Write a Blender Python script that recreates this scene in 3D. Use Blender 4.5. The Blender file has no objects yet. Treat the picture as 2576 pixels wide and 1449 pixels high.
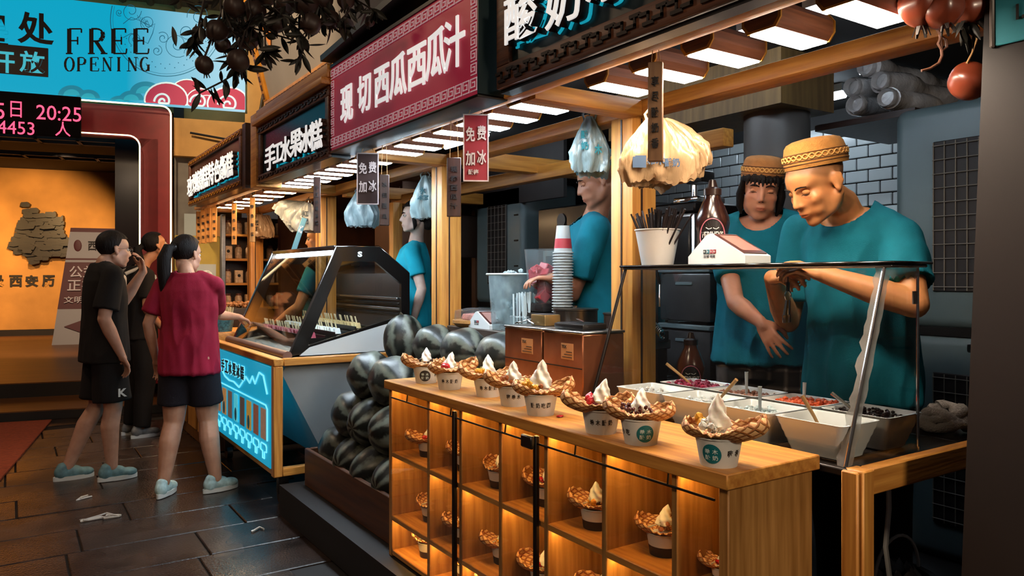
import bpy, bmesh, math, random
import numpy as np
from mathutils import Vector, Matrix, noise, Euler
from math import sin, cos, pi, radians as R
random.seed(7)
S = bpy.context.scene
C = S.collection
# ---------------------------------------------------------------- camera, world, exposure
FPX, CZ = 1900.0, 1.38
TH = math.atan(1262/1900)
cam_d = bpy.data.cameras.new('camera'); cam = bpy.data.objects.new('camera', cam_d); C.objects.link(cam)
cam_d.sensor_width = 36; cam_d.lens = 36*FPX/2576; cam_d.shift_y = -29.5/2576; cam_d.clip_start = .05
cam.location = (0, 0, CZ); cam.rotation_euler = (pi/2, 0, -TH)
S.camera = cam
W = bpy.data.worlds.new('night'); S.world = W; W.use_nodes = True
W.node_tree.nodes['Background'].inputs[0].default_value = (.050, .041, .037, 1)
W.node_tree.nodes['Background'].inputs[1].default_value = 0.6
S.view_settings.view_transform = 'Standard'; S.view_settings.look = 'None'
S.view_settings.gamma = 1; S.view_settings.use_curve_mapping = False; S.view_settings.exposure = 0.68
S.cycles.max_bounces = 4; S.cycles.transparent_max_bounces = 10; S.cycles.diffuse_bounces = 2; S.cycles.glossy_bounces = 2; S.cycles.transmission_bounces = 3
S.cycles.use_adaptive_sampling = True; S.cycles.adaptive_threshold = .06
S.cycles.sample_clamp_indirect = 4.0; S.cycles.caustics_reflective = False; S.cycles.caustics_refractive = False
def soft_light(name, loc, rot, size, power, col):
    d = bpy.data.lights.new(name, 'AREA'); d.shape = 'DISK'; d.size = size; d.energy = power; d.color = col
    o = bpy.data.objects.new(name, d); C.objects.link(o); o.location = loc; o.rotation_euler = rot; return o
def spot_light(name, loc, target, power, col, ang=60, blend=.6, rad=.08):
    d = bpy.data.lights.new(name, 'SPOT'); d.energy = power; d.color = col; d.spot_size = R(ang); d.spot_blend = blend; d.shadow_soft_size = rad
    o = bpy.data.objects.new(name, d); C.objects.link(o); o.location = loc
    o.rotation_euler = (Vector(target)-Vector(loc)).to_track_quat('-Z', 'Y').to_euler(); return o
# soft fill added over the customers' side; the last stands for neighbouring stalls' lamps
soft_light('lane_fill', (-1.6, 1.0, 3.6), (0, R(-25), 0), .7, 24, (1, .72, .48))
soft_light('lane_fill', (-1.2, 6.2, 4.2), (0, R(-12), 0), .6, 26, (1, .70, .45))
soft_light('lane_fill', (1.15, -1.9, 2.5), (R(58), R(-6), 0), .5, 26, (1, .80, .58))
# spotlights of the hall behind the neon gate
spot_light('hall_spot', (.35, 14.3, 2.95), (.25, 17.2, 1.75), 330, (1, .60, .24), 78)
spot_light('hall_spot', (-1.6, 14.6, 2.95), (-1.4, 17.4, 1.6), 220, (1, .60, .24), 78)
spot_light('hall_spot', (.5, 11.0, 2.9), (1.1, 14.3, .7), 330, (1, .70, .45), 70)
# warm floodlight on the old house over the far stalls
spot_light('house_floodlight', (-.4, 4.4, 4.9), (2.3, 6.6, 3.3), 700, (1, .74, .44), 62)
# ---------------------------------------------------------------- projection bookkeeping: photograph pixel -> place in the market
FW = Vector((sin(TH), cos(TH), 0)); RT = Vector((cos(TH), -sin(TH), 0))
def ray(px, py): return FW + RT*((px-1288)/FPX) + Vector((0, 0, -(py-695)/FPX))
def onx(px, py, x): d = ray(px, py); return Vector((0, 0, CZ)) + d*(x/d.x)
def ony(px, py, y): d = ray(px, py); return Vector((0, 0, CZ)) + d*(y/d.y)
def onz(px, py, z): d = ray(px, py); return Vector((0, 0, CZ)) + d*((z-CZ)/d.z)
def ond(px, py, dep): return Vector((0, 0, CZ)) + ray(px, py)*dep
# ---------------------------------------------------------------- materials
def lin(h):
    if not isinstance(h, str): return tuple(h)[:3]
    h = h.lstrip('#'); v = [int(h[i:i+2], 16)/255 for i in (0, 2, 4)]
    return tuple(c/12.92 if c <= .04045 else ((c+.055)/1.055)**2.4 for c in v)
MATS = {}
def nodes_of(name):
    m = bpy.data.materials.new(name); m.use_nodes = True
    nt = m.node_tree; b = nt.nodes['Principled BSDF']; return m, nt, b
def mat(name, col, rough=.55, metal=0, spec=.5, var=0, vscale=8, bump=0, bscale=60, emit=None, estr=0, sss=0, trans=0, coat=0, alpha=1, aniso=(1, 1, 1)):
    if name in MATS: return MATS[name]
    m, nt, b = nodes_of(name); c = lin(col)
    b.inputs['Base Color'].default_value = (*c, 1); b.inputs['Roughness'].default_value = rough
    b.inputs['Metallic'].default_value = metal; b.inputs['Specular IOR Level'].default_value = spec
    if coat: b.inputs['Coat Weight'].default_value = coat; b.inputs['Coat Roughness'].default_value = .15
    if sss: b.inputs['Subsurface Weight'].default_value = sss; b.inputs['Subsurface Radius'].default_value = (.012, .005, .003); b.inputs['Subsurface Scale'].default_value = 1
    if trans: b.inputs['Transmission Weight'].default_value = trans
    if alpha < 1: b.inputs['Alpha'].default_value = alpha
    if emit: b.inputs['Emission Color'].default_value = (*lin(emit), 1); b.inputs['Emission Strength'].default_value = estr
    if var or bump:
        tc = nt.nodes.new('ShaderNodeTexCoord'); mp = nt.nodes.new('ShaderNodeMapping'); mp.inputs['Scale'].default_value = aniso
        nt.links.new(tc.outputs['Object'], mp.inputs[0])
    if var:
        n = nt.nodes.new('ShaderNodeTexNoise'); n.inputs['Scale'].default_value = vscale; n.inputs['Detail'].default_value = 6
        nt.links.new(mp.outputs[0], n.inputs['Vector'])
        r = nt.nodes.new('ShaderNodeValToRGB'); r.color_ramp.elements[0].position = .3; r.color_ramp.elements[1].position = .7
        r.color_ramp.elements[0].color = (*[x*(1-var) for x in c], 1); r.color_ramp.elements[1].color = (*[min(1, x*(1+var)) for x in c], 1)
        nt.links.new(n.outputs[0], r.inputs[0]); nt.links.new(r.outputs[0], b.inputs['Base Color'])
    if bump:
        n = nt.nodes.new('ShaderNodeTexNoise'); n.inputs['Scale'].default_value = bscale; n.inputs['Detail'].default_value = 4
        nt.links.new(mp.outputs[0], n.inputs['Vector'])
        bp = nt.nodes.new('ShaderNodeBump'); bp.inputs['Strength'].default_value = bump; bp.inputs['Distance'].default_value = .01
        nt.links.new(n.outputs[0], bp.inputs['Height']); nt.links.new(bp.outputs[0], b.inputs['Normal'])
    MATS[name] = m; return m
def wood(name, c1, c2, axis='y', scale=14, rough=.45, coat=0):
    if name in MATS: return MATS[name]
    m, nt, b = nodes_of(name); N = nt.nodes.new; L = nt.links.new
    tc = N('ShaderNodeTexCoord'); mp = N('ShaderNodeMapping')
    s = [1, 1, 1]; s['xyz'.index(axis)] = .06; mp.inputs['Scale'].default_value = s
    oi = N('ShaderNodeObjectInfo'); ad = N('ShaderNodeVectorMath'); ad.operation = 'ADD'
    sc = N('ShaderNodeMath'); sc.operation = 'MULTIPLY'; sc.inputs[1].default_value = 7; L(oi.outputs['Random'], sc.inputs[0])
    L(tc.outputs['Object'], ad.inputs[0]); L(sc.outputs[0], ad.inputs[1]); L(ad.outputs[0], mp.inputs[0])
    w = N('ShaderNodeTexNoise'); w.inputs['Scale'].default_value = scale; w.inputs['Detail'].default_value = 3; w.inputs['Distortion'].default_value = 1.2
    L(mp.outputs[0], w.inputs['Vector'])
    wv = N('ShaderNodeTexWave'); wv.wave_type = 'BANDS'; wv.bands_direction = 'DIAGONAL'; wv.inputs['Scale'].default_value = scale*1.3; wv.inputs['Distortion'].default_value = 9; wv.inputs['Detail'].default_value = 3; wv.inputs['Detail Scale'].default_value = .6
    L(mp.outputs[0], wv.inputs['Vector'])
    f = N('ShaderNodeTexNoise'); f.inputs['Scale'].default_value = scale*9; f.inputs['Detail'].default_value = 4; L(mp.outputs[0], f.inputs['Vector'])
    mx = N('ShaderNodeMix'); mx.data_type = 'FLOAT'; mx.inputs[0].default_value = .22; L(w.outputs[0], mx.inputs[2]); L(wv.outputs[0], mx.inputs[3])
    m2 = N('ShaderNodeMix'); m2.data_type = 'FLOAT'; m2.inputs[0].default_value = .45; L(mx.outputs[0], m2.inputs[2]); L(f.outputs[0], m2.inputs[3])
    r = N('ShaderNodeValToRGB'); r.color_ramp.elements[0].position = .32; r.color_ramp.elements[1].position = .68
    r.color_ramp.elements[0].color = (*lin(c1), 1); r.color_ramp.elements[1].color = (*lin(c2), 1)
    L(m2.outputs[0], r.inputs[0]); L(r.outputs[0], b.inputs['Base Color'])
    b.inputs['Roughness'].default_value = rough; b.inputs['Coat Weight'].default_value = coat; b.inputs['Coat Roughness'].default_value = .3
    bp = N('ShaderNodeBump'); bp.inputs['Strength'].default_value = .25; bp.inputs['Distance'].default_value = .004; L(m2.outputs[0], bp.inputs['Height']); L(bp.outputs[0], b.inputs['Normal'])
    MATS[name] = m; return m
def glass(name, tint=(1, 1, 1), gloss=.12, rough=.02, haze=0, hcol='#cfd8dc'):
    if name in MATS: return MATS[name]
    m = bpy.data.materials.new(name); m.use_nodes = True; nt = m.node_tree; nt.nodes.clear(); N = nt.nodes.new; L = nt.links.new
    o = N('ShaderNodeOutputMaterial'); t = N('ShaderNodeBsdfTransparent'); t.inputs[0].default_value = (*tint, 1)
    g = N('ShaderNodeBsdfGlossy'); g.inputs['Roughness'].default_value = rough
    fr = N('ShaderNodeLayerWeight'); fr.inputs[0].default_value = .5; pw = N('ShaderNodeMath'); pw.operation = 'POWER'; pw.inputs[1].default_value = 4; L(fr.outputs['Facing'], pw.inputs[0])
    mu = N('ShaderNodeMath'); mu.operation = 'MULTIPLY_ADD'; mu.inputs[1].default_value = .8; mu.inputs[2].default_value = .02+gloss*.12; mu.use_clamp = True
    L(pw.outputs[0], mu.inputs[0]); mx = N('ShaderNodeMixShader'); L(mu.outputs[0], mx.inputs[0]); L(t.outputs[0], mx.inputs[1]); L(g.outputs[0], mx.inputs[2])
    out = mx.outputs[0]
    if haze:
        d = N('ShaderNodeBsdfDiffuse'); d.inputs[0].default_value = (*lin(hcol), 1); tl = N('ShaderNodeBsdfTranslucent'); tl.inputs[0].default_value = (*lin(hcol), 1)
        md = N('ShaderNodeMixShader'); L(d.outputs[0], md.inputs[1]); L(tl.outputs[0], md.inputs[2])
        tc = N('ShaderNodeTexCoord'); n = N('ShaderNodeTexNoise'); n.inputs['Scale'].default_value = 9; n.inputs['Detail'].default_value = 8; L(tc.outputs['Object'], n.inputs['Vector'])
        mm = N('ShaderNodeMath'); mm.operation = 'MULTIPLY'; mm.inputs[1].default_value = haze*2; L(n.outputs[0], mm.inputs[0])
        m3 = N('ShaderNodeMixShader'); L(mm.outputs[0], m3.inputs[0]); L(out, m3.inputs[1]); L(md.outputs[0], m3.inputs[2]); out = m3.outputs[0]
    L(out, o.inputs[0]); MATS[name] = m; return m
def glow(name, col, s):
    if name in MATS: return MATS[name]
    m = bpy.data.materials.new(name); m.use_nodes = True; nt = m.node_tree; nt.nodes.clear()
    o = nt.nodes.new('ShaderNodeOutputMaterial'); e = nt.nodes.new('ShaderNodeEmission'); e.inputs[0].default_value = (*lin(col), 1); e.inputs[1].default_value = s
    nt.links.new(e.outputs[0], o.inputs[0]); MATS[name] = m; return m
# ---------------------------------------------------------------- mesh building
class MB:
    def __init__(s): s.v = []; s.f = []; s.m = []; s.cm = 0
    def _add(s, vs, fs):
        o = len(s.v); s.v += [tuple(p) for p in vs]; s.f += [tuple(i+o for i in q) for q in fs]; s.m += [s.cm]*len(fs); return s
    def slot(s, i): s.cm = i; return s
    def box(s, a, b, M=None):
        x0, y0, z0 = a; x1, y1, z1 = b
        vs = [(x0,y0,z0),(x1,y0,z0),(x1,y1,z0),(x0,y1,z0),(x0,y0,z1),(x1,y0,z1),(x1,y1,z1),(x0,y1,z1)]
        if M: vs = [M @ Vector(p) for p in vs]
        return s._add(vs, [(3,2,1,0),(4,5,6,7),(0,1,5,4),(1,2,6,5),(2,3,7,6),(3,0,4,7)])
    def rbox(s, a, b, r=.01, seg=2, M=None):
        bm = bmesh.new(); bmesh.ops.create_cube(bm, size=1)
        for v in bm.verts: v.co = Vector([(a[i]+b[i])/2 + v.co[i]*(b[i]-a[i]) for i in range(3)])
        bmesh.ops.bevel(bm, geom=bm.edges[:], offset=r, segments=seg, affect='EDGES', profile=.5)
        return s.bm(bm, M)
    def bm(s, bm, M=None):
        bm.verts.index_update(); vs = [(M @ v.co) if M else v.co.copy() for v in bm.verts]; fs = [[v.index for v in f.verts] for f in bm.faces]; bm.free(); return s._add(vs, fs)
    def frus(s, p0, r0, p1, r1, n=16, caps=True, ex=None):   # tapered tube between two points; ex=(u scale,v scale)
        p0 = Vector(p0); p1 = Vector(p1); d = (p1-p0).normalized()
        u = d.orthogonal().normalized() if abs(d.z) < .9 else Vector((1, 0, 0)) - d*d.x; u.normalize(); w = d.cross(u)
        e = ex or (1, 1); vs = []
        for p, r in ((p0, r0), (p1, r1)):
            for i in range(n): a = 2*pi*i/n; vs.append(p + u*(r*e[0]*cos(a)) + w*(r*e[1]*sin(a)))
        fs = [(i, (i+1) % n, n+(i+1) % n, n+i) for i in range(n)]
        if caps: fs += [tuple(range(n-1, -1, -1)), tuple(range(n, 2*n))]
        return s._add(vs, fs)
    def tube(s, pts, r, n=8, caps=True, closed=False):
        pts = [Vector(p) for p in pts]; k = len(pts); rr = r if hasattr(r, '__len__') else [r]*k; vs = []; prev = None
        for i, p in enumerate(pts):
            a = pts[(i-1) % k] if (closed or i > 0) else p; b = pts[(i+1) % k] if (closed or i < k-1) else p
            d = (b-a).normalized() if (b-a).length > 1e-9 else Vector((0, 0, 1))
            u = (prev - d*prev.dot(d)) if prev is not None else d.orthogonal()
            if u.length < 1e-6: u = d.orthogonal()
            u.normalize(); prev = u; w = d.cross(u)
            for j in range(n): t = 2*pi*j/n; vs.append(p + (u*cos(t) + w*sin(t))*rr[i])
        fs = []
        for i in range(k if closed else k-1):
            for j in range(n): a = i*n+j; b = i*n+(j+1) % n; c = ((i+1) % k)*n; fs.append((a, b, c+(j+1) % n, c+j))
        if caps and not closed: fs += [tuple(range(n-1, -1, -1)), tuple(range((k-1)*n, k*n))]
        return s._add(vs, fs)
    def lathe(s, prof, n=24, M=None, cap=True):
        vs = []; k = len(prof)
        for (r, z) in prof:
            for j in range(n): a = 2*pi*j/n; vs.append(Vector((r*cos(a), r*sin(a), z)))
        if M: vs = [M @ p for p in vs]
        fs = [(i*n+j, i*n+(j+1) % n, (i+1)*n+(j+1) % n, (i+1)*n+j) for i in range(k-1) for j in range(n)]
        if cap: fs += [tuple(range(n-1, -1, -1)), tuple(range((k-1)*n, k*n))]
        return s._add(vs, fs)
    def ell(s, c, r, n=12, m=8, M=None):
        r = r if hasattr(r, '__len__') else (r, r, r); vs = []; c = Vector(c)
        for i in range(m+1):
            t = pi*i/m
            for j in range(n): a = 2*pi*j/n; vs.append(Vector((r[0]*sin(t)*cos(a), r[1]*sin(t)*sin(a), -r[2]*cos(t))))
        vs = [((M @ p) if M else p) + c for p in vs]
        fs = [(i*n+j, i*n+(j+1) % n, (i+1)*n+(j+1) % n, (i+1)*n+j) for i in range(m) for j in range(n)]
        return s._add(vs, fs)
    def prism(s, poly, a, b, ax='y', M=None):   # polygon in the other two axes, extruded along ax from a to b
        k = len(poly)
        def P(p, t): return {'y': (p[0], t, p[1]), 'x': (t, p[0], p[1]), 'z': (p[0], p[1], t)}[ax]
        vs = [Vector(P(p, a)) for p in poly] + [Vector(P(p, b)) for p in poly]
        if M: vs = [M @ p for p in vs]
        fs = [(i, (i+1) % k, k+(i+1) % k, k+i) for i in range(k)] + [tuple(range(k-1, -1, -1)), tuple(range(k, 2*k))]
        return s._add(vs, fs)
    def quad(s, a, b, c, d): return s._add([a, b, c, d], [(0, 1, 2, 3)])
    def slab(s, a, b, c, d, t):   # quad thickened by t along its normal
        a, b, c, d = map(Vector, (a, b, c, d)); n = (b-a).cross(d-a).normalized()*t
        return s._add([a, b, c, d, a+n, b+n, c+n, d+n], [(3,2,1,0),(4,5,6,7),(0,1,5,4),(1,2,6,5),(2,3,7,6),(3,0,4,7)])
    def surf(s, fn, nu, nv, closed_u=False):
        vs = [fn(i/(nu if closed_u else nu-1), j/(nv-1)) for j in range(nv) for i in range(nu)]
        fs = [(j*nu+i, j*nu+(i+1) % nu, (j+1)*nu+(i+1) % nu, (j+1)*nu+i) for j in range(nv-1) for i in range(nu if closed_u else nu-1)]
        return s._add(vs, fs)
    def mesh(s, name, mats, smooth=40, clean=True):
        me = bpy.data.meshes.new(name); me.from_pydata(s.v, [], s.f)
        for m in (mats if isinstance(mats, (list, tuple)) else [mats]): me.materials.append(m)
        if s.m and max(s.m): me.polygons.foreach_set('material_index', s.m)
        if clean:
            bm = bmesh.new(); bm.from_mesh(me); bmesh.ops.remove_doubles(bm, verts=bm.verts, dist=1e-6); bmesh.ops.recalc_face_normals(bm, faces=bm.faces); bm.to_mesh(me); bm.free()
        if smooth: me.shade_smooth(); me.set_sharp_from_angle(angle=R(smooth))
        return me
    def build(s, name, mats, parent=None, smooth=40, loc=None, clean=True, **tags):
        return obj(name, s.mesh(name, mats, smooth, clean), parent, loc, **tags)
def obj(name, me, parent=None, loc=None, rot=None, **tags):
    o = bpy.data.objects.new(name, me); C.objects.link(o)
    if parent: o.parent = parent
    if loc is not None: o.location = loc
    if rot is not None: o.rotation_euler = rot
    for k, v in tags.items():
        if v: o[k] = v
    return o
def thing(name, label, cat, loc=(0, 0, 0), rot=0, group=None, scale=1):
    o = bpy.data.objects.new(name, None); C.objects.link(o); o.location = loc; o.empty_display_size = .1
    o.rotation_euler = rot if hasattr(rot, '__len__') else (0, 0, rot); o.scale = (scale,)*3 if not hasattr(scale, '__len__') else scale
    o['label'] = label; o['category'] = cat
    if group: o['group'] = group
    return o
def struct(o): o['kind'] = 'structure'; return o
def copy_tree(root, loc=None, rot=None, label=None, group=None, scale=None):
    def cp(o, par):
        c = o.copy(); C.objects.link(c); c.parent = par
        for ch in list(o.children): cp(ch, c)
        return c
    r = cp(root, None)
    if loc is not None: r.location = loc
    if rot is not None: r.rotation_euler = rot if hasattr(rot, '__len__') else (0, 0, rot)
    if label: r['label'] = label
    if group: r['group'] = group
    if scale: r.scale = (scale,)*3 if not hasattr(scale, '__len__') else scale
    return r
BENCH = bpy.data.scenes.new('bench')     # empty side scene in which meshes are evaluated quickly
def bench_mesh(o):
    BENCH.collection.objects.link(o)
    with bpy.context.temp_override(scene=BENCH, view_layer=BENCH.view_layers[0]):
        dg = bpy.context.evaluated_depsgraph_get(); return bpy.data.meshes.new_from_object(o.evaluated_get(dg))
def eval_mesh(me, mods, name='m'):
    o = bpy.data.objects.new('tmp_eval', me)
    for typ, kw in mods:
        md = o.modifiers.new(typ, typ)
        for k, v in kw.items(): setattr(md, k, v)
    out = bench_mesh(o)
    bpy.data.objects.remove(o); out.name = name; return out
_TC = {}
def text_mesh(txt, mt, bold=0, depth=.002, mats=None, shear=0):
    key = (txt, str(mt.name), bold, depth, shear)
    if key in _TC: return _TC[key]
    cu = bpy.data.curves.new('txt', 'FONT'); cu.body = txt; cu.size = 1; cu.align_x = 'CENTER'; cu.align_y = 'CENTER'
    cu.offset = bold; cu.extrude = depth; cu.resolution_u = 3; cu.shear = shear
    o = bpy.data.objects.new('txt', cu)
    me = bench_mesh(o)
    bpy.data.objects.remove(o); bpy.data.curves.remove(cu)
    xs = [v.co.x for v in me.vertices]; ys = [v.co.y for v in me.vertices]
    if xs:
        cx, cy = (min(xs)+max(xs))/2, (min(ys)+max(ys))/2
        for v in me.vertices: v.co.x -= cx; v.co.y -= cy
        me['w'] = max(xs)-min(xs); me['h'] = max(ys)-min(ys)
    me.materials.clear(); me.materials.append(mt)
    _TC[key] = me; return me
def lettering(txt, mt, parent, o, ux, uy, w, h, bold=0, depth=.004, name='lettering', shear=0, **tags):
    """text filling a w x h field centred at o; ux, uy: reading and up directions"""
    me = text_mesh(txt, mt, bold, depth/max(h, .01)*.5, shear=shear); ux = Vector(ux).normalized(); uy = Vector(uy).normalized(); uz = ux.cross(uy)
    sx = w/me.get('w', 1); sy = h/me.get('h', 1)
    M = Matrix((ux*sx, uy*sy, uz*h)).transposed().to_4x4(); M.translation = Vector(o)
    ob = bpy.data.objects.new(name, me); C.objects.link(ob); ob.parent = parent; ob.matrix_basis = M
    for k, v in tags.items(): ob[k] = v
    return ob
# shared materials
WOODY = wood('pine_along_row', '#a9692a', '#d99a48', 'y', 12); WOODX = wood('pine_across', '#a9692a', '#d99a48', 'x', 12); WOODZ = wood('pine_upright', '#ad6c2c', '#d99b4a', 'z', 12)
BRWOOD = wood('brown_wood', '#3a2016', '#6b3f26', 'y', 18); DKWOOD = wood('dark_wood', '#241511', '#3c241a', 'y', 18)
PLYX = wood('plywood', '#6b4f2c', '#8a6a3c', 'z', 9, .6)
BLACK = mat('black_plastic', '#15110f', .35); BLKM = mat('black_metal', '#1c1614', .4, .6); DARK = mat('dark_paint', '#221816', .6, var=.3)
STEEL = mat('brushed_steel', '#a8a6a4', .28, 1, var=.12, vscale=14, aniso=(1, 1, 12)); CHROME = mat('chrome', '#d8d8d8', .1, 1); DSTEEL = mat('dull_steel', '#6a6663', .35, 1, var=.2)
WHITE = mat('white_plastic', '#d4dadb', .4); PAPER = mat('paper', '#d8d4cc', .7); WCER = mat('white_ceramic', '#dfe0df', .18, coat=.4)
GLASS = glass('clear_glass', (.97, .985, .98), .12); TEALM = mat('teal_paint', '#0e4a52', .5, var=.15)
WHT = mat('white_letter', '#f2f2ef', .5, emit='#ffffff', estr=.35); TEALG = mat('teal_letter_edge', '#148aa0', .5, emit='#18a0b8', estr=.5)
INK = mat('ink', '#201a18', .7); GOLD = mat('gold_trim', '#b97a26', .4, .3, var=.25)
# ================================================================ SETTING
def wet_stone():
    m, nt, b = nodes_of('wet_stone'); N = nt.nodes.new; L = nt.links.new
    tc = N('ShaderNodeTexCoord'); oi = N('ShaderNodeObjectInfo'); ad = N('ShaderNodeVectorMath'); ad.operation = 'MULTIPLY_ADD'
    L(oi.outputs['Location'], ad.inputs[2]); ad.inputs[1].default_value = (1, 1, 1); L(tc.outputs['Object'], ad.inputs[0])
    n = N('ShaderNodeTexNoise'); n.inputs['Scale'].default_value = 5; n.inputs['Detail'].default_value = 8; L(ad.outputs[0], n.inputs['Vector'])
    n2 = N('ShaderNodeTexNoise'); n2.inputs['Scale'].default_value = 1.3; n2.inputs['Detail'].default_value = 3; L(ad.outputs[0], n2.inputs['Vector'])
    n3 = N('ShaderNodeTexNoise'); n3.inputs['Scale'].default_value = 90; n3.inputs['Detail'].default_value = 5; L(ad.outputs[0], n3.inputs['Vector'])
    r = N('ShaderNodeValToRGB'); r.color_ramp.elements[0].position = .35; r.color_ramp.elements[1].position = .7
    r.color_ramp.elements[0].color = (*lin('#221a17'), 1); r.color_ramp.elements[1].color = (*lin('#3d302a'), 1)
    L(n.outputs[0], r.inputs[0]); L(r.outputs[0], b.inputs['Base Color'])
    mr = N('ShaderNodeMapRange'); mr.inputs[1].default_value = .4; mr.inputs[2].default_value = .65; mr.inputs[3].default_value = .13; mr.inputs[4].default_value = .38
    L(n2.outputs[0], mr.inputs[0]); L(mr.outputs[0], b.inputs['Roughness'])
    bp = N('ShaderNodeBump'); bp.inputs['Strength'].default_value = .35; bp.inputs['Distance'].default_value = .006; L(n3.outputs[0], bp.inputs['Height'])
    L(bp.outputs[0], b.inputs['Normal']); return m
STONE = wet_stone(); JOINT = mat('joint_mud', '#120d0b', .7)
floor = struct(MB().box((-9, -2, -.06), (5, 18, -.012)).build('floor', JOINT, smooth=0))
sl = MB().rbox((-.396, -.196, -.04), (.396, .196, 0), .004, 1).mesh('paving_slab', STONE, 30)
sl2 = MB().rbox((-.296, -.196, -.04), (.296, .196, 0), .004, 1).mesh('paving_slab', STONE, 30)
for j in range(16):
    y = 1.75 + j*.4; off = (.27, .0, .53)[j % 3]; x = 1.9-off
    i = 0
    while x > -3.3:
        wd = .8 if (i*7+j*3) % 5 else .6
        if (x-wd/2 < 1.3 or y > 4.4) and x - wd/2 > -.42*y-1.6:
            o = obj('paving_slab', sl if wd == .8 else sl2, floor, (x-wd/2, y, random.uniform(-.003, .001)), (random.uniform(-.004, .004), random.uniform(-.004, .004), 0))
        x -= wd; i += 1
rest = MB()
rest.box((-9, -2, -.05), (1.9, 1.54, -.003)); rest.box((-9, 8.16, -.05), (5, 18, -.003)); rest.build('paving_far', STONE, floor, 0)
plat = struct(MB().box((1.30, -1, 0), (4.4, 4.40, .17)).box((2.28, 4.40, 0), (4.4, 9.5, .17)).build('step_stall_platform', mat('platform_black', '#120d0c', .7), smooth=0))
# ---- back of the stalls: wall with white tiles
wb = struct(MB().box((4.30, -1, 0), (4.5, 10, 2.6)).build('wall_back', mat('grout', '#2b2a2a', .8), smooth=0))
TILE = mat('tile_glaze', '#cdd6d8', .15, coat=.5)
tm = MB().rbox((-.012, -.072, -.034), (0, .072, .034), .004, 1).mesh('tile', TILE, 30)
for r_ in range(15):
    z = 1.24 + r_*.0745
    for k in range(30):
        y = 1.62 + k*.15 + (.075 if r_ % 2 else 0)
        if 1.62 < y < 4.6: obj('tile', tm, wb, (4.300, y, z))
struct(MB().box((1.5, -1, 2.42), (4.5, 8.0, 2.5)).build('ceiling', mat('dark_ceiling', '#1b1614', .8), smooth=0))  # one even dark brown
struct(MB().box((2.35, 7.9, .0), (4.4, 8.0, 2.42)).build('wall_far_end', mat('far_end_wall', '#59321c', .7, var=.2), smooth=0))
# partition boards between the stalls (brown wall behind the ice-pop seller)
struct(MB().box((3.35, 5.62, .17), (4.3, 5.68, 2.42)).build('wall_partition', mat('brown_partition', '#5a3721', .65, var=.2, vscale=3), smooth=0))
struct(MB().box((3.02, 5.7, .17), (3.08, 7.0, 2.42)).build('wall_stall_lining', mat('brown_lining', '#61402b', .5, var=.15, vscale=2), smooth=0))
# wooden bulkhead over the column
struct(MB().box((2.9, 2.17, 2.165), (3.30, 3.35, 2.42)).build('trim_bulkhead', PLYX, smooth=0))
struct(MB().box((3.34, 1.80, 2.10), (4.0, 2.30, 2.13)).build('trim_high_shelf', DKWOOD, smooth=0))
struct(MB().lathe([(.155, .17), (.155, 2.165)], 32, Matrix.Translation((3.12, 2.36, 0))).build('column', mat('grey_column', '#66605c', .45, var=.1, vscale=4)))
wr = struct(MB().box((4.02, -.6, 1.9), (4.06, 1.84, 2.42)).build('wall_upper_panels', PLYX, smooth=0))
for y in (1.72, 1.42, 1.1): MB().box((4.0, y-.008, 1.92), (4.02, y+.008, 2.42)).build('batten', mat('pale_batten', '#9a8f80', .6), wr, 0)
struct(MB().box((3.3, 4.3, 1.95), (3.33, 5.6, 2.42)).build('trim_dark_fascia', mat('dark_fascia', '#2a2322', .6, var=.2), smooth=0))
# ---------------------------------------------------------------- timber frame of the stalls
def beam(name, a, b, m): return struct(MB().rbox(a, b, .006, 2).build(name, m))
beam('beam', (1.446, .2, 2.004), (1.505, 7.6, 2.04), WOODY)
beam('beam', (2.0, .2, 2.0), (2.10, 7.9, 2.055), WOODY)
for y in (2.16, 3.70, 5.40, 7.5): beam('beam', (1.50, y-.045, 1.99), (2.0, y+.045, 2.05), WOODX)
beam('beam', (2.55, 2.2, 1.94), (2.62, 5.6, 2.02), WOODY)
for y in (3.62, 5.45): beam('beam', (2.1, y-.05, 1.98), (3.3, y+.05, 2.07), WOODX)
for (x, y) in ((2.05, 2.22), (2.05, 3.757), (2.05, 5.71), (2.05, 7.75)):
    p = struct(MB().rbox((x-.063, y-.063, .17 if y < 4.4 else 0), (x+.063, y+.063, 2.0), .006, 2).build('pillar', WOODZ))
    p['label'] = 'square pine post holding the stall beams'
    MB().box((x-.066, y-.006, .2), (x-.062, y+.002, 1.99)).box((x-.02, y-.066, .2), (x-.012, y-.062, 1.99)).build('groove', DKWOOD, p, 0)
struct(MB().rbox((2.45, 5.34, 0), (2.53, 5.42, 1.95), .006).build('pillar', WOODZ))
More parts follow.
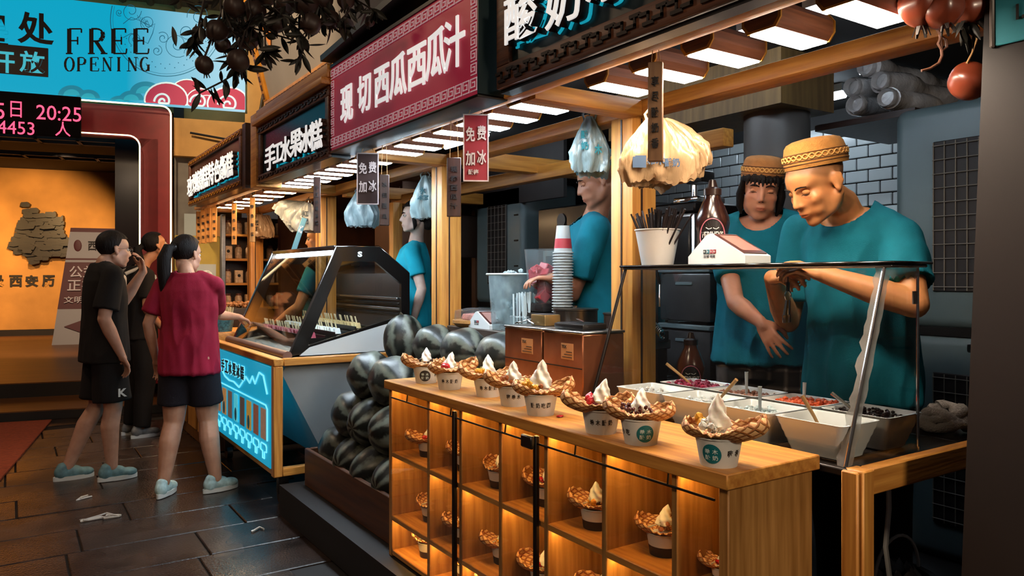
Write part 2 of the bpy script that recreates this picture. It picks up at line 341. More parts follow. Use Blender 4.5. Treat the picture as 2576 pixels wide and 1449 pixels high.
# ---------------------------------------------------------------- ceiling lamps
LAMPW = glow('diffuser_warm', '#ffe9d0', 62); LAMPC = glow('diffuser_cool', '#dceefb', 48); LAMPY = glow('diffuser_amber', '#ffd29a', 60)
HOUS = wood('lamp_housing', '#5a3524', '#7a4a33', 'x', 14); HGOLD = mat('lamp_end_gold', '#a9772a', .4, .3)
def lamp(gm):
    t = thing('ceiling_lamp', 'x', 'lamp')
    h = .058; pr = [(-h, .0), (h, .0), (h+.022, .03), (h+.022, .07), (h, .098), (-h, .098), (-h-.022, .07), (-h-.022, .03)]
    MB().prism(pr, -.155, .155, 'x').build('housing', HOUS, t, 0)
    for s_ in (-1, 1):
        e = MB().prism([(a*1.06, b*1.05-.002) for a, b in pr], s_*.155, s_*.162, 'x').build('end_cap', HGOLD, t, 0)
        MB().prism([(a*.9, b*.86+.007) for a, b in pr], s_*.160, s_*.164, 'x').build('end_plate', BRWOOD, e, 0)
    MB().box((-.152, -.054, -.006), (.152, .054, .002)).build('diffuser', gm, t, 0)
    MB().box((-.05, -.02, .09), (.05, .02, .50)).build('hanger', BLKM, t, 0)
    return t
def lamp_row(gm, ys, z, x, desc, grp):
    base = lamp(gm)
    for i, y in enumerate(ys):
        o = base if i == 0 else copy_tree(base)
        o.location = (x, y, z); o['group'] = grp; o.scale = (.70, .70, .70)
        o['label'] = desc(i, len(ys))
ORD = ['nearest', 'second', 'third', 'fourth', 'fifth', 'sixth', 'seventh', 'eighth', 'ninth', 'tenth', 'eleventh']
lamp_row(LAMPW, [1.025, 1.24, 1.455, 1.67, 1.885], 2.0, 1.69, lambda i, n: 'octagonal wooden lamp over the yogurt counter, %s' % (['beside the hanging pomegranates', 'second from the hanging pomegranates', 'third from the hanging pomegranates', 'just behind the hanging wooden tablet', 'last one before the cross beam'][i]), 'lamps over the yogurt counter')
lamp_row(LAMPC, [2.27+.2*i for i in range(7)], 2.0, 1.63, lambda i, n: 'cool white lamp under the red watermelon sign, %s from the yogurt stall' % (['first', 'second', 'third', 'fourth', 'fifth', 'sixth', 'seventh'][i]), 'lamps under the red sign')
lamp_row(LAMPC, [3.84+.19*i for i in range(8)], 2.0, 1.63, lambda i, n: 'white lamp above the ice pop freezer, %s from the watermelon stall' % (['first', 'second', 'third', 'fourth', 'fifth', 'sixth', 'seventh', 'eighth'][i]), 'lamps over the freezer')
lamp_row(LAMPY, [5.6+.3*i for i in range(6)], 2.0, 1.66, lambda i, n: 'amber lamp in the far cake stall, %s from the freezer' % (['first', 'second', 'third', 'fourth', 'fifth', 'sixth'][i]), 'lamps of the far stall')
# ---------------------------------------------------------------- shop signs along the eaves
UX, UZ = (0, -1, 0), (0, 0, 1)
def fret(mb, y0, y1, z0, z1, x, unit=.05):   # meander relief along y
    h = z1-z0; n = max(1, int(abs(y1-y0)/unit)); d = (y1-y0)/n; t = h*.17
    for i in range(n):
        a = y0+i*d; f = lambda u, v, w_, hh: mb.box((x-.006, min(a+u*d, a+(u+w_)*d), z0+v*h), (x, max(a+u*d, a+(u+w_)*d), z0+(v+hh)*h))
        if i % 2: f(.05, .12, .8, .17); f(.4, .29, .12, .45); f(.4, .6, .75, .17)
        else: f(.05, .7, .8, .17); f(.4, .26, .12, .45); f(.4, .25, .75, .17)
def sign(name, label, y0, y1, z0, z1, x, pm, fm, txt, cells, depth=.10, frame=.055, letters='channel', fretm=None):
    t = thing(name, label, 'sign', (x, (y0+y1)/2, z0))
    yc = (y0+y1)/2; L_ = abs(y1-y0)/2; H = z1-z0
    MB().box((0, -L_, 0), (depth, L_, H)).build('panel', pm, t, 0)
    if frame:
        MB().rbox((-.02, -L_, 0), (0, L_, frame), .004).build('frame_bar', fm, t); MB().rbox((-.02, -L_, H-frame), (0, L_, H), .004).build('frame_bar', fm, t)
        MB().rbox((-.02, L_-frame, frame), (0, L_, H-frame), .004).build('frame_bar', fm, t); MB().rbox((-.02, -L_, frame), (0, -L_+frame, H-frame), .004).build('frame_bar', fm, t)
        for a_, b_ in ((.01, frame-.008), (H-frame+.008, H-.01)): mb = MB(); fret(mb, -L_+.01, L_-.01, a_, b_, -.02); mb.build('fretwork', fretm or DKWOOD, t, 0, kind='stuff')
    for ch, (cy, cz, w, h) in zip(txt, cells):
        if letters == 'channel':
            e = lettering(ch, mat('letter_side', '#3a221c', .5), t, (-.026, cy-yc, cz-z0), UX, UZ, w, h, .012, .034, 'letter')
            b = lettering(ch, TEALG, t, (-.006, cy-yc-.05*w, cz-z0-.03*h), UX, UZ, w*1.02, h*1.02, .012, .006, 'letter_back')
            f = lettering(ch, WHT, t, (-.046, cy-yc, cz-z0), UX, UZ, w, h, .010, .006, 'letter_face')
            for q_ in (b, f): q_.parent = e; q_.matrix_parent_inverse = e.matrix_basis.inverted()
        else: lettering(ch, WHT, t, (-.004, cy-yc, cz-z0), UX, UZ, w, h, .012, .006, 'letter')
    return t
def cells_px(pts, x): # (px, py_centre, px_width, py_height)
    out = []
    for px, py, w, h in pts:
        c = onx(px, py, x); a = onx(px-w/2, py, x); b = onx(px+w/2, py, x); u = onx(px, py-h/2, x); d = onx(px, py+h/2, x)
        out.append((c.y, c.z, abs(a.y-b.y), abs(u.z-d.z)))
    return out
DKSIGN = mat('dark_teal_board', '#0c1d20', .35)
t = sign('shop_sign', 'dark yogurt stall sign with white channel letters and carved fretwork frame', .25, 2.175, 2.015, 2.62, 1.40, DKSIGN, BRWOOD, '酸奶冰',
     cells_px([(1338, 45, 82, 118), (1445, 10, 88, 118), (1552, -48, 95, 118)], 1.40), frame=.075, fretm=mat('fret_dark', '#1a100d', .6))  # near-black fretwork on the brown frame
MB().box((-.004, -.96, -.012), (.045, .96, -.001)).build('bottom_rail', mat('dark_rail', '#1d1c1d', .4), t, 0)
# red sign
PINK = mat('red_board', '#c22a4c', .45, var=.08, vscale=2, emit='#b02442', estr=.10)  # faint glow added to the red, though the board is lit from outside
RX = 1.345
t = sign('shop_sign', 'red watermelon juice sign box with white letters and key pattern border', 2.235, 3.665, 2.01, 2.425, RX, PINK, BRWOOD, '现切西瓜西瓜汁',
     cells_px([(874, 262, 30, 92), (918, 235, 32, 96), (962, 215, 36, 98), (1003, 190, 42, 108), (1050, 168, 46, 108), (1098, 135, 52, 122), (1145, 108, 52, 128)], RX), depth=.12, frame=0, letters='flat')
mb = MB(); KEY = mat('key_print', '#d6b9c0', .6, emit='#d6b9c0', estr=.16)  # border print also given a faint glow of its own
def keysq(mb, cy, cz, s, x=-.005):
    w = s*.09
    def bar(y0, z0, y1, z1): mb.box((x, min(cy+y0, cy+y1)-w/2, min(cz+z0, cz+z1)-w/2), (x+.002, max(cy+y0, cy+y1)+w/2, max(cz+z0, cz+z1)+w/2))
    h = s/2
    bar(-h, -h, h, -h); bar(-h, -h, -h, h); bar(-h, h, h, h); bar(h, h, h, -h*.35); bar(h, -h*.35, -h*.35, -h*.35); bar(-h*.35, -h*.35, -h*.35, h*.4); bar(-h*.35, h*.4, h*.4, h*.4)
n = 27
for i in range(n): keysq(mb, -.69+i*1.38/(n-1), .036, .042); keysq(mb, -.69+i*1.38/(n-1), .379, .042)
for i in range(6): keysq(mb, -.69, .09+i*.047, .036); keysq(mb, .69, .09+i*.047, .036)
mb.build('border_print', KEY, t, 0)
MB().rbox((-.006, -.72, -.012), (.12, .72, 0), .004).build('lower_rail', BLKM, t); MB().box((-.006, -.72, .415), (.12, .72, .43)).build('upper_rail', BLKM, t, 0)
MB().box((-.004, -.722, 0), (.125, -.715, .415)).build('end_plate', mat('sign_end_teal', '#12272b', .4), t, 0)
# freezer sign and far sign
FX = 1.36
t = sign('shop_sign', 'dark ice pop sign with raised white letters over the freezer', 3.70, 5.0, 1.985, 2.345, FX, mat('teal_black_board', '#10242b', .25), BRWOOD, '手工水果冰糕',
     cells_px([(698, 398, 26, 62), (718, 386, 24, 46), (738, 376, 26, 62), (764, 362, 30, 66), (788, 352, 30, 66), (816, 342, 32, 74)], FX), frame=.05, fretm=DKWOOD)
MB().rbox((-.06, -.66, .365), (.16, .66, .40), .006).build('cornice', WOODY, t); MB().rbox((-.03, -.66, .40), (.16, .66, .47), .006).build('cornice_board', WOODY, t)
MB().rbox((-.03, .66, -.02), (.14, .80, .46), .006).build('side_cheek', WOODY, t)
t = sign('shop_sign', 'long brown cake stall sign with crowded white letters at far end', 5.45, 7.30, 2.01, 2.415, FX, mat('maroon_board', '#3a130f', .25), BRWOOD, '玫瑰镜糕特色甑糕',
     cells_px([(492, 470, 14, 50), (505, 460, 14, 52), (517, 454, 14, 54), (531, 446, 15, 56), (546, 438, 15, 58), (562, 430, 15, 58), (578, 422, 16, 60), (594, 415, 17, 62)], FX), frame=.05, fretm=GOLD)
MB().box((-.01, -1.02, -.02), (.1, -.93, .43)).build('side_cheek', DKWOOD, t, 0)
# roof over the stalls and the big upper fascia board
struct(MB().slab((1.30, .2, 2.66), (1.30, 3.70, 2.46), (2.3, 3.7, 2.50), (2.3, .2, 2.70), -.03).build('roof_front', mat('black_roof', '#171a1b', .45, var=.2), smooth=0))
UPX = 1.9
fa = thing('upper_fascia', 'large grey upper board framed with gold fretwork trim above the stalls', 'fascia', (UPX, 4.6, 2.93), (0, R(-14), 0))
MB().box((0, -2.7, .0), (.04, 2.12, 1.5)).build('panel', mat('grey_board', '#7a736e', .6, var=.06, vscale=3), fa, 0)
MB().rbox((-.03, -2.7, -.10), (.01, 2.2, .0), .006).build('trim_bar', GOLD, fa); MB().rbox((-.03, 2.1, 0), (.01, 2.2, 1.5), .006).build('trim_bar', GOLD, fa)
MB().rbox((-.04, -1.02, 0), (.0, -.86, 1.5), .006).build('trim_bar', GOLD, fa)
mb = MB()
for i in range(64):
    y = 2.15-i*.075; mb.box((-.036, y-.055, -.045), (-.03, y, -.025)); mb.box((-.036, y-.085, -.085), (-.03, y-.03, -.065))
for i in range(20): mb.box((-.036, 2.135, .02+i*.075), (-.03, 2.17, .065+i*.075))
mb.build('fretwork', mat('trim_slot', '#3a1f0a', .6), fa, 0)
ORC = mat('orange_print', '#c47a34', .6)
for k, (y, z, s_) in enumerate(((1.75, .35, 1.), (1.1, .5, .8), (.35, .62, .9), (-.2, .75, .9))):
    MB().slab((-.006, y, z), (-.006, y-.13*s_, z+.16*s_), (-.006, y-.05*s_, z+.34*s_), (-.006, y+.08*s_, z+.17*s_), .006).slab((-.006, y+.16*s_, z+.2), (-.006, y+.10*s_, z+.2), (-.006, y+.10*s_, z+.62), (-.006, y+.16*s_, z+.62), .006).build('painted_motif', ORC, fa, 0)
struct(MB().box((1.98, .5, 2.51), (2.4, 6.8, 2.86)).build('wall_over_stalls', mat('brown_wall_over', '#4a2c22', .6, var=.15), smooth=0))

# fill tubes added on the kitchen ceiling to brighten the stall interiors
TUBE = glow('fill_tube_cool', '#dff0ff', 16)
for i, (x, y, nm) in enumerate(((3.75, 2.9, 'added cool fill tube on the ceiling behind the wooden bulkhead'), (2.3, 2.95, 'added cool fill tube over the juice counter'), (2.5, 1.75, 'added fill tube on the ceiling before the wooden bulkhead'), (2.75, 4.75, 'added cool fill tube over the back of the juice stall'), (4.1, .45, 'added cool fill tube over the back of the yogurt stall'))):
    t = thing('fill_tube', nm, 'lamp', (x, y, 2.36))
    h_ = .3 if i == 3 else .5; MB().box((-.03, -h_, .02), (.03, h_, .06)).build('fitting', WHITE, t, 0); MB().tube([(0, -h_, 0), (0, h_, 0)], .018, 10).build('tube', TUBE, t)
# ================================================================ THE GATE AND HALL AT THE END OF THE LANE
WD = Vector((.976, -.216, 0)).normalized(); WN = Vector((-WD.y, WD.x, 0)) * -1   # along the facade / towards the lane
if WN.y > 0: WN = -WN
def plane_pt(px, py, dep0=8.0, px0=425, off=0):
    Q = ond(px0, 695, dep0) + WN*off; d = ray(px, py); o = Vector((0, 0, CZ)); return o + d*((Q-o).dot(WN)/d.dot(WN))
GO = plane_pt(425, 695); GO.z = 0
def gl(px, py, off=0): p = plane_pt(px, py, off=off)-GO; return (p.dot(WD), p.z)     # (s, z) on the facade plane
GR = math.atan2(WD.y, WD.x)
def gthing(name, label, cat, off=0, group=None): return thing(name, label, cat, GO+WN*off, GR, group)   # local x along facade, -y toward lane
s1, ztop = gl(432, 275); s_in, z_in = gl(355, 348); s0 = -4.2
LACQ = mat('red_lacquer', '#7d0e18', .5, var=.12); NEON = glow('gate_neon', '#ffd2a0', 3.4)
g = gthing('neon_gate', 'maroon lacquer gate outlined by warm dotted light strips', 'gate')
def arc_path(sr, zt, r, zb, sl):
    pts = [(sr, 0, zb)] + [(sr-r+r*cos(a), 0, zt-r+r*sin(a)) for a in [i*pi/2/6 for i in range(7)]] + [(sl, 0, zt)]; return pts
out = arc_path(s1, ztop, .09, .25, s0); inn = arc_path(s_in, z_in, .11, .25, s0)
mb = MB(); k = len(out)
for i in range(k-1):
    a, b, c, d = out[i], out[i+1], inn[i+1], inn[i]
    mb.slab(a, b, c, d, -.12 if i >= 0 else .12)
mb.build('jamb_and_lintel', LACQ, g, 0)
MB().tube([(x, -.14, z) for x, y, z in out], .008, 8).build('light_strip', NEON, g); MB().tube([(x, -.14, z) for x, y, z in inn], .007, 8).build('light_strip', NEON, g)
MB().box((s_in-.02, .0, .25), (s_in+.16, 1.0, z_in)).build('inner_jamb', LACQ, g, 0)
MB().box((s_in-.36, 1.0, .25), (s_in+.1, 1.06, z_in+.2)).build('inner_screen', mat('dark_red_screen', '#2a0d0c', .25, coat=.5), g, 0)
# LED board
a, zb = gl(212, 355); b, zt = gl(0, 247)
bo = gthing('led_board', 'black dot matrix board with red date, clock and visitor count', 'display', .16)
MB().rbox((a-2.6, -.05, zb), (a, .0, zt+.03), .01).build('case', mat('led_case', '#0c0809', .7, spec=.1), bo)
LEDR = glow('led_red', '#ff4f70', 1.3)
def gtext(par, txt, px, py, w, h, m, off=0, bold=0, depth=.004, y=0, name='lettering', shear=0):
    s, z = gl(px, py, off); a_, _ = gl(px-w/2, py, off); b_, _ = gl(px+w/2, py, off); _, u = gl(px, py-h/2, off); _, d = gl(px, py+h/2, off)
    return lettering(txt, m, par, (s, y, z), (1, 0, 0), (0, 0, 1), abs(b_-a_), abs(u-d), bold, depth, name, shear)
for tx, px, py, w, h in (('5', 4, 282, 22, 40), ('日', 44, 278, 28, 40), ('20:25', 151, 288, 112, 36), ('4453', 44, 324, 92, 32), ('人', 161, 327, 38, 36)):
    gtext(bo, tx, px, py, w, h, LEDR, .16, 0, .004, -.055, 'led_text')
# banner
BO = .12
sR, zR = gl(617, 278, BO); _, zRt = gl(620, 62, BO)
def banner_mat():
    m = bpy.data.materials.new('banner_lightbox'); m.use_nodes = True; nt = m.node_tree; N = nt.nodes.new; L = nt.links.new; b = nt.nodes['Principled BSDF']
    tc = N('ShaderNodeTexCoord'); sp = N('ShaderNodeSeparateXYZ'); L(tc.outputs['Object'], sp.inputs[0])
    mr = N('ShaderNodeMapRange'); mr.inputs[1].default_value = sR-1.15; mr.inputs[2].default_value = sR-.1; L(sp.outputs[0], mr.inputs[0])
    r = N('ShaderNodeValToRGB'); r.color_ramp.elements[0].color = (*lin('#0693b2'), 1); r.color_ramp.elements[1].color = (*lin('#9fc6d6'), 1); L(mr.outputs[0], r.inputs[0])
    b.inputs['Base Color'].default_value = (.01, .03, .035, 1); b.inputs['Specular IOR Level'].default_value = .1; L(r.outputs[0], b.inputs['Emission Color']); b.inputs['Emission Strength'].default_value = .78; b.inputs['Roughness'].default_value = .5; return m
bn = gthing('gate_banner', 'glowing turquoise banner lettered FREE OPENING with clouds and ink dragon circle', 'banner', BO)
MB().box((s0, 0, zR), (sR, .1, zRt+.05)).build('lightbox', banner_mat(), bn, 0)
BINK = mat('banner_ink', '#2b2422', .7); BLINE = mat('banner_line', '#1f6a86', .7, emit='#1f6a86', estr=.35)
def serif(par, txt, px, py, w, h, y=-.004):   # serif capitals drawn stroke by stroke
    st = {'F': [('v', .18, 0, 1), ('h', 1, .18, .82), ('h', .52, .18, .62), ('s', .18, 0), ('e', .82, 1), ('e', .62, .52)],
          'R': [('v', .18, 0, 1), ('c', .18, .5, 1), ('d', .42, .5, .85, 0), ('s', .18, 0), ('s', .85, 0)],
          'E': [('v', .18, 0, 1), ('h', 1, .18, .82), ('h', .52, .18, .6), ('h', 0, .18, .85), ('e', .82, 1), ('e', .6, .52), ('u', .85, 0)],
          'O': [('o',)], 'P': [('v', .18, 0, 1), ('c', .18, .48, 1), ('s', .18, 0)],
          'N': [('t', .15, 0, 1), ('t', .82, 0, 1), ('d', .15, 1, .82, 0), ('s', .15, 0), ('s', .82, 1)],
          'I': [('v', .4, 0, 1), ('s', .4, 0), ('s', .4, 1)], 'G': [('o',), ('v', .8, 0, .42), ('h', .45, .6, .95)]}
    n = len(txt)
    for i, ch in enumerate(txt):
        cx = px-w/2+w*(i+.5)/n; cw = w/n*.86; mb = MB()
        def P(u, v):
            s, z = gl(cx-cw/2+u*cw, py+h/2-v*h, BO); return Vector((s, y, z))
        def bar(p, q, t0):
            d = (q-p).normalized(); nn = Vector((-d.z, 0, d.x))*t0; mb.slab(p-nn, q-nn, q+nn, p+nn, .003)
        T = (P(.12, 0)-P(0, 0)).length*.95; t_ = T*.36
        def curve(pts, thick):
            for j in range(len(pts)-1): bar(P(*pts[j]), P(*pts[j+1]), thick(j))
        for e in st[ch]:
            if e[0] == 'v': bar(P(e[1], e[2]), P(e[1], e[3]), T)
            elif e[0] == 't': bar(P(e[1], e[2]), P(e[1], e[3]), t_)
            elif e[0] == 'h': bar(P(e[2], e[1]), P(e[3], e[1]), t_)
            elif e[0] == 'd': bar(P(e[1], e[2]), P(e[3], e[4]), T*.9)
            elif e[0] == 's': bar(P(e[1]-.18, e[2]), P(e[1]+.18, e[2]), t_)
            elif e[0] == 'e': bar(P(e[1], e[2]-.16), P(e[1], e[2]+(.0 if e[2] == 1 else .16)), t_)
            elif e[0] == 'u': bar(P(e[1], 0), P(e[1]+.03, .2), t_)
            elif e[0] == 'c':
                a_, b_ = e[2], e[3]; pts = [(e[1], b_)] + [(.5+.3*sin(q*pi/6), (a_+b_)/2+(b_-a_)/2*cos(q*pi/6)) for q in range(7)] + [(e[1], a_)]
                curve(pts, lambda j: T if 2 < j < 6 else t_*1.3)
            elif e[0] == 'o':
                g_ = 14; rng = range(g_+1) if ch == 'O' else range(2, g_)
                pts = [(.5+.4*cos(q*2*pi/g_), .5+.52*sin(q*2*pi/g_)) for q in rng]
                curve(pts, lambda j: t_+(T-t_)*abs(cos((rng[j]+.5)*2*pi/g_)))
        mb.build('letter', BINK, par, 0)
serif(bn, 'FREE', 273, 104, 222, 62); serif(bn, 'OPENING', 270, 162, 222, 34)
gtext(bn, '墨', -18, 76, 78, 78, BINK, BO, .02, .004, -.003); gtext(bn, '处', 90, 72, 92, 80, BINK, BO, .025, .004, -.003)
a_, zl = gl(122, 195, BO); _, zh = gl(122, 122, BO)
MB().rbox((a_-1.2, -.012, zl), (a_, -.001, zh), .005, 2).build('pill_plate', mat('pill_brown', '#3c302c', .6), bn)
for ch, px in (('放', 82), ('开', 6)): gtext(bn, ch, px, 157, 64, 54, mat('pill_letter', '#4fc3d6', .6, emit='#3ab4c8', estr=.5), BO, .02, .004, -.013)
def bp(px, py): s, z = gl(px, py, BO); return Vector((s, -.003, z))
def loop(px, py, r, a0=0, a1=2*pi, n=40, ry=None, spiral=0):
    return [bp(px+(r-spiral*r*i/n)*cos(a0+(a1-a0)*i/n), py+((ry or r)-spiral*(ry or r)*i/n)*sin(a0+(a1-a0)*i/n)) for i in range(n+1)]
mb = MB(); lw = .0045
def ln(pts, w=lw): mb.tube([p for p in pts], w, 4)
ln(loop(420, 50, 142, .1, pi*1.08)); ln(loop(420, 50, 136, .1, pi*1.08), .002)
for (x, y, r, a) in ((330, 28, 26, 0), (372, 58, 20, 2), (445, 112, 34, 1), (478, 132, 15, 3), (410, 96, 16, 4), (340, 98, 18, 2), (500, 40, 30, 3), (470, 80, 22, 0), (395, 128, 14, 5), (300, 32, 9, 1)): ln(loop(x, y, r, a, a+3.6*pi*.8, 28, None, .8), .0035)
for i in range(5): ln([bp(345+i*6, 38+i*3), bp(352+i*6, 52+i*3), bp(364+i*5, 60+i*2)], .003)
ln([bp(310, 60), bp(330, 44), bp(352, 52), bp(366, 74), bp(390, 60), bp(384, 84), bp(372, 110), bp(352, 98), bp(330, 84), bp(310, 95)], .0035)
for i in range(26): a = .3+i*.1; ln(loop(420, 50, 112+10*(i % 2), a, a+.02, 1), .006)
mb.build('ink_drawing', BLINE, bn)
WAVE = mat('banner_wave', '#1480a0', .6, emit='#1283a0', estr=.45); CLOUD = mat('banner_cloud', '#a02a4c', .6, emit='#a02a4c', estr=.4); CLW = mat('banner_cloud_edge', '#bcd8dd', .6, emit='#bcd8dd', estr=.5)
def disc(par, px, py, rx, ry, m, y, a0=0, a1=2*pi, zmin=True, name='print'):
    pts = []; n = 28
    for i in range(n+1):
        a = a0+(a1-a0)*i/n; p = bp(px+rx*cos(a), py-ry*sin(a)); p.y = y; p.z = max(p.z, zR+.004); p.x = min(p.x, sR-.004); pts.append(p)
    m_ = MB(); k = len(pts); m_._add([p for p in pts]+[p+Vector((0, .002, 0)) for p in pts], [tuple(range(k)), tuple(range(2*k-1, k-1, -1))]+[(i, i+1, k+i+1, k+i) for i in range(k-1)]); m_.build(name, m, par, 0, clean=False)
for i, (x, y, r) in enumerate(((180, 240, 34), (222, 248, 30), (330, 252, 32), (366, 235, 40), (300, 262, 28), (395, 262, 30))):
    disc(bn, x, y, r, r*.75, WAVE, -.002-.0003*i, 0, pi); disc(bn, x, y, r*.6, r*.45, CLW if False else TEALG, -.0032-.0003*i, 0, pi)
for i, (x, y, r) in enumerate(((470, 232, 38), (505, 252, 34), (418, 252, 52), (520, 262, 26), (574, 262, 50))):
    disc(bn, x, y, r*1.08, r*.88, CLW, -.005-.0012*i, 0, pi*2); disc(bn, x, y, r, r*.8, CLOUD, -.0055-.0012*i, 0, 2*pi)
for (x, y, r) in ((410, 256, 22), (574, 264, 26), (500, 258, 22)):
    m2 = MB(); m2.tube([Vector((p.x, -.0125, max(p.z, zR+.01))) for p in loop(x, y, r, pi, 4*pi, 40, None, .85)], .011, 6); m2.build('spiral', CLW, bn)
# walls about the gate
WALLY = mat('ochre_plaster', '#b98c4e', .75, var=.2, vscale=2.5, bump=.2)
fw = struct(MB().box((s1+.02, .10, 0), (s1+.45, .4, 2.9)).build('wall_gate_side', mat('grey_plaster', '#6d6762', .7, var=.15), smooth=0)); fw.location = GO; fw.rotation_euler = (0, 0, GR)
f2 = struct(MB().box((s1+.02, -.02, 2.66), (s1+1.7, .5, 3.06)).box((s1+.02, .3, 3.0), (s1+4, .6, 5.6)).box((sR+.0, -.06, 2.95), (sR+.45, .3, 5.4)).box((sR+.45, .0, 2.9), (sR+.75, .3, 3.22)).box((s0, .45, ztop+.05), (s1+.1, .6, 5.6)).build('wall_old_house', WALLY, smooth=0)); f2.location = GO; f2.rotation_euler = (0, 0, GR)
f3 = struct(MB().box((s1+.3, .5, 0), (s1+.32, .52, 2.66)).box((s1+.12, .02, 0), (s1+.24, .09, 2.05)).build('trim_pale_strip', mat('pale_strip', '#9aa4a8', .5), smooth=0)); f3.location = GO; f3.rotation_euler = (0, 0, GR)
rf = struct(MB().box((sR-1.6, -.3, 4.35), (sR+.2, .3, 4.5)).build('roof_eaves', BRWOOD, smooth=0)); rf.location = GO; rf.rotation_euler = (0, 0, GR)
for i in range(6): o = MB().tube([(sR-1.5+i*.27, -.5, 4.32), (sR-1.5+i*.27, .3, 4.36)], .045, 8).build('rafter', BRWOOD, rf)
cb = MB().tube([(sR-.55, -.08, 2.90), (sR-.1, -.1, 2.84), (sR+.12, -.1, 3.0), (sR+.22, -.1, 3.6), (sR+.1, -.1, 4.1)], .012, 6).build('hanging_cable', BLACK); cb.location = GO; cb.rotation_euler = (0, 0, GR); cb['label'] = 'thin black cable looping beside the turquoise banner end'; cb['category'] = 'cable'
# steps and hall floor (boards)
HALLW = wood('hall_floor_boards', '#4a2c16', '#7a4c24', 'x', 8, .4)
hall = struct(MB().box((s0-3, -.35, 0), (s1+.0, .9, .09)).box((s0-3, .62, .09), (s1+.0, 12, .243)).build('floor_hall_steps', HALLW, smooth=0)); hall.location = GO; hall.rotation_euler = (0, 0, GR)
RIS = struct(MB().box((s0-3, -.365, 0), (s1, -.352, .08)).box((s0-3, .600, .09), (s1, .618, .232)).build('trim_riser', mat('dark_riser', '#17100d', .6), smooth=0)); RIS.location = GO; RIS.rotation_euler = (0, 0, GR)
cp = obj('carpet', MB().prism([(-.32, 4.6), (.33, 8.45), (-4.5, 9.5), (-4.5, 4.6)], 0, .012, 'z').mesh('carpet', mat('rust_carpet', '#8a3a1c', .95, var=.25, vscale=40, bump=.4, bscale=300), 0), label='rust orange carpet lying before the hall steps', category='carpet')
# hall back wall with relief map
HB = 8.1
hw = struct(MB().box((s0-5, HB, .2), (s1+.9, HB+.2, 4.4)).build('wall_hall_back', mat('parchment_wall', '#b98443', .8, var=.22, vscale=1.6, bump=.15, bscale=20), smooth=0)); hw.location = GO; hw.rotation_euler = (0, 0, GR)
MB().box((s0-5, HB-.05, .243), (s1+.9, HB, .36)).build('skirting', mat('hall_skirting', '#1b120e', .5), hw, 0)
hc = struct(MB().box((s0-5, 0.2, z_in+.62), (s1+.9, HB+.2, z_in+.74)).box((s_in+.30, .2, .2), (s_in+.4, HB, z_in+.7)).build('wall_hall_shell', mat('hall_dark', '#17100d', .8), smooth=0)); hc.location = GO; hc.rotation_euler = (0, 0, GR)
def hp(px, py): # local (s,z) on the hall back wall
    p = plane_pt(px, py, off=-HB)-GO; return p.dot(WD), p.z
tr = struct(MB().build('truss_rails', DARK)) if False else None
sA, zA = hp(0, 400); sB, zB = hp(180, 430)
cv = struct(MB().box((sA-2, HB-.5, zA), (sB+.1, HB-.3, zA+1.6)).box((sB, HB-.5, zB+.1), (sB+2.6, HB-.3, zA+1.4)).build('trim_dark_valance', mat('valance', '#140f0d', .7), smooth=0)); cv.location = GO; cv.rotation_euler = (0, 0, GR)
for (dy, zz) in ((1.2, 2.95), (2.6, 2.95)):
    r_ = struct(MB().box((s0-3, dy, zz), (s_in+.3, dy+.05, zz+.05)).box((s0-3, dy+.3, zz+.0), (s_in+.3, dy+.35, zz+.05)).build('trim_ceiling_rail', mat('rail_grey', '#4a403a', .5), smooth=0)); r_.location = GO; r_.rotation_euler = (0, 0, GR)
    for i in range(12): o = MB().box((0, dy, zz), (.04, dy+.35, zz+.045)).build('rail_rung', mat('rail_grey', '#4a403a', .5), r_, 0); o.location = (s0+.2+i*.42, 0, 0)
# relief map of stacked wooden slivers
mp = gthing('relief_map', 'dark wooden relief map of layered jagged slivers on the parchment wall', 'wall art', -HB)
prof = [(55, 515), (75, 525), (95, 545), (145, 540), (160, 552), (165, 590), (178, 602), (200, 618), (168, 640), (120, 648), (98, 662), (72, 645), (55, 640), (22, 622), (38, 602), (42, 580), (58, 560)]
py0 = 516; SLV = wood('map_sliver', '#0c0603', '#1f1209', 'x', 10, .45); rr = random.Random(3)
rows = {516: (56, 74), 530: (58, 96), 542: (62, 140), 552: (52, 158), 562: (50, 160), 572: (46, 158), 582: (42, 160), 592: (38, 164), 602: (30, 170), 612: (24, 182), 622: (20, 205), 632: (34, 205), 640: (60, 165), 650: (70, 122), 658: (76, 100)}
for y, (a, b) in rows.items():
    x = a
    while x < b:
        w = min(rr.uniform(22, 52), b-x+6); s_a, z1 = hp(x, y-5-rr.uniform(0, 4)); s_b, z2 = hp(x+w, y+6+rr.uniform(0, 3)); d = rr.uniform(.05, .2)
        zc = (z1+z2)/2; M = Matrix.Translation(((s_a+s_b)/2, -d/2-.01, zc)) @ Matrix.Rotation(rr.uniform(-.18, .18), 4, 'Y')
        hw_, hh = (s_b-s_a)/2, (z1-z2)/2
        MB().prism([(-hw_, -hh*.6), (-hw_*.5, -hh), (hw_*.8, -hh*.8), (hw_, hh*.2), (hw_*.4, hh), (-hw_*.9, hh*.7)], -d/2, d/2, 'y', M).build('map_sliver', SLV, mp, 0)
        x += w*.8
WINK = mat('wall_ink', '#1d140f', .7)
wt = gthing('wall_inscription', 'black brush characters painted under the relief map on hall wall', 'lettering', -HB)
for ch, px in (('录', -6), ('西', 40), ('安', 80), ('历', 122)):
    s, z = hp(px, 707); s2, z2 = hp(px+34, 682); lettering(ch, WINK, wt, (s, -.01, z), (1, 0, 0), (0, 0, 1), (s2-s)*.95, (z2-z)*1.2, .04, .01, 'character')
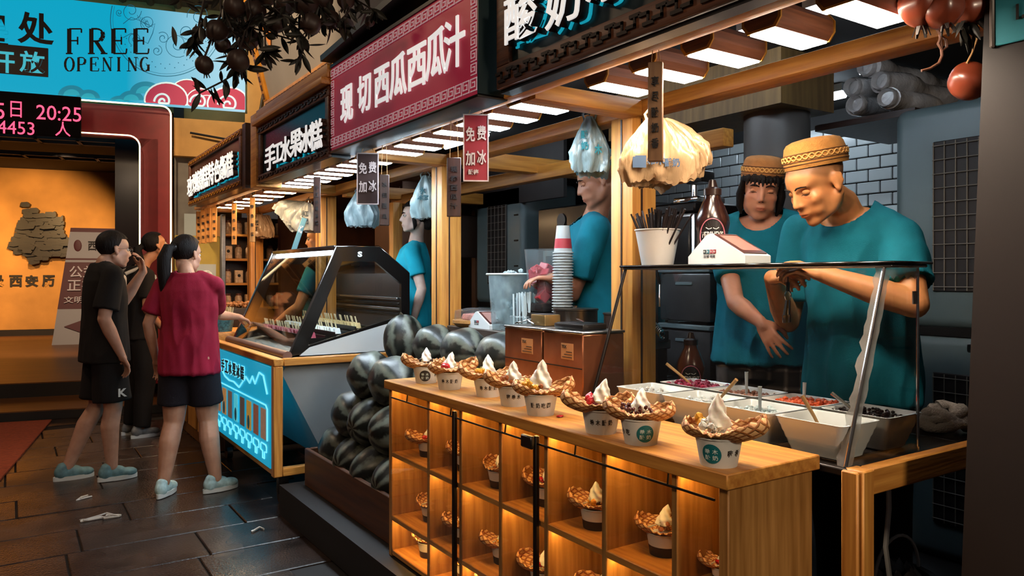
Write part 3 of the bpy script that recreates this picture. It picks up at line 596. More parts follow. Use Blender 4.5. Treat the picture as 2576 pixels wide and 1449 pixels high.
# standee
SO = -5.6
def sp_(px, py): p = plane_pt(px, py, off=SO)-GO; return p.dot(WD), p.z
st = gthing('standee', 'white and maroon A-frame notice with arrow standing in the hall', 'standee', SO)
(aL, zb_), (aR, _) = sp_(130, 852), sp_(330, 852); (tL, zt_), (tR, _) = sp_(168, 570), sp_(320, 570); zb_ = .243
def q(u, v): # u 0..1 across, v 0..1 up
    l = aL+(tL-aL)*v; r_ = aR+(tR-aR)*v; return Vector((l+(r_-l)*u, .35*v, zb_+(zt_-zb_)*v))
def panel(u0, v0, u1, v1, m, lift, name):
    n_ = Vector((0, -1, .3)).normalized()*lift; MB().slab(q(u0, v0)+n_, q(u1, v0)+n_, q(u1, v1)+n_, q(u0, v1)+n_, -.012).build(name, m, st, 0)
panel(0, 0, 1, 1, mat('standee_white', '#8f8b8c', .6), 0, 'board')
MAR = mat('standee_maroon', '#4a1216', .6); panel(0, .30, 1, .70, MAR, .006, 'printed_band'); panel(0, .72, 1, .735, MAR, .006, 'printed_line'); panel(0, .965, 1, 1, MAR, .006, 'printed_line')
WS = mat('standee_text', '#b9aeb0', .7)
for tx, u, v, w, h in (('公益讲解', .5, .615, .82, .105), ('正在进行', .5, .50, .82, .105), ('文明参观 请勿', .5, .375, .86, .06)):
    c = q(u, v); w_ = (q(1, v)-q(0, v)).length*w; lettering(tx, WS, st, c+Vector((0, -.03, .006)), (1, 0, 0), (0, .2, 1), w_, (zt_-zb_)*h, .012, .008, 'lettering')
c = q(.62, .845); lettering('西安记忆', INK, st, c+Vector((0, -.03, .006)), (1, 0, 0), (0, .2, 1), (tR-tL)*.62, .17, .01, .008, 'lettering')
c = q(.16, .845); MB().ell(c+Vector((0, -.02, 0)), (.06, .008, .1), 14, 8).build('seal', MAR, st)
v = .15; aw = lambda u, dv: q(u, v+dv)+Vector((0, -.02, .004))
MB()._add([aw(.12, 0), aw(.36, -.055), aw(.36, -.022), aw(.95, -.022), aw(.95, .022), aw(.36, .022), aw(.36, .055)], [(0, 1, 2, 3, 4, 5, 6)]).build('arrow', MAR, st, 0)
MB().slab(q(0, 1)+Vector((0, .02, 0)), q(1, 1)+Vector((0, .02, 0)), Vector((aR, .9, zb_)), Vector((aL, .9, zb_)), .012).build('rear_leg', BLKM, st, 0)
# ================================================================ YOGURT COUNTER
CX, CY0, CY1, CTOP = 1.37, 1.167, 3.03, .93
cab = thing('display_cabinet', 'pine display cabinet with lit pigeonholes full of waffle cone cups', 'cabinet', (0, 0, .17))
ZB = -.17   # local z shift
def cbx(a, b, name, m, r=.003): return MB().rbox((a[0], a[1], a[2]+ZB), (b[0], b[1], b[2]+ZB), r, 1).build(name, m, cab)
cbx((1.352, CY0-.012, .893), (1.70, CY1+.012, .93), 'top_board', WOODY)
CABZ = wood('cabinet_side_pine', '#8a5c28', '#bd8a4c', 'z', 10)
cbx((CX, CY0, .171), (1.685, CY0+.03, .893), 'end_panel', CABZ); cbx((CX, CY1-.03, .171), (1.685, CY1, .893), 'end_panel', CABZ)
cbx((1.665, CY0+.03, .171), (1.68, CY1-.03, .893), 'back_panel', CABZ); 
ys = [onx(px, 1200, CX).y for px in (1077, 1158, 1258, 1373, 1519, 1696)]
for y in ys: cbx((CX, y-.011, .171), (1.665, y+.011, .893), 'divider', CABZ)
z1 = onx(1519, 1337, CX).z; z2 = onx(1154, 1361, CX).z; z1b = onx(1010, 1118, CX).z
rowz = [.893, .612, .337]
SHZ = [.612, .337]
for z in SHZ + [.19]: cbx((CX+.001, CY0+.03, z-.011), (1.665, CY1-.03, z+.011), 'shelf', WOODY)
LED = glow('cabinet_led', '#ffc870', 34.0); edges = [CY0+.03] + ys[::-1] + [CY1-.03]
for r_, zt in enumerate([.893, SHZ[0]-.011, SHZ[1]-.011]):
    for a, b in zip(edges[:-1], edges[1:]):
        cbx((CX+.022, a+.012, zt-.006), (CX+.032, b-.012, zt-.001), 'led_strip', LED, .001)
# black glazing frame in front
def fr(y, x=1.352): return cbx((x, y-.009, .19), (x+.014, y+.009, .885), 'glazing_bar', BLKM, .002)
for px in (1150, 1356): fr(onx(px, 1150, CX).y)
yk = onx(1345, 1105, CX).y; cbx((1.335, yk-.03, .845), (1.352, yk+.03, .885), 'door_clip', BLACK, .004)
MB().tube([(1.358, CY0+.03, .862+ZB), (1.358, CY1-.05, .862+ZB)], .0035, 6).build('rail_rod', BLKM, cab)
for i in range(5): MB().tube([(1.358, CY0+.18+i*.37, .862+ZB), (1.362, CY0+.18+i*.37, .893+ZB)], .003, 6).build('rail_hook', BLKM, cab)
gy = [CY0+.03, onx(1356, 1150, CX).y, onx(1150, 1150, CX).y, CY1-.03]
for a, b in zip(gy[:-1], gy[1:]): MB().box((1.360, a+.01, .2+ZB), (1.3615, b-.01, .858+ZB)).build('glass_pane', GLASS, cab, 0)
# ---------------------------------------------------------------- waffle cone cups
def waffle_mat():
    m, nt, b = nodes_of('waffle'); N = nt.nodes.new; L = nt.links.new
    uv = N('ShaderNodeUVMap'); uv.uv_map = 'UVMap'; sp = N('ShaderNodeSeparateXYZ'); L(uv.outputs[0], sp.inputs[0])
    def line(op_a):
        a = N('ShaderNodeMath'); a.operation = op_a; L(sp.outputs[0], a.inputs[0]); L(sp.outputs[1], a.inputs[1])
        f = N('ShaderNodeMath'); f.operation = 'PINGPONG'; f.inputs[1].default_value = .5; L(a.outputs[0], f.inputs[0])
        g_ = N('ShaderNodeMapRange'); g_.inputs[1].default_value = .08; g_.inputs[2].default_value = .2; L(f.outputs[0], g_.inputs[0]); return g_
    a, c = line('ADD'), line('SUBTRACT')
    mn = N('ShaderNodeMath'); mn.operation = 'MINIMUM'; L(a.outputs[0], mn.inputs[0]); L(c.outputs[0], mn.inputs[1])
    n = N('ShaderNodeTexNoise'); n.inputs['Scale'].default_value = 30; tc = N('ShaderNodeTexCoord'); L(tc.outputs['Object'], n.inputs['Vector'])
    r = N('ShaderNodeValToRGB'); r.color_ramp.elements[0].color = (*lin('#a8652e'), 1); r.color_ramp.elements[1].color = (*lin('#eab57a'), 1); L(mn.outputs[0], r.inputs[0])
    hs = N('ShaderNodeMix'); hs.data_type = 'RGBA'; hs.blend_type = 'MULTIPLY'; hs.inputs[0].default_value = .35; L(r.outputs[0], hs.inputs[6]); L(n.outputs[1], hs.inputs[7])
    L(r.outputs[0], b.inputs['Base Color']); b.inputs['Roughness'].default_value = .6; b.inputs['Subsurface Weight'].default_value = .1; b.inputs['Subsurface Radius'].default_value = (.01, .005, .002)
    bp_ = N('ShaderNodeBump'); bp_.inputs['Strength'].default_value = .9; bp_.inputs['Distance'].default_value = .004; bp_.invert = True; L(mn.outputs[0], bp_.inputs['Height']); L(bp_.outputs[0], b.inputs['Normal']); return m
WAF = waffle_mat()
def waffle_mesh(seed, wide=1.0, lean=0):
    rg = random.Random(seed); p1, p2 = rg.uniform(0, 6.28), rg.uniform(0, 6.28); nu, nv = 44, 12; vs = []; uv = []
    for j in range(nv):
        t = j/(nv-1)
        for i in range(nu):
            a = 2*pi*i/nu; fold = .5+.5*cos(2*a+p1); f3 = .5+.5*cos(3*a+p2)
            g_ = (1-fold)**1.15; asy = 1+.16*cos(a+p2)
            rw = .012+.082*sin(t*1.75)*wide*asy-.010*max(0, t-.8)/.2; zw = .056+.058*t**2.0*asy; rf = .012+.050*t**.8+.006*f3*t; zf = .056+.020*t+.012*f3*t*t
            r = rf+(rw-rf)*g_; z = zf+(zw-zf)*g_ + .0035*sin(a*24)*(t > .97) + .004*noise.noise((cos(a)*2+seed, sin(a)*2, t*2))
            vs.append((r*cos(a)*(1+.10*sin(p1)), r*sin(a), z)); uv.append((i/nu*20, t*4.6))
    fs = [(j*nu+i, j*nu+(i+1) % nu, (j+1)*nu+(i+1) % nu, (j+1)*nu+i) for j in range(nv-1) for i in range(nu)]
    me = bpy.data.meshes.new('waffle'); me.from_pydata(vs, [], fs); ul = me.uv_layers.new(name='UVMap')
    for l in me.loops:
        u, v = uv[l.vertex_index]; ul.data[l.index].uv = (u, v)
    for p in me.polygons:   # close the seam
        if max(uv[i][0] for i in p.vertices)-min(uv[i][0] for i in p.vertices) > 10:
            for li in p.loop_indices:
                if ul.data[li].uv[0] < 5: ul.data[li].uv[0] += 20
    me.materials.append(WAF)
    out = eval_mesh(me, [('SOLIDIFY', dict(thickness=.0035, offset=0))], 'waffle'); out.shade_smooth(); out['p1'] = p1; return out
WAFS = [waffle_mesh(s_, w_) for s_, w_ in ((1, 1.1), (5, 1.15), (9, 1.02), (12, 1.18), (21, 1.1))]
CUPR0, CUPR1, CUPH = .043, .055, .066
CUPM = mat('paper_cup_white', '#d9d8d2', .6); CREAM = mat('soft_serve', '#f1ece0', .35, sss=.25)
cup_me = MB().lathe([(CUPR0, 0), (CUPR1, CUPH), (CUPR1+.0025, CUPH+.001), (CUPR1+.0025, CUPH+.004), (CUPR1-.001, CUPH+.004), (CUPR1-.002, CUPH-.004)], 40).mesh('cup', CUPM)
def swirl_mesh(h, r, seed):
    def f(u, v):
        a = 2*pi*u; rr = r*(1-v)**.75*(1+.20*cos(4*a+11*v+seed)+.06*cos(24*v))*(1 if v > .06 else .7)+.0004
        return Vector((rr*cos(a)+.012*v*v*sin(seed), rr*sin(a)+.010*v*v*cos(seed), h*v**.9))
    return MB().surf(f, 36, 16, True).mesh('swirl', CREAM, 60)
SW = [swirl_mesh(.085, .030, 1), swirl_mesh(.062, .026, 2), swirl_mesh(.07, .028, 4), swirl_mesh(.095, .036, 3)]
LOGT = mat('logo_teal', '#0d6f78', .6); LOGD = mat('logo_dark', '#2f2d2c', .6); LOGW = mat('logo_white', '#cfe4e2', .6)
def on_cup(me, ang, z, w, h, lift=.0006):
    """bend a flat mesh (x across, y up, centred) on to the cup wall"""
    out = me.copy(); sx = w/me.get('w', 1); sy = h/me.get('h', 1)
    for v in out.vertices:
        zz = z+v.co.y*sy; r = CUPR0+(CUPR1-CUPR0)*zz/CUPH; a = ang+v.co.x*sx/r
        v.co = ((r+lift+max(0, v.co.z)*.0)*cos(a), (r+lift)*sin(a), zz)
    return out
def disc_mesh(m):
    b = MB(); n = 28; b._add([(0, 0, 0)]+[(.25*cos(2*pi*i/n), .25*sin(2*pi*i/n), 0) for i in range(n)]+[(.5*cos(2*pi*i/n), .5*sin(2*pi*i/n), 0) for i in range(n)],
        [(0, 1+i, 1+(i+1) % n) for i in range(n)]+[(1+i, 1+n+i, 1+n+(i+1) % n, 1+(i+1) % n) for i in range(n)])
    me = b.mesh('disc', m, 0); me['w'] = 1.; me['h'] = 1.; return me
def fine_text(txt, m, bold=.0):   # densify so that it bends
    me = text_mesh(txt, m, bold, 0)
    return me
TOPC = {'red': '#b3202a', 'mango': '#e0a030', 'choc': '#2c1510', 'nut': '#8a4c22', 'dragon': '#d7d6cd', 'bean': '#4a1a14', 'green': '#a9b055'}
TOPM = {k: mat('topping_'+k, v, .25 if k in ('choc', 'bean', 'red') else .45, sss=.12 if k in ('red', 'mango', 'dragon') else 0, var=.25, vscale=90) for k, v in TOPC.items()}
SEED = mat('dragonfruit_seed', '#15100e', .6)
def chunk(rg, s): 
    bm = bmesh.new(); bmesh.ops.create_icosphere(bm, subdivisions=1, radius=s)
    for v in bm.verts: v.co = Vector((v.co.x*rg.uniform(.8, 1.15), v.co.y*rg.uniform(.8, 1.15), v.co.z*rg.uniform(.7, 1.0)))
    return bm
def yogurt_cup(label, seed, wi, swi, tops, face=None, txt=None, scale=1.0, cupm=None, group=None, swoff=(0, 0), swz=.086, fa=None):
    t = thing('yogurt_cup', label, 'yogurt cup', group=group); rg = random.Random(seed)
    c = obj('cup', cup_me, t)
    w = obj('waffle_bowl', WAFS[wi], t, (0, 0, .002), (0, 0, (fa or 0)+WAFS[wi]['p1']/2+rg.uniform(-.25, .25)))
    s_ = obj('cream_swirl', SW[swi], t, (swoff[0], swoff[1], swz), (rg.uniform(-.1, .1), rg.uniform(-.1, .1), rg.uniform(0, 6)))
    for kind, n, sz, (ox, oy), spread in tops:
        for i in range(n):
            a = rg.uniform(0, 6.28); d = spread*math.sqrt(rg.random()); b = MB(); x, y = ox+d*cos(a), oy+d*sin(a); ca_, sa_ = cos((fa or 0)+pi/2), sin((fa or 0)+pi/2); x, y = x*ca_-y*sa_, x*sa_+y*ca_
            z = .084+.45*max(0, math.hypot(x, y)-.03)+rg.uniform(0, .016)
            b.bm(chunk(rg, sz*rg.uniform(.8, 1.2)), Matrix.Translation((x, y, z)) @ Euler((rg.uniform(0, 3), rg.uniform(0, 3), 0)).to_matrix().to_4x4())
            o = b.build('topping_piece', TOPM[kind], t, 50 if kind in ('bean', 'red', 'choc') else 25)
            if kind == 'dragon' and i < 6:
                sb = MB()
                for q_ in range(7): u = Vector((rg.gauss(0, 1), rg.gauss(0, 1), rg.gauss(0, 1))).normalized(); sb.ell(Vector((x, y, z))+u*sz*.86, .0013, 5, 4)
                sb.build('seeds', SEED, o, 0, kind='stuff')
    if face is not None:   # round emblem: (angle, dark?)
        ang, dk = face; m_ = LOGD if dk else LOGT
        e = obj('emblem', on_cup(disc_mesh(m_), ang, .034, .047, .047), c); 
        for tx, dx, dz in (('希', -.009, .006), ('木', .009, .006), ('酸', -.009, -.009), ('奶', .009, -.009)):
            r_ = CUPR0+(CUPR1-CUPR0)*.5; obj('emblem_character', on_cup(fine_text(tx, LOGW, .02), ang+dx/r_, .034+dz, .013, .012, .0012), e)
    if txt:
        for i, (ch, ang) in enumerate(txt): obj('printed_character', on_cup(fine_text(ch, INK, .02), ang, .036, .013, .017, .0008), c)
    t.scale = (scale,)*3
    return t
# angle on the cup that faces the camera from position p
def facing(p): return math.atan2(-p.y, -p.x)
ROW = 'yogurt cups on the cabinet top'
def txts(p, s, step=.36, shift=0): f = facing(p); n = len(s); return [(ch, f+shift-(n-1)/2*step+i*step) for i, ch in enumerate(s)]
spots = [((1072, 962), dict(label='small waffle cone cup with black round emblem at the cabinet far corner', seed=1, wi=2, swi=1, tops=[('choc', 9, .008, (0, 0), .035)]), 'dark', None),
 ((1131, 978), dict(label='waffle cone cup with watermelon balls, second from the cabinet far corner', seed=2, wi=0, swi=1, tops=[('red', 5, .013, (-.018, -.02), .018)]), None, '希木酸奶'),
 ((1228, 996), dict(label='waffle cone cup with chocolate, mango and green fruit, third from cabinet far corner', seed=3, wi=3, swi=2, tops=[('choc', 8, .009, (.012, 0), .022), ('mango', 6, .010, (-.03, -.03), .02), ('green', 3, .012, (-.02, .02), .015)]), None, '希木酸奶'),
 ((1292, 1019), dict(label='narrow waffle cone cup topped with brown nuts, fourth from cabinet far corner', seed=4, wi=2, swi=2, tops=[('nut', 9, .010, (-.01, -.015), .03)]), None, '嗨希木'),
 ((1360, 1042), dict(label='waffle cone cup with big white swirl and mango chunks, split by a dark wafer', seed=5, wi=4, swi=3, tops=[('mango', 12, .010, (-.02, -.015), .045), ('nut', 2, .012, (0, -.055), .005)]), None, '酸奶吃图'),
 ((1512, 1087), dict(label='waffle cone cup with red watermelon balls beside chocolate coated swirl', seed=6, wi=3, swi=2, tops=[('red', 5, .017, (-.03, .012), .015), ('choc', 9, .009, (.02, 0), .025)]), None, '希木酸奶'),
 ((1612, 1114), dict(label='waffle cone cup heaped with red beans and bearing a teal round emblem', seed=7, wi=1, swi=1, tops=[('bean', 36, .0065, (-.01, -.01), .042)]), 'teal', None),
 ((1808, 1168), dict(label='frontmost waffle cone cup with white dragon fruit cubes and teal emblem', seed=8, wi=0, swi=0, tops=[('dragon', 9, .011, (-.012, -.02), .035), ('mango', 4, .012, (-.035, .03), .015)]), 'teal', None)]
for (px, py), kw, emb, tx in spots:
    p = onz(px, py, CTOP); f = facing(p)
    if emb == 'teal': kw['face'] = (f-(.35 if px > 1700 else -.25), False); kw['txt'] = [('嗨', f+.55), ('希', f+.95)] if px > 1700 else [('吃', f-.75), ('小', f-1.15)]
    if emb == 'dark': kw['face'] = (f-.1, True); kw['txt'] = [('嗨', f+.9)]
    if tx: kw['txt'] = txts(p, tx)
    c = yogurt_cup(group=ROW, fa=f, **kw); c.location = p
# a spilled crumb of watermelon on the board
p = onz(1408, 1050, CTOP); b = MB(); b.bm(chunk(random.Random(3), .011), Matrix.Diagonal((1.4, 1, .4, 1))); o = b.build('watermelon_crumb', TOPM['red'], None, loc=p+Vector((0, 0, .004))); o['label'] = 'tiny spilled crumb of watermelon on the cabinet top'; o['category'] = 'crumb'
# cups in the pigeonholes
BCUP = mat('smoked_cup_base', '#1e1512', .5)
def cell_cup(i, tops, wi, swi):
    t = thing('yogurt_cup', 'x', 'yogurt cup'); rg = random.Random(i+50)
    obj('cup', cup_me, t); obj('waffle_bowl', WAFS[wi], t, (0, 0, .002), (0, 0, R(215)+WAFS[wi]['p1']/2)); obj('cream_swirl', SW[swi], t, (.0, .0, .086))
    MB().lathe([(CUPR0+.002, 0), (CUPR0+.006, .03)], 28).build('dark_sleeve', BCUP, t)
    for kind, n, sz in tops:
        for k in range(n): b = MB(); a = rg.uniform(0, 6.28); d = .03*math.sqrt(rg.random()); b.bm(chunk(rg, sz), Matrix.Translation((d*cos(a), d*sin(a), .08+rg.uniform(0, .015)))); b.build('topping_piece', TOPM[kind], t, 50)
    return t
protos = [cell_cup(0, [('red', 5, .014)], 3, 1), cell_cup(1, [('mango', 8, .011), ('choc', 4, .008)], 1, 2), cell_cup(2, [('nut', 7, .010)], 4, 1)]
mids = [(a+b)/2 for a, b in zip(edges[:-1], edges[1:])]; used = [False]*3
COLN = ['column by the cabinet near end', 'second column from the cabinet near end', 'third column from the cabinet near end', 'middle column', 'third column from the cabinet far end', 'second column from the cabinet far end', 'column by the cabinet far end']
RWN = ['top', 'middle', 'bottom']
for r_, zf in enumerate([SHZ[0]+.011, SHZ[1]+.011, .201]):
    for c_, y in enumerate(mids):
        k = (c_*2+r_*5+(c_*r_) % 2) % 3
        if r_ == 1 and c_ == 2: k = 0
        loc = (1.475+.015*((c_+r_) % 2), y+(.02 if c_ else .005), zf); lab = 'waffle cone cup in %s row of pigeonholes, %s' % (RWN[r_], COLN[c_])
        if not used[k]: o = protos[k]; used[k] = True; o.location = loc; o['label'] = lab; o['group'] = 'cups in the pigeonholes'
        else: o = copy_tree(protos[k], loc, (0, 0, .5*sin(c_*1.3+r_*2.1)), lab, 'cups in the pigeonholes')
        sc_ = .9 if c_ else .55; o.scale = (sc_, sc_, sc_)
# ---------------------------------------------------------------- serving table with glass guard
TZ = .905
tb = thing('serving_table', 'pine framed serving table with dark top holding the topping bowls', 'table', (0, 0, .17))
def tbx(a, b, name, m, r=.004): return MB().rbox((a[0], a[1], a[2]+ZB), (b[0], b[1], b[2]+ZB), r, 1).build(name, m, tb)
tbx((1.71, 1.09, TZ-.02), (2.27, 2.12, TZ), 'table_top', mat('dark_table_top', '#1b1513', .3))
tbx((1.765, 1.055, TZ-.064), (2.55, 1.09, TZ+.003), 'front_rail', WOODX); tbx((1.70, 1.055, .171), (1.712, 1.10, TZ), 'edge_strip', WOODZ); tbx((1.716, 1.050, .171), (1.765, 1.10, TZ+.002), 'leg', WOODZ)
tbx((1.705, 2.06, .171), (1.765, 2.12, TZ-.02), 'leg', WOODZ); tbx((2.2, 2.06, .171), (2.26, 2.12, TZ-.02), 'leg', WOODZ); tbx((2.50, 1.055, .171), (2.55, 1.10, TZ-.064), 'leg', WOODZ)
tbx((2.27, 1.09, TZ-.02), (2.55, 1.29, TZ), 'side_leaf', mat('dark_table_top', '#1b1513', .3))
GT = 1.412
gg = thing('glass_guard', 'slanted glass sneeze guard with black edged top shelf over the bowls', 'glass guard', (0, 0, TZ))
def G(x, y, z): return Vector((x, y, z-TZ))
ya, yb = 1.10, 2.10
MB().slab(G(1.73, ya, TZ), G(1.73, yb, TZ), G(1.905, yb, GT), G(1.905, ya, GT), .006).build('front_pane', GLASS, gg, 0)
MB()._add([G(1.73, ya, TZ), G(2.06, ya, TZ), G(2.06, ya, GT), G(1.905, ya, GT)]+[p+Vector((0, .006, 0)) for p in (G(1.73, ya, TZ), G(2.06, ya, TZ), G(2.06, ya, GT), G(1.905, ya, GT))], [(0, 1, 2, 3), (7, 6, 5, 4), (0, 4, 5, 1), (1, 5, 6, 2), (2, 6, 7, 3), (3, 7, 4, 0)]).build('side_pane', GLASS, gg, 0)
MB()._add([G(1.73, yb, TZ), G(2.06, yb, TZ), G(2.06, yb, GT), G(1.905, yb, GT)]+[p-Vector((0, .006, 0)) for p in (G(1.73, yb, TZ), G(2.06, yb, TZ), G(2.06, yb, GT), G(1.905, yb, GT))], [(0, 1, 2, 3), (7, 6, 5, 4), (0, 4, 5, 1), (1, 5, 6, 2), (2, 6, 7, 3), (3, 7, 4, 0)]).build('side_pane', GLASS, gg, 0)
MB().rbox((1.885, ya-.03, GT-TZ), (2.08, yb+.02, GT+.008-TZ), .003, 1).build('shelf_glass', mat('shelf_black_glass', '#0f0c0c', .15), gg)
MB().rbox((1.892, ya-.02, GT-.008-TZ), (2.07, yb+.01, GT-TZ), .003, 1).build('shelf_rim', STEEL, gg)
MB().tube([G(1.727, yb, TZ), G(1.902, yb, GT)], .006, 8).build('corner_rod', BLKM, gg); MB().tube([G(1.727, ya+.004, TZ), G(1.902, ya+.004, GT)], .005, 8).build('corner_rod', CHROME, gg)
MB().tube([G(2.06, ya+.003, TZ), G(2.06, ya+.003, GT)], .004, 8).build('corner_rod', CHROME, gg)
TAPE = glass('packing_tape', (.8, .82, .82), .5, .2, .55, '#c4bfb8')
rg = random.Random(4); n = 26
for side in (0, 1):
    mb = MB(); pr = []
    for i in range(n):
        t_ = i/(n-1); base = G(1.73+.175*t_, ya, TZ+(GT-TZ)*t_); w_ = .020+rg.uniform(-.004, .006)
        if side == 0: pr.append((base+Vector((-.002, -.001, .0)), base+Vector((w_, -.0015, .006+rg.uniform(-.002, .002)))))
        else: pr.append((base+Vector((-.003, -.001, 0)), base+Vector((-.0025+rg.uniform(0, .001), w_*1.3, 0))))
    for (a, b), (c, d) in zip(pr[:-1], pr[1:]): mb._add([a, b, d, c], [(0, 1, 2, 3)])
    mb.build('tape_strip', TAPE, gg, 60)
mb = MB()
for i in range(14):
    x0 = 1.91+i*.0105; mb._add([G(x0, ya-.002, GT-.004), G(x0+.0105, ya-.002, GT-.004), G(x0+.0105, ya-.003, GT-.035-.006*sin(i*1.9)), G(x0, ya-.003, GT-.035-.006*sin((i-1)*1.9))], [(0, 1, 2, 3)])
mb.build('tape_strip', TAPE, gg, 60)
MB().box((2.025, ya-.004, .40), (2.045, ya-.001, .435)).build('sticker', WHITE, gg, 0)
# topping bowls
def bowl_mesh():
    def ringz(hx, hy, z, r=.02, n=4):
        pts = []
        for sx, sy, a0 in ((1, 1, 0), (-1, 1, pi/2), (-1, -1, pi), (1, -1, 1.5*pi)):
            for i in range(n+1): a = a0+pi/2*i/n; pts.append(Vector((sx*(hx-r)+r*cos(a), sy*(hy-r)+r*sin(a), z)))
        return pts
    prof = [(.052, .064, 0, .012), (.056, .070, .004, .014)]
    for i in range(6): t_ = i/5; prof += [(.056+.029*t_, .070+.030*t_, .006+.092*t_-.006*(i > 0), .016), (.059+.029*t_, .073+.030*t_, .006+.092*t_, .016)]
    prof += [(.083, .098, .0985, .014), (.080, .095, .094, .014), (.052, .066, .014, .012)]
    b = MB(); rings = [ringz(*p[:3], r=p[3]) for p in prof]; k = len(rings[0]); vs = [v for r_ in rings for v in r_]
    b._add(vs, [(i*k+j, i*k+(j+1) % k, (i+1)*k+(j+1) % k, (i+1)*k+j) for i in range(len(rings)-1) for j in range(k)]+[tuple(range(k-1, -1, -1)), tuple(range((len(rings)-1)*k, len(rings)*k))]); return b.mesh('bowl', WCER, 45)
BWL = bowl_mesh()
def bowl(x, y, label, kind, col, n, sz, spoon, lvl=.055, rot=0):
    t = thing('topping_bowl', label, 'bowl', (x, y, TZ), rot, 'white topping bowls'); obj('bowl', BWL, t); rg = random.Random(int(x*100+y*1000))
    if n:
        m_ = mat('bowl_'+kind, col, .3, var=.3, vscale=70, sss=.1); mb = MB()
        k_ = lvl/.098; hx_, hy_ = .050+.027*k_, .064+.028*k_
        mb.prism([(-.05, -.063), (.05, -.063), (.05, .063), (-.05, .063)], .012, .02, 'z'); mb._add([(-.05, -.063, .02), (.05, -.063, .02), (.05, .063, .02), (-.05, .063, .02), (-hx_, -hy_, lvl), (hx_, -hy_, lvl), (hx_, hy_, lvl), (-hx_, hy_, lvl)], [(0, 1, 5, 4), (1, 2, 6, 5), (2, 3, 7, 6), (3, 0, 4, 7), (4, 5, 6, 7)])
        for i in range(n):
            u, v = rg.uniform(-hx_+.006, hx_-.006), rg.uniform(-hy_+.006, hy_-.006); mb.bm(chunk(rg, sz*rg.uniform(.8, 1.2)), Matrix.Translation((u, v, lvl+rg.uniform(-.003, .010))))
        f = mb.build('food', m_, t, 40 if kind == 'bean' else 25, kind='stuff')
    if spoon:
        m_ = mat('spoon_'+spoon[0], {'steel': '#b9b2a8', 'wood': '#b58a5a', 'clear': '#9fa4a6'}[spoon[0]], .25, .9 if spoon[0] == 'steel' else 0); a, b = spoon[1], spoon[2]
        s_ = thing('serving_spoon', spoon[3], 'spoon', t.location, rot, 'serving spoons in the bowls')
        MB().tube([Vector(a), Vector(a)*.5+Vector(b)*.5+Vector((0, 0, .004)), Vector(b)], [.004, .0045, .006], 8).build('handle', m_, s_); MB().ell(a, (.016, .012, .005), 12, 8).build('scoop', m_, s_)
bowl(1.815, 1.215, 'ribbed white bowl nearest the taped glass corner, nearly empty', 'mix', '#6d6147', 16, .007, ('wood', (0, 0, .035), (-.02, .06, .15), 'pale wooden spoon in the nearly empty bowl by the taped corner'), .055)
bowl(2.02, 1.215, 'white bowl of dark beans beside the right glass edge', 'bean', '#241410', 110, .006, ('steel', (-.02, .0, .065), (-.03, .10, .135), 'steel spoon leaning in the bowl of dark beans'), .084)
bowl(1.815, 1.43, 'white bowl of pale jelly, second along the glass front', 'jelly', '#b9c4c6', 30, .010, ('clear', (0, 0, .04), (0, .0, .155), 'clear plastic scoop upright in pale jelly bowl'), .078)
bowl(2.02, 1.43, 'white bowl of orange papaya cubes at the seller side', 'papaya', '#c8552a', 80, .009, ('clear', (0, 0, .06), (.005, .0, .15), 'dark handled scoop upright in the papaya cubes'), .086)
bowl(1.815, 1.645, 'white bowl, third along the glass front, with white pieces', 'coconut', '#c9cbc8', 30, .011, ('wood', (0, -.02, .045), (.0, -.13, .165), 'wooden spoon slanting from third bowl along the glass front'), .078)
bowl(2.02, 1.645, 'white bowl of brownish fruit behind the papaya', 'pinkfruit', '#8a5a44', 60, .010, ('clear', (0, 0, .05), (.0, .0, .16), 'clear scoop upright in the brownish fruit bowl'), .080)
bowl(1.815, 1.86, 'white bowl at far end of the glass front, next to the copper boxes', 'yam', '#c5c2bd', 24, .012, None, .075)
bowl(2.02, 1.86, 'white bowl of crimson dragon fruit cubes near the syrup bottle', 'crimson', '#8c1f3a', 80, .009, ('wood', (0, -.02, .06), (-.05, .10, .16), 'long wooden spoon slanting out of the crimson fruit bowl'), .087)
# ================================================================ ICE POP FREEZER
FXX, FY0, FY1 = 1.28, 4.44, 6.12
fz = thing('ice_pop_freezer', 'wood clad ice pop freezer with slanted glass case and glowing blue front', 'freezer', (FXX, FY0, 0))
def fb(a, b, name, m, r=.005): return MB().rbox((a[0]-FXX, a[1]-FY0, a[2]), (b[0]-FXX, b[1]-FY0, b[2]), r, 1).build(name, m, fz)
fb((FXX, FY0, .85), (FXX+.06, FY1, .895), 'top_rail', WOODY); fb((FXX+.06, FY0, .85), (2.2, FY0+.05, .895), 'top_rail', WOODX)
for y in (FY0, FY1-.055): fb((FXX, y, .2), (FXX+.055, y+.055, .85), 'corner_post', WOODZ)
fb((2.14, FY0, .2), (2.2, FY0+.055, .85), 'corner_post', WOODZ)
fb((FXX+.055, FY0+.005, .2), (2.14, FY0+.05, .25), 'lower_rail', WOODX); fb((FXX+.01, FY0+.055, .2), (FXX+.05, FY1-.055, .245), 'lower_rail', WOODY)
GREYP = mat('freezer_steel_side', '#8f9496', .4, .3, var=.08, vscale=3)
MB().prism([(1.40-FXX, .89), (1.345-FXX, .80), (1.62-FXX, .25), (2.1-FXX, .25), (2.13-FXX, .89)], .06, FY1-FY0-.06, 'y').build('cooling_body', GREYP, fz, 0)
LBOX = mat('freezer_lightbox', '#0f8fb4', .4, emit='#10a4cc', estr=.42); LBL = mat('lightbox_line', '#7fe0f0', .5, emit='#7be6f7', estr=.55); LBD = mat('lightbox_dark', '#2b3b40', .5, emit='#23343a', estr=.2)
lbx = fb((FXX-.006, FY0+.052, .245), (FXX+.01, FY1-.052, .845), 'lightbox_panel', LBOX, .002)
X = -.010; LN = FY1-FY0-.104
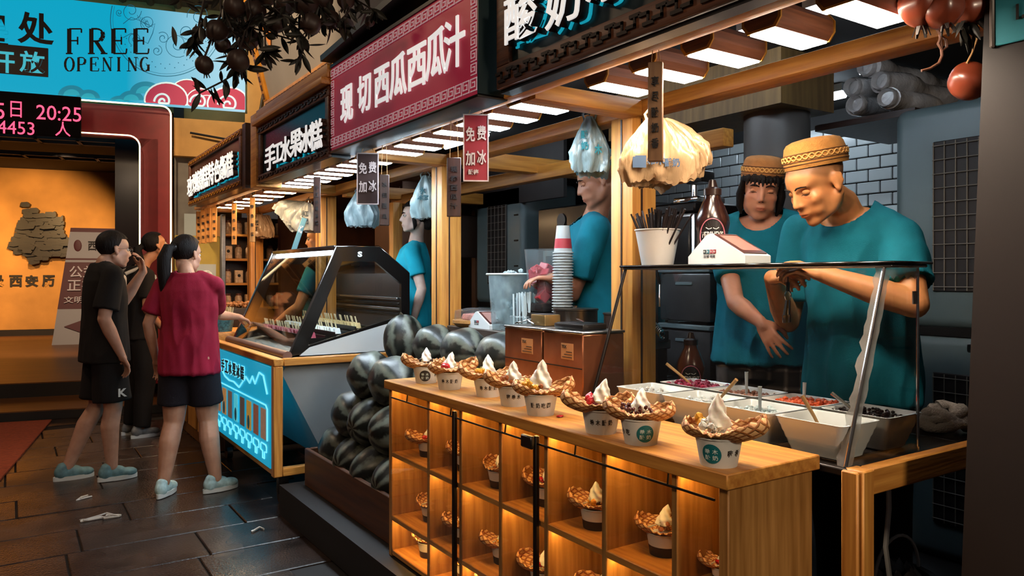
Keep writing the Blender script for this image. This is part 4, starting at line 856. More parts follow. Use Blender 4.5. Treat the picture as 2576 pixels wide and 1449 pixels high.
def fy(u): return .052+LN*(1-u)      # u: 0 far end .. 1 near end (reading direction)
def tube_uz(pts, r, m, name): return MB().tube([(X, fy(u), z) for u, z in pts], r, 5).build(name, m, lbx)
def bubble(u0, z0, w, h, n=30, p=2.6): return [(u0+w/2*(abs(cos(2*pi*i/n))**(2/p))*(1 if cos(2*pi*i/n) > 0 else -1), z0+h/2*(abs(sin(2*pi*i/n))**(2/p))*(1 if sin(2*pi*i/n) > 0 else -1)) for i in range(n+1)]
tube_uz([(0.02, .73), (.08, .80), (.13, .74), (.17, .78), (.2, .72), (.25, .70), (.3, .67), (.38, .655), (.46, .66), (.55, .64), (.6, .68), (.66, .73), (.72, .70), (.76, .75), (.80, .71), (.86, .79), (.92, .78), (.97, .68)], .006, LBL, 'print_mountain_line')
for i, ch in enumerate('手工水果冰糕'):
    u = .27+i*.068; lettering(ch, LBL, lbx, (X, fy(u), .745), UX, UZ, .098, .098, .05, .004, 'print_character_outline'); lettering(ch, LBD, lbx, (X-.004, fy(u), .745), UX, UZ, .088, .088, .015, .004, 'print_character')
tube_uz([(.04, .61), (.95, .61), (.97, .59), (.97, .40)], .005, LBL, 'print_frame')
tube_uz([(.04, .61), (.02, .58), (.02, .36)], .005, LBL, 'print_frame')
for i in range(9):
    u = .08+i*.105; col = ['#4a3b36', '#a9785a', '#b88450', '#6a584e', '#58d4e8', '#54463f', '#b58a3c', '#7a4a3a', '#8a6a58'][i]
    MB().rbox((X-.004, fy(u)-.05, .40), (X+.002, fy(u)+.05, .585), .002, 1).build('print_pop_photo', mat('pop_photo_%d' % i, col, .5, emit=col, estr=.35, var=.3, vscale=25), lbx)
    tube_uz([(u-.04, .33), (u-.04, .36), (u-.03, .372), (u+.03, .372), (u+.04, .36), (u+.04, .33), (u+.012, .325), (u+.012, .285), (u-.012, .285), (u-.012, .325), (u-.04, .33)], .0045, LBL, 'print_pop_outline')
    if i in (0, 2, 4, 6): MB().ell((X-.004, fy(u), .45), (.003, .028, .045), 12, 8).build('print_pop', mat('print_pop_dark', '#24555f', .5, emit='#24555f', estr=.2), lbx)
for (x, y) in ((FXX+.10, FY0+.16), (FXX+.10, FY1-.16), (2.05, FY0+.16), (2.05, FY1-.16)):
    c = MB().rbox((x-FXX-.03, y-FY0-.03, .06), (x-FXX+.03, y-FY0+.03, .2), .006).build('caster_fork', BLKM, fz); MB().frus((x-FXX-.02, y-FY0, .05), .05, (x-FXX+.02, y-FY0, .05), .05, 18).build('caster_wheel', BLACK, c)
# glass case
CY, CYE = 4.535, 5.93
prof = [(1.40, .895), (1.70, 1.565), (1.985, 1.57), (2.20, 1.40), (2.20, .895)]
bk = thing('glass_case', 'tilted glass case with thick black end frames on the ice pop freezer', 'display case', (1.4, CY, .895))
def cp_(x, z, y): return Vector((x-1.4, y-CY, z-.895))
def end_frame(y, th):
    inner = [(1.515, .955), (1.735, 1.475), (1.955, 1.475), (2.14, 1.33), (2.14, 1.12)]
    k = 5; mb = MB(); vs = [cp_(x, z, y) for x, z in prof]+[cp_(x, z, y) for x, z in inner]+[cp_(x, z, y+th) for x, z in prof]+[cp_(x, z, y+th) for x, z in inner]
    fs = []
    for i in range(k): j = (i+1) % k; fs += [(i, j, k+j, k+i), (2*k+j, 2*k+i, 3*k+i, 3*k+j), (i, 2*k+i, 2*k+j, j), (k+i, k+j, 3*k+j, 3*k+i)]
    f = mb._add(vs, fs).build('end_frame', mat('case_black', '#141110', .22, coat=.4), bk, 0)
    p = MB(); p._add([cp_(x, z, y+th*.5) for x, z in inner], [(0, 1, 2, 3, 4)]); p.build('end_glass', glass('case_glass', (.93, .97, .97), .2), f, 0, clean=False)
    MB().tube([cp_(x, z, y+th*.5) for x, z in prof[:4]], .008, 8).build('edge_trim', CHROME, f)
    return f
e0 = end_frame(CY, .03); end_frame(CYE-.03, .03)
MB()._add([cp_(x, z, CY-.006) for x, z in ((1.46, .897), (2.198, .897), (2.198, 1.11), (1.525, .945))]+[cp_(x, z, CY) for x, z in ((1.46, .897), (2.198, .897), (2.198, 1.11), (1.525, .945))], [(0, 1, 2, 3), (7, 6, 5, 4), (0, 4, 5, 1), (1, 5, 6, 2), (2, 6, 7, 3), (3, 7, 4, 0)]).build('white_wedge', mat('liner_white', '#c6cbcc', .35), e0, 0)
lettering('S', WHITE, e0, cp_(1.85, 1.52, CY-.004), (1, 0, 0), (0, 0, 1), .03, .035, .05, .004, 'emblem')
CG = glass('case_glass', (.93, .97, .97), .2)
MB().slab(cp_(1.40, .90, CY+.03), cp_(1.40, .90, CYE-.03), cp_(1.70, 1.56, CYE-.03), cp_(1.70, 1.56, CY+.03), .006).build('front_glass', glass('case_front_glass', (.93, .96, .95), .5), bk, 0)
MB().rbox(tuple(cp_(1.69, 1.545, CY+.03)), tuple(cp_(1.985, 1.575, CYE-.03)), .006).build('top_cover', mat('case_top', '#3a2b26', .12, .4, coat=.5), bk)
MB().slab(cp_(1.985, 1.56, CY+.03), cp_(1.985, 1.56, CYE-.03), cp_(2.19, 1.40, CYE-.03), cp_(2.19, 1.40, CY+.03), .006).build('rear_door_glass', CG, bk, 0)
MB().tube([cp_(1.72, 1.53, CY+.05), cp_(1.72, 1.53, CYE-.05)], .013, 8).build('light_tube', glow('case_tube', '#e8f6ff', 22), bk)
MB().tube([cp_(1.375, .905, CY-.05), cp_(1.375, .905, CYE)], .028, 14).build('front_roll', mat('mauve_roll', '#6b4f48', .45), bk)
MB().prism([(0.0, .0), (.14, .0), (.80, .10), (.80, .235), (.79, .235), (.78, .11), (.14, .02)], -.0, CYE-CY, 'y').build('white_liner', mat('liner_white', '#c6cbcc', .35), bk, 0)
for k in range(4): MB().rbox(tuple(cp_(2.16-.012*k, 1.12+.035*k, CY+.04)), tuple(cp_(2.19-.012*k, 1.135+.035*k, CYE-.04)), .003, 1).build('rear_rail', STEEL if k % 2 else BLKM, bk)
MB().box(tuple(cp_(2.18, .9, CY+.03)), tuple(cp_(2.2, 1.4, CYE-.03))).build('rear_wall', mat('case_rear', '#4b4644', .3, .5), bk, 0)
# trays and pops: three rows of stick pops
STK = mat('pop_stick', '#c9b78e', .6)
def pop(m, nm):
    t = thing('ice_pop', nm, 'ice pop'); MB().rbox((-.022, -.008, 0), (.022, .008, .075), .007, 2).build('pop_body', m, t); MB().rbox((-.005, -.0015, .073), (.005, .0015, .125), .001, 1).build('stick', STK, t); return t
POPS = [('tray of pink pops', 1.60, 1.0, '#b4455a', 'pink ice pop standing in the front tray of the glass freezer'), ('tray of white pops', 1.76, 1.02, '#dfe2de', 'white ice pop standing in the middle tray of the glass freezer'), ('tray of cream pops', 1.90, 1.05, '#d9c08a', 'cream yellow ice pop in the rear tray of the glass freezer')]
for k, (nm, x, z, col, lb) in enumerate(POPS):
    tr_ = thing('pop_tray', 'black slotted %s tray inside the glass freezer' % ('front', 'middle', 'rear')[k], 'tray', (x, 5.2, z-.055), group='pop trays')
    MB().rbox((-.05, -.60, 0), (.05, .60, .012), .003, 1).build('tray_floor', BLACK, tr_)
    for s_ in (-1, 1): MB().rbox((s_*.05-.004, -.60, .012), (s_*.05+.004, .60, .062), .002, 1).build('tray_side', BLKM, tr_)
    for s_ in (-1, 1): MB().box((-.05, s_*.60-.004, .012), (.05, s_*.60+.004, .05)).build('tray_end', BLKM, tr_, 0)
    for s_ in (-.4, .4): MB().box((-.02, s_-.02, -(z-.955)), (.02, s_+.02, 0)).build('tray_foot', BLKM, tr_, 0)
    base = pop(mat('pop_'+str(k), col, .4, sss=.2), lb)
    for i in range(22):
        o = base if i == 0 else copy_tree(base)
        o.location = (x+random.uniform(-.008, .008), 4.66+i*.05, z-.04); o.rotation_euler = (R(-32), 0, R(4)); o['group'] = 'ice pops in the %s tray' % ('front', 'middle', 'rear')[k]
        if k == 1 and i > 8: pass
# basket of pop sticks by the far end of the freezer and counter of next stall
bsk = thing('stick_basket', 'blue patterned tub full of wooden sticks beside the customer in red', 'basket', (1.40, 6.32, .94)); MB().lathe([(.085, 0), (.11, .13), (.105, .13), (.08, .006)], 24).build('tub', mat('tub_pattern', '#3c6a72', .5, var=.6, vscale=60), bsk)
rg = random.Random(8)
for i in range(46):
    a, d = rg.uniform(0, 6.28), .08*math.sqrt(rg.random()); MB().rbox((-.004, -.001, 0), (.004, .001, .17), .0008, 1, Matrix.Translation((d*cos(a), d*sin(a), .02+rg.uniform(0, .01))) @ Euler((rg.uniform(-.15, .15), rg.uniform(-.15, .15), a)).to_matrix().to_4x4()).build('stick', STK, bsk, 0)
ct = thing('cake_counter', 'low wooden counter of the far cake stall past the freezer', 'counter', (1.28, 6.2, 0)); MB().rbox((0, 0, .84), (.75, 1.7, .94), .006).build('counter_top', WOODY, ct); MB().rbox((.02, .02, 0), (.73, 1.68, .84), .006).build('counter_body', wood('counter_dark_pine', '#5a3216', '#8a5426', 'z', 10), ct)
for k in range(4): MB().rbox((.005, .1+k*.4, .1), (.02, .42+k*.4, .78), .004, 1).build('counter_panel', WOODZ, ct)
# ================================================================ WATERMELONS
def melon_mat():
    m, nt, b = nodes_of('melon_rind'); N = nt.nodes.new; L = nt.links.new
    tc = N('ShaderNodeTexCoord'); mp_ = N('ShaderNodeMapping'); L(tc.outputs['Object'], mp_.inputs[0])
    n = N('ShaderNodeTexNoise'); n.inputs['Scale'].default_value = 18; n.inputs['Detail'].default_value = 5; L(mp_.outputs[0], n.inputs['Vector'])
    sp = N('ShaderNodeSeparateXYZ'); L(mp_.outputs[0], sp.inputs[0]); at = N('ShaderNodeMath'); at.operation = 'ARCTAN2'; L(sp.outputs[1], at.inputs[0]); L(sp.outputs[0], at.inputs[1])
    ml = N('ShaderNodeMath'); ml.operation = 'MULTIPLY_ADD'; ml.inputs[1].default_value = 7; L(at.outputs[0], ml.inputs[0])
    nm = N('ShaderNodeMath'); nm.operation = 'MULTIPLY'; nm.inputs[1].default_value = 5.5; L(n.outputs[0], nm.inputs[0]); L(nm.outputs[0], ml.inputs[2])
    sn = N('ShaderNodeMath'); sn.operation = 'SINE'; L(ml.outputs[0], sn.inputs[0])
    r = N('ShaderNodeValToRGB'); e = r.color_ramp.elements; e[0].position = .35; e[1].position = .75; e[0].color = (*lin('#10130f'), 1); e[1].color = (*lin('#5c6157'), 1)
    mr = N('ShaderNodeMapRange'); mr.inputs[1].default_value = -1; L(sn.outputs[0], mr.inputs[0])
    f = N('ShaderNodeTexNoise'); f.inputs['Scale'].default_value = 70; f.inputs['Detail'].default_value = 4; L(mp_.outputs[0], f.inputs['Vector'])
    mx = N('ShaderNodeMix'); mx.data_type = 'FLOAT'; mx.inputs[0].default_value = .4; L(mr.outputs[0], mx.inputs[2]); L(f.outputs[0], mx.inputs[3])
    L(mx.outputs[0], r.inputs[0]); L(r.outputs[0], b.inputs['Base Color']); b.inputs['Roughness'].default_value = .38
    bp_ = N('ShaderNodeBump'); bp_.inputs['Strength'].default_value = .15; bp_.inputs['Distance'].default_value = .004; L(f.outputs[0], bp_.inputs['Height']); L(bp_.outputs[0], b.inputs['Normal']); return m
RIND = melon_mat()
def melon_me(seed):
    def f(u, v):
        a = 2*pi*u; t = pi*v; r = 1+.025*cos(7*a)+.03*noise.noise((cos(a)+seed, sin(a), cos(t)*1.5)); rr = sin(t)**.92
        return Vector((.118*r*rr*cos(a), .118*r*rr*sin(a), -.150*cos(t)*(1-.03*(abs(cos(t)) > .98))))
    return MB().surf(f, 40, 22, True).mesh('melon', RIND, 80)
MELS = [melon_me(s_) for s_ in (1, 4, 9)]; STEMM = mat('melon_stem', '#4a4032', .8)
def melon(p, axis, label, k, sc=1.0):
    t = thing('watermelon', label, 'watermelon', p, group='watermelons in the crate', scale=sc); t.rotation_euler = Vector(axis).to_track_quat('Z', 'Y').to_euler()
    obj('rind', MELS[k % 3], t); MB().tube([(0, 0, .143), (.004, 0, .155), (.014, .004, .162)], [.005, .004, .003], 6).build('stem', STEMM, t)
crt = thing('melon_crate', 'brown wooden crate heaped with dark watermelons beside the cabinet', 'crate', (1.42, 3.07, .17))
CRW = wood('crate_brown', '#3c2213', '#62391d', 'y', 9)
CL = 1.24
MB().rbox((0, 0, 0), (.025, CL, .215), .004, 1).build('front_board', CRW, crt); MB().rbox((.36, 0, 0), (.385, CL, .66), .004, 1).build('back_board', CRW, crt)
MB().rbox((.025, .025, .06), (.36, CL-.025, .095), .004, 1).build('floor_board', CRW, crt)
for y in (0, CL-.025): MB().rbox((.025, y, 0), (.36, y+.025, .215), .004, 1).build('end_board', CRW, crt)
ME = [((1.575, 4.12, .40), (.1, 1, .1), 'watermelon at the crate end nearest the freezer'), ((1.58, 3.845, .40), (1, .3, .1), 'second watermelon along the crate front from the freezer'), ((1.58, 3.58, .40), (1, -.15, .2), 'third watermelon along the crate front from the freezer'), ((1.58, 3.315, .40), (1, .1, .1), 'watermelon low in the crate beside the cabinet corner'),
      ((1.60, 3.99, .615), (.35, 1, .1), 'middle layer watermelon nearest the freezer'), ((1.61, 3.71, .62), (1, .25, .12), 'striped watermelon in the middle of the second layer'), ((1.62, 3.44, .62), (1, -.2, .1), 'second layer watermelon behind the cabinet corner'),
      ((1.64, 3.86, .84), (.35, 1, .12), 'third layer watermelon leaning against the upright one'), ((1.64, 3.56, .84), (.1, 1, .1), 'third layer watermelon behind the first cone cup'),
      ((1.905, 4.0, 1.01), (.1, .3, 1), 'upright dark watermelon at top of the heap by the freezer'), ((1.89, 3.58, 1.005), (.1, 1, .05), 'bright striped watermelon topping the heap beside the melon slices'), ((1.89, 3.27, 1.005), (.1, 1, .05), 'bright striped watermelon topping the heap behind the cups'), ((1.89, 2.93, 1.005), (.1, 1, 0), 'striped watermelon half hidden by the copper boxes')]
for i, (p, a, l) in enumerate(ME): melon(p, a, l, i, 1.1 if i < 9 else 1.0)
sh = thing('melon_rack', 'low wooden rack holding up the topmost watermelons', 'rack', (1.82, 2.7, .17)); MB().rbox((-.01, 0, .69), (.15, 1.48, .715), .004, 1).build('rack_shelf', CRW, sh)
for y in (.02, 1.36): MB().rbox((.05, y, 0), (.10, y+.05, .69), .004, 1).build('rack_leg', CRW, sh)
# ================================================================ COUNTER GOODS
ctr = thing('steel_counter', 'long dark counter behind the watermelons carrying juice gear', 'counter', (2.0, 2.32, .17)); MB().rbox((0, 0, .90), (.36, 1.34, .94), .004, 1).build('counter_top', mat('counter_dark', '#3a2c22', .4), ctr); MB().rbox((.01, .01, 0), (.35, 1.33, .90), .004, 1).build('counter_body', DARK, ctr)
CZT = 1.11
COPPER = mat('copper_tint_steel', '#9c6244', .32, .8, var=.3, vscale=6)
for k, (a, b) in enumerate(((2.14, 2.385), (2.395, 2.66))):
    t = thing('steel_box', 'copper coloured steel box with paper label, %s' % ('beside the glass guard', 'beside the watermelons')[k], 'box', (1.73, a, .905), group='copper steel boxes')
    L_ = b-a; MB().rbox((0, 0, 0), (.20, L_, .262), .004, 1).build('body', COPPER, t); MB().rbox((-.004, -.002, .262), (.205, L_+.002, .272), .003, 1).build('lid', STEEL, t)
    MB().box((-.002, 0.005, .135), (0, L_-.005, .139)).build('drawer_gap', BLACK, t, 0)
    lb = MB().box((-.002, L_*.22, .165), (-.0005, L_*.52, .225)).build('paper_label', mat('kraft_label', '#b98250', .7), t, 0)
    lettering('TIX', INK, lb, (-.0035, L_*.44, .212), UX, UZ, .03, .012, .01, .001, 'print'); 
    for q_ in range(3): MB().box((-.003, L_*.25, .172+q_*.010), (-.002, L_*(.49-.05*q_), .1745+q_*.010)).build('print_line', INK, lb, 0)
    MB().tube([(-.006, L_*.5, .07), (-.014, L_*.5, .075), (-.006, L_*.5, .08)], .003, 6).build('knob', CHROME, t)
stb = thing('box_stand', 'short dark stand under the copper steel boxes', 'stand', (1.73, 2.14, .17)); MB().rbox((0, 0, 0), (.2, .52, .735), .005, 1).build('stand_body', DARK, stb); MB().rbox((-.003, -.001, .70), (.203, .521, .735), .004, 1).build('stand_top', BLKM, stb)
def waffle_maker(p, label, spring):
    t = thing('waffle_maker', label, 'appliance', p, group='round steel waffle makers'); MB().rbox((-.13, -.12, 0), (.13, .12, .05), .008).build('base', mat('appliance_black', '#1a1513', .35), t)
    MB().lathe([(.10, .05), (.10, .115), (.104, .118), (.104, .124), (.0, .126)], 36, cap=False).build('drum', mat('worn_steel', '#8a8076', .28, 1, var=.2, vscale=6), t)
    MB().lathe([(.013, .126), (.013, .134), (.004, .137), (0, .137)], 14, cap=False).build('knob', CHROME, t)
    if spring:
        pts = []
        for i in range(140): u = i/139; a = 2*pi*15*u; c_ = Vector((.0, -.11-.10*u, .09-.05*u*u)); pts.append(c_+Vector((.016*cos(a), 0, .016*sin(a))))
        MB().tube(pts, .0028, 5).build('spring_handle', CHROME, t); MB().tube([(0, -.09, .09), (0, -.21, .045)], .008, 8).build('handle_core', BLACK, t)
    return t
waffle_maker((2.2, 2.42, CZT-.01), 'round steel waffle maker with coiled spring handle behind the glass guard', True); waffle_maker((2.14, 2.70, CZT), 'round steel waffle maker behind the copper boxes', False)
# scanner tin, tongs on the boxes
t = thing('tin_tray', 'small open gold tin on the copper boxes', 'tin', (1.84, 2.52, 1.178)); MB().rbox((-.04, -.05, 0), (.04, .05, .045), .004).build('tin_body', mat('gold_tin', '#a5895a', .3, .7), t); MB().rbox((-.034, -.044, .038), (.034, .044, .047), .003).build('tin_inside', DARK, t)
t = thing('black_tray', 'black tray with cutlery on the copper boxes', 'tray', (1.83, 2.28, 1.178)); MB().rbox((-.06, -.09, 0), (.06, .09, .022), .006).build('tray_body', BLACK, t); MB().rbox((-.052, -.082, .018), (.052, .082, .024), .003).build('tray_inside', BLKM, t); MB().tube([(-.03, -.06, .03), (.03, .06, .035)], .003, 6).build('fork', CHROME, t)
t = thing('tongs', 'bent wire tongs lying on the copper boxes', 'tongs', (1.79, 2.60, 1.178)); MB().tube([(0, -.07, .006), (.0, -.02, .02), (0, .03, .008), (0, .07, .004)], .003, 6).build('arm', CHROME, t); MB().tube([(.02, -.07, .006), (.02, -.02, .024), (.02, .03, .012), (.01, .07, .004)], .003, 6).build('arm', CHROME, t)
# blender
bl = thing('blender', 'tall blender jug filled with red watermelon chunks on black base', 'blender', (2.14, 2.93, CZT)); MB().rbox((-.10, -.10, 0), (.10, .10, .10), .015).build('base', BLACK, bl); MB().rbox((-.085, -.085, .10), (.085, .085, .145), .012).build('collar', mat('smoke_collar', '#24201f', .2), bl)
def jar(u, v):
    a = 2*pi*u; sq = (abs(cos(a))**5+abs(sin(a))**5)**-.2; r = (.070+.022*v)*sq*.92; return Vector((r*cos(a), r*sin(a), .145+.255*v))
MB().surf(jar, 40, 6, True).build('jug', glass('jug_plastic', (.78, .90, .90), .3, .05, .12), bl, 60)
rg = random.Random(11)
for i in range(22):
    v = rg.uniform(.02, .62); b = MB(); s_ = rg.uniform(.02, .03); b.rbox((-s_, -s_, -s_), (s_, s_, s_), .004, 1, Matrix.Translation((rg.uniform(-.042, .042), rg.uniform(-.042, .042), .165+v*.24)) @ Euler((rg.uniform(0, 3), rg.uniform(0, 3), rg.uniform(0, 3))).to_matrix().to_4x4()); b.build('melon_chunk', mat('melon_flesh', '#c23a45', .3, sss=.25, var=.2, vscale=30), bl)
MB().tube([(.085, 0, .36), (.12, 0, .35), (.125, 0, .25), (.08, 0, .2)], .010, 8).build('handle', BLACK, bl)
# cup stack: each cup its own thing
CUPC = mat('clear_cup', '#cfd6d6', .2, trans=.3); cup2 = MB().lathe([(.030, 0), (.043, .12), (.049, .122), (.049, .127), (.042, .127), (.0415, .118), (.029, .003)], 28, cap=False).mesh('cup_wall', CUPC)
cr = MB().lathe([(.0375, .06), (.0415, .105)], 28, cap=False).mesh('cup_print', mat('cup_print_red', '#a8323c', .5))
for i in range(30):
    t = thing('plastic_cup', 'top cup with red print crowning the tall cup stack' if i == 29 else 'clear plastic cup nested in the tall stack beside the blender', 'cup', (2.12+.0006*i, 2.775+.0005*i, CZT+.013*i+(0.0 if i < 29 else .0)), group='tall stack of clear cups')
    t.rotation_euler = (pi, 0, 0); t.location.z += .127
    obj('cup_wall', cup2, t)
    if i == 29: obj('cup_print', cr, t)
# ice tub with straws
tub = thing('ice_tub', 'translucent square tub of ice on the juice counter', 'tub', (2.11, 3.18, CZT), scale=1.05)
def tw(u, v): a = 2*pi*u; sq = (abs(cos(a))**8+abs(sin(a))**8)**-.125; r = (.075+.014*v)*sq; return Vector((r*cos(a), r*sin(a), .27*v))
MB().surf(tw, 40, 4, True).build('tub_wall', glass('frosted_tub', (.85, .93, .95), .2, .2, .42, '#bfd6dc'), tub, 60); MB().rbox((-.092, -.092, .262), (.092, .092, .272), .004, 1).build('tub_rim', mat('frost_rim', '#cfe0e4', .3), tub)
mb = MB()
for i in range(90): s_ = rg.uniform(.010, .018); mb.bm(chunk(rg, s_), Matrix.Translation((rg.uniform(-.065, .065), rg.uniform(-.065, .065), rg.uniform(.02, .285))))
mb.build('ice', mat('ice', '#c4d6da', .15, trans=.4), tub, 0, kind='stuff')
sc_ = thing('straw_box', 'clear box of wrapped straws in front of the ice tub', 'straws', (2.06, 2.99, CZT)); MB().rbox((-.045, -.07, 0), (.045, .07, .08), .005, 1).build('box', glass('straw_box', (.9, .95, .96), .2, .1, .2), sc_)
for i in range(34): x, y = rg.uniform(-.035, .035), rg.uniform(-.06, .06); MB().tube([(x, y, .01), (x+rg.uniform(-.008, .008), y+rg.uniform(-.015, .015), .185+rg.uniform(-.012, .012))], .0042, 6).build('straw', mat('straw_white', '#c4d4d8', .3), sc_)
# tray of cut melon and second payment box on a small board
bd = thing('serving_board', 'round wooden board with wrapped melon slices above the watermelons', 'board', (2.10, 3.52, 1.11)); MB().lathe([(.10, 0), (.125, .02), (.125, .035), (0, .035)], 30, cap=False).build('board', wood('round_board', '#9a6a3a', '#c9955a', 'x', 12), bd)
for i in range(7): MB().rbox((-.07, -.012, 0), (.07, .012, .03), .006, 2, Matrix.Translation((0, -.08+i*.027, .037)) @ Euler((.5, 0, .1*i)).to_matrix().to_4x4()).build('melon_slice', mat('slice_pink', '#c98a80', .3, var=.4, vscale=40), bd)
MB().lathe([(.115, .036), (.112, .085), (.05, .098), (0, .1)], 26, cap=False).build('cling_film', glass('cling_film', (.95, .95, .95), .5, .08, .1), bd)
def paybox(p, rot, label, s=1):
    t = thing('payment_box', label, 'payment device', p, rot, 'white payment boxes', s)
    pr = [(-.105, 0), (.105, 0), (.105, .022), (.035, .083), (.018, .088), (-.105, .022)]
    MB().prism(pr, -.055, .055, 'x').build('case', WHITE, t, 0)     # profile in (y,z)
    s_ = MB().slab((-.048, .01, .087), (-.048, -.098, .030), (.048, -.098, .030), (.048, .01, .087), -.006).build('screen_frame', mat('scanner_frame', '#4a2620', .3), t, 0)
    MB().slab((-.038, .0, .0825), (-.038, -.085, .0375), (.038, -.085, .0375), (.038, .0, .0825), -.008).build('screen', mat('scanner_glass', '#a98078', .1, coat=.6), s_, 0)
    for i, (c_, k) in enumerate((('#1c2a2c', '@'), ('#13687c', '支'), ('#a32430', '云'), ('#8c1f2c', '心'))):
        y = .02-(i*.0125)+.02; b = MB().box((-.0565, y-.0048, .030), (-.055, y+.0048, .041)).build('icon', mat('pay_icon_%d' % i, c_, .5), t, 0); lettering(k, WHITE, b, (-.0572, y, .0355), UX, UZ, .006, .006, .02, .0004, 'icon_mark')
    lettering('日销 收款', INK, t, (-.056, .0215, .022), UX, UZ, .042, .008, .01, .0005, 'print')
    return t
pb = onx(1822, 658, 1.975); paybox((1.955, 1.665, GT+.0085), 0, 'white wedge payment box standing on the glass guard shelf', 1.12); paybox((2.07, 3.345, CZT+.0), 0, 'white wedge payment box on the juice counter beside melon slices')
# straw bucket with dark reusable spoons
sb_ = thing('straw_bucket', 'white bucket bristling with dark straws on the guard shelf', 'bucket', (1.965, 2.0, GT+.0085)); MB().lathe([(.057, 0), (.080, .125), (.083, .126), (.083, .13), (.078, .13), (.055, .006), (0, .006)], 36, cap=False).build('bucket', mat('bucket_white', '#cdc9c3', .35), sb_)
DST = mat('dark_straw', '#2e2624', .3); rg = random.Random(21)
for i in range(58):
    a, d = rg.uniform(0, 6.28), .06*math.sqrt(rg.random()); b0 = Vector((.4*d*cos(a), .4*d*sin(a), .012)); t0 = Vector((d*1.35*cos(a), d*1.9*sin(a), .185+rg.uniform(-.01, .025)))
    if i % 9 == 0: t0 = t0*1.0+Vector((0, .05*(1 if sin(a) > 0 else -1), -.01))
    MB().tube([b0, t0], .0036, 6).build('straw', DST, sb_)
# syrup bottles
def syrup(p, label, body, sc=1):
    t = thing('syrup_bottle', label, 'bottle', p, group='chocolate syrup bottles', scale=sc)
    MB().lathe([(.040, 0), (.046, .006), (.048, .05), (.046, .09), (.052, .125), (.050, .145), (.034, .185), (.026, .20), (.024, .215)], 36).build('bottle', body, t)
    c_ = MB().lathe([(.027, .213), (.027, .232), (.016, .238), (.010, .26), (.006, .262)], 24).build('cap', mat('bottle_cap', '#2a1a15', .3), t)
    f = math.atan2(-p[1], -p[0]); 
    def wrap(me, ang, z, w, h, lift, R_=.0500):
        o_ = me.copy(); sx = w/me['w']; sy = h/me['h']
        for v in o_.vertices: a = ang+v.co.x*sx/R_; zz = z+v.co.y*sy; rr = (.0490 if zz < .09 else .0525)+lift; v.co = (rr*cos(a), rr*sin(a), zz)
        return o_
    lab = obj('label', wrap(disc_mesh(mat('bottle_label', '#171110', .4)), f, .085, .080, .115, .0012), t)
    ring = MB(); ring.tube([(( .0545)*cos(f+.036*cos(a)/.05), .0545*sin(f+.036*cos(a)/.05), .085+.053*sin(a)) for a in [2*pi*i/40 for i in range(40)]], .0016, 6, closed=True).build('label_ring', mat('label_ring_pink', '#c46a78', .4), lab)
    obj('label_lettering', wrap(text_mesh("HERSHEY'S", mat('label_white', '#d9d4cc', .5), .02, 0), f, .090, .060, .019, .0032), lab)
    for s_ in (-1, 1): MB().tube([(.0562*cos(f+s_*q_*.35), .0562*sin(f+s_*q_*.35), .105+.012*abs(q_-.5)) for q_ in (.1, .3, .6, 1)], .0012, 5).build('label_drawing', mat('label_white', '#d9d4cc', .5), lab)
    return t
syrup((2.02, 1.79, GT+.0085), 'dark syrup bottle lettered on oval label behind the payment box', mat('bottle_dark', '#2a1512', .2, coat=.4), 1.12)
syrup((2.17, 2.03, TZ), 'brown syrup bottle standing on the table inside the glass guard', mat('bottle_brown', '#5a2c18', .25, coat=.4))
# ================================================================ PEOPLE
def skin_mat(name, col):
    if name in MATS: return MATS[name]
    m, nt, b = nodes_of(name); N = nt.nodes.new; L = nt.links.new
    at = N('ShaderNodeAttribute'); at.attribute_name = 'tint'; mx = N('ShaderNodeMix'); mx.data_type = 'RGBA'; mx.blend_type = 'MULTIPLY'; mx.inputs[0].default_value = 1
    n = N('ShaderNodeTexNoise'); n.inputs['Scale'].default_value = 22; n.inputs['Detail'].default_value = 5; tc = N('ShaderNodeTexCoord'); L(tc.outputs['Object'], n.inputs['Vector'])
    r = N('ShaderNodeValToRGB'); c = lin(col); r.color_ramp.elements[0].position = .3; r.color_ramp.elements[1].position = .7; r.color_ramp.elements[0].color = (c[0]*.9, c[1]*.84, c[2]*.82, 1); r.color_ramp.elements[1].color = (*[min(1, q*1.08) for q in c], 1)
    L(n.outputs[0], r.inputs[0]); L(r.outputs[0], mx.inputs[6]); L(at.outputs['Color'], mx.inputs[7]); L(mx.outputs[2], b.inputs['Base Color'])
    b.inputs['Roughness'].default_value = .48; b.inputs['Subsurface Weight'].default_value = .18; b.inputs['Subsurface Radius'].default_value = (.012, .005, .003); b.inputs['Subsurface Scale'].default_value = .6
    MATS[name] = m; return m
def cloth_mat(name, col, logo=None): return mat(name, col, .85, spec=.25, var=.16, vscale=7, bump=.25, bscale=420)
def capsule(mb, p0, r0, p1, r1, n=14):
    mb.frus(p0, r0, p1, r1, n); mb.ell(p0, r0, n, 8); mb.ell(p1, r1, n, 8); return mb
def chain(mb, pts, rs, n=14):
    for (a, b), (r0, r1) in zip(zip(pts[:-1], pts[1:]), zip(rs[:-1], rs[1:])): capsule(mb, a, r0, b, r1, n)
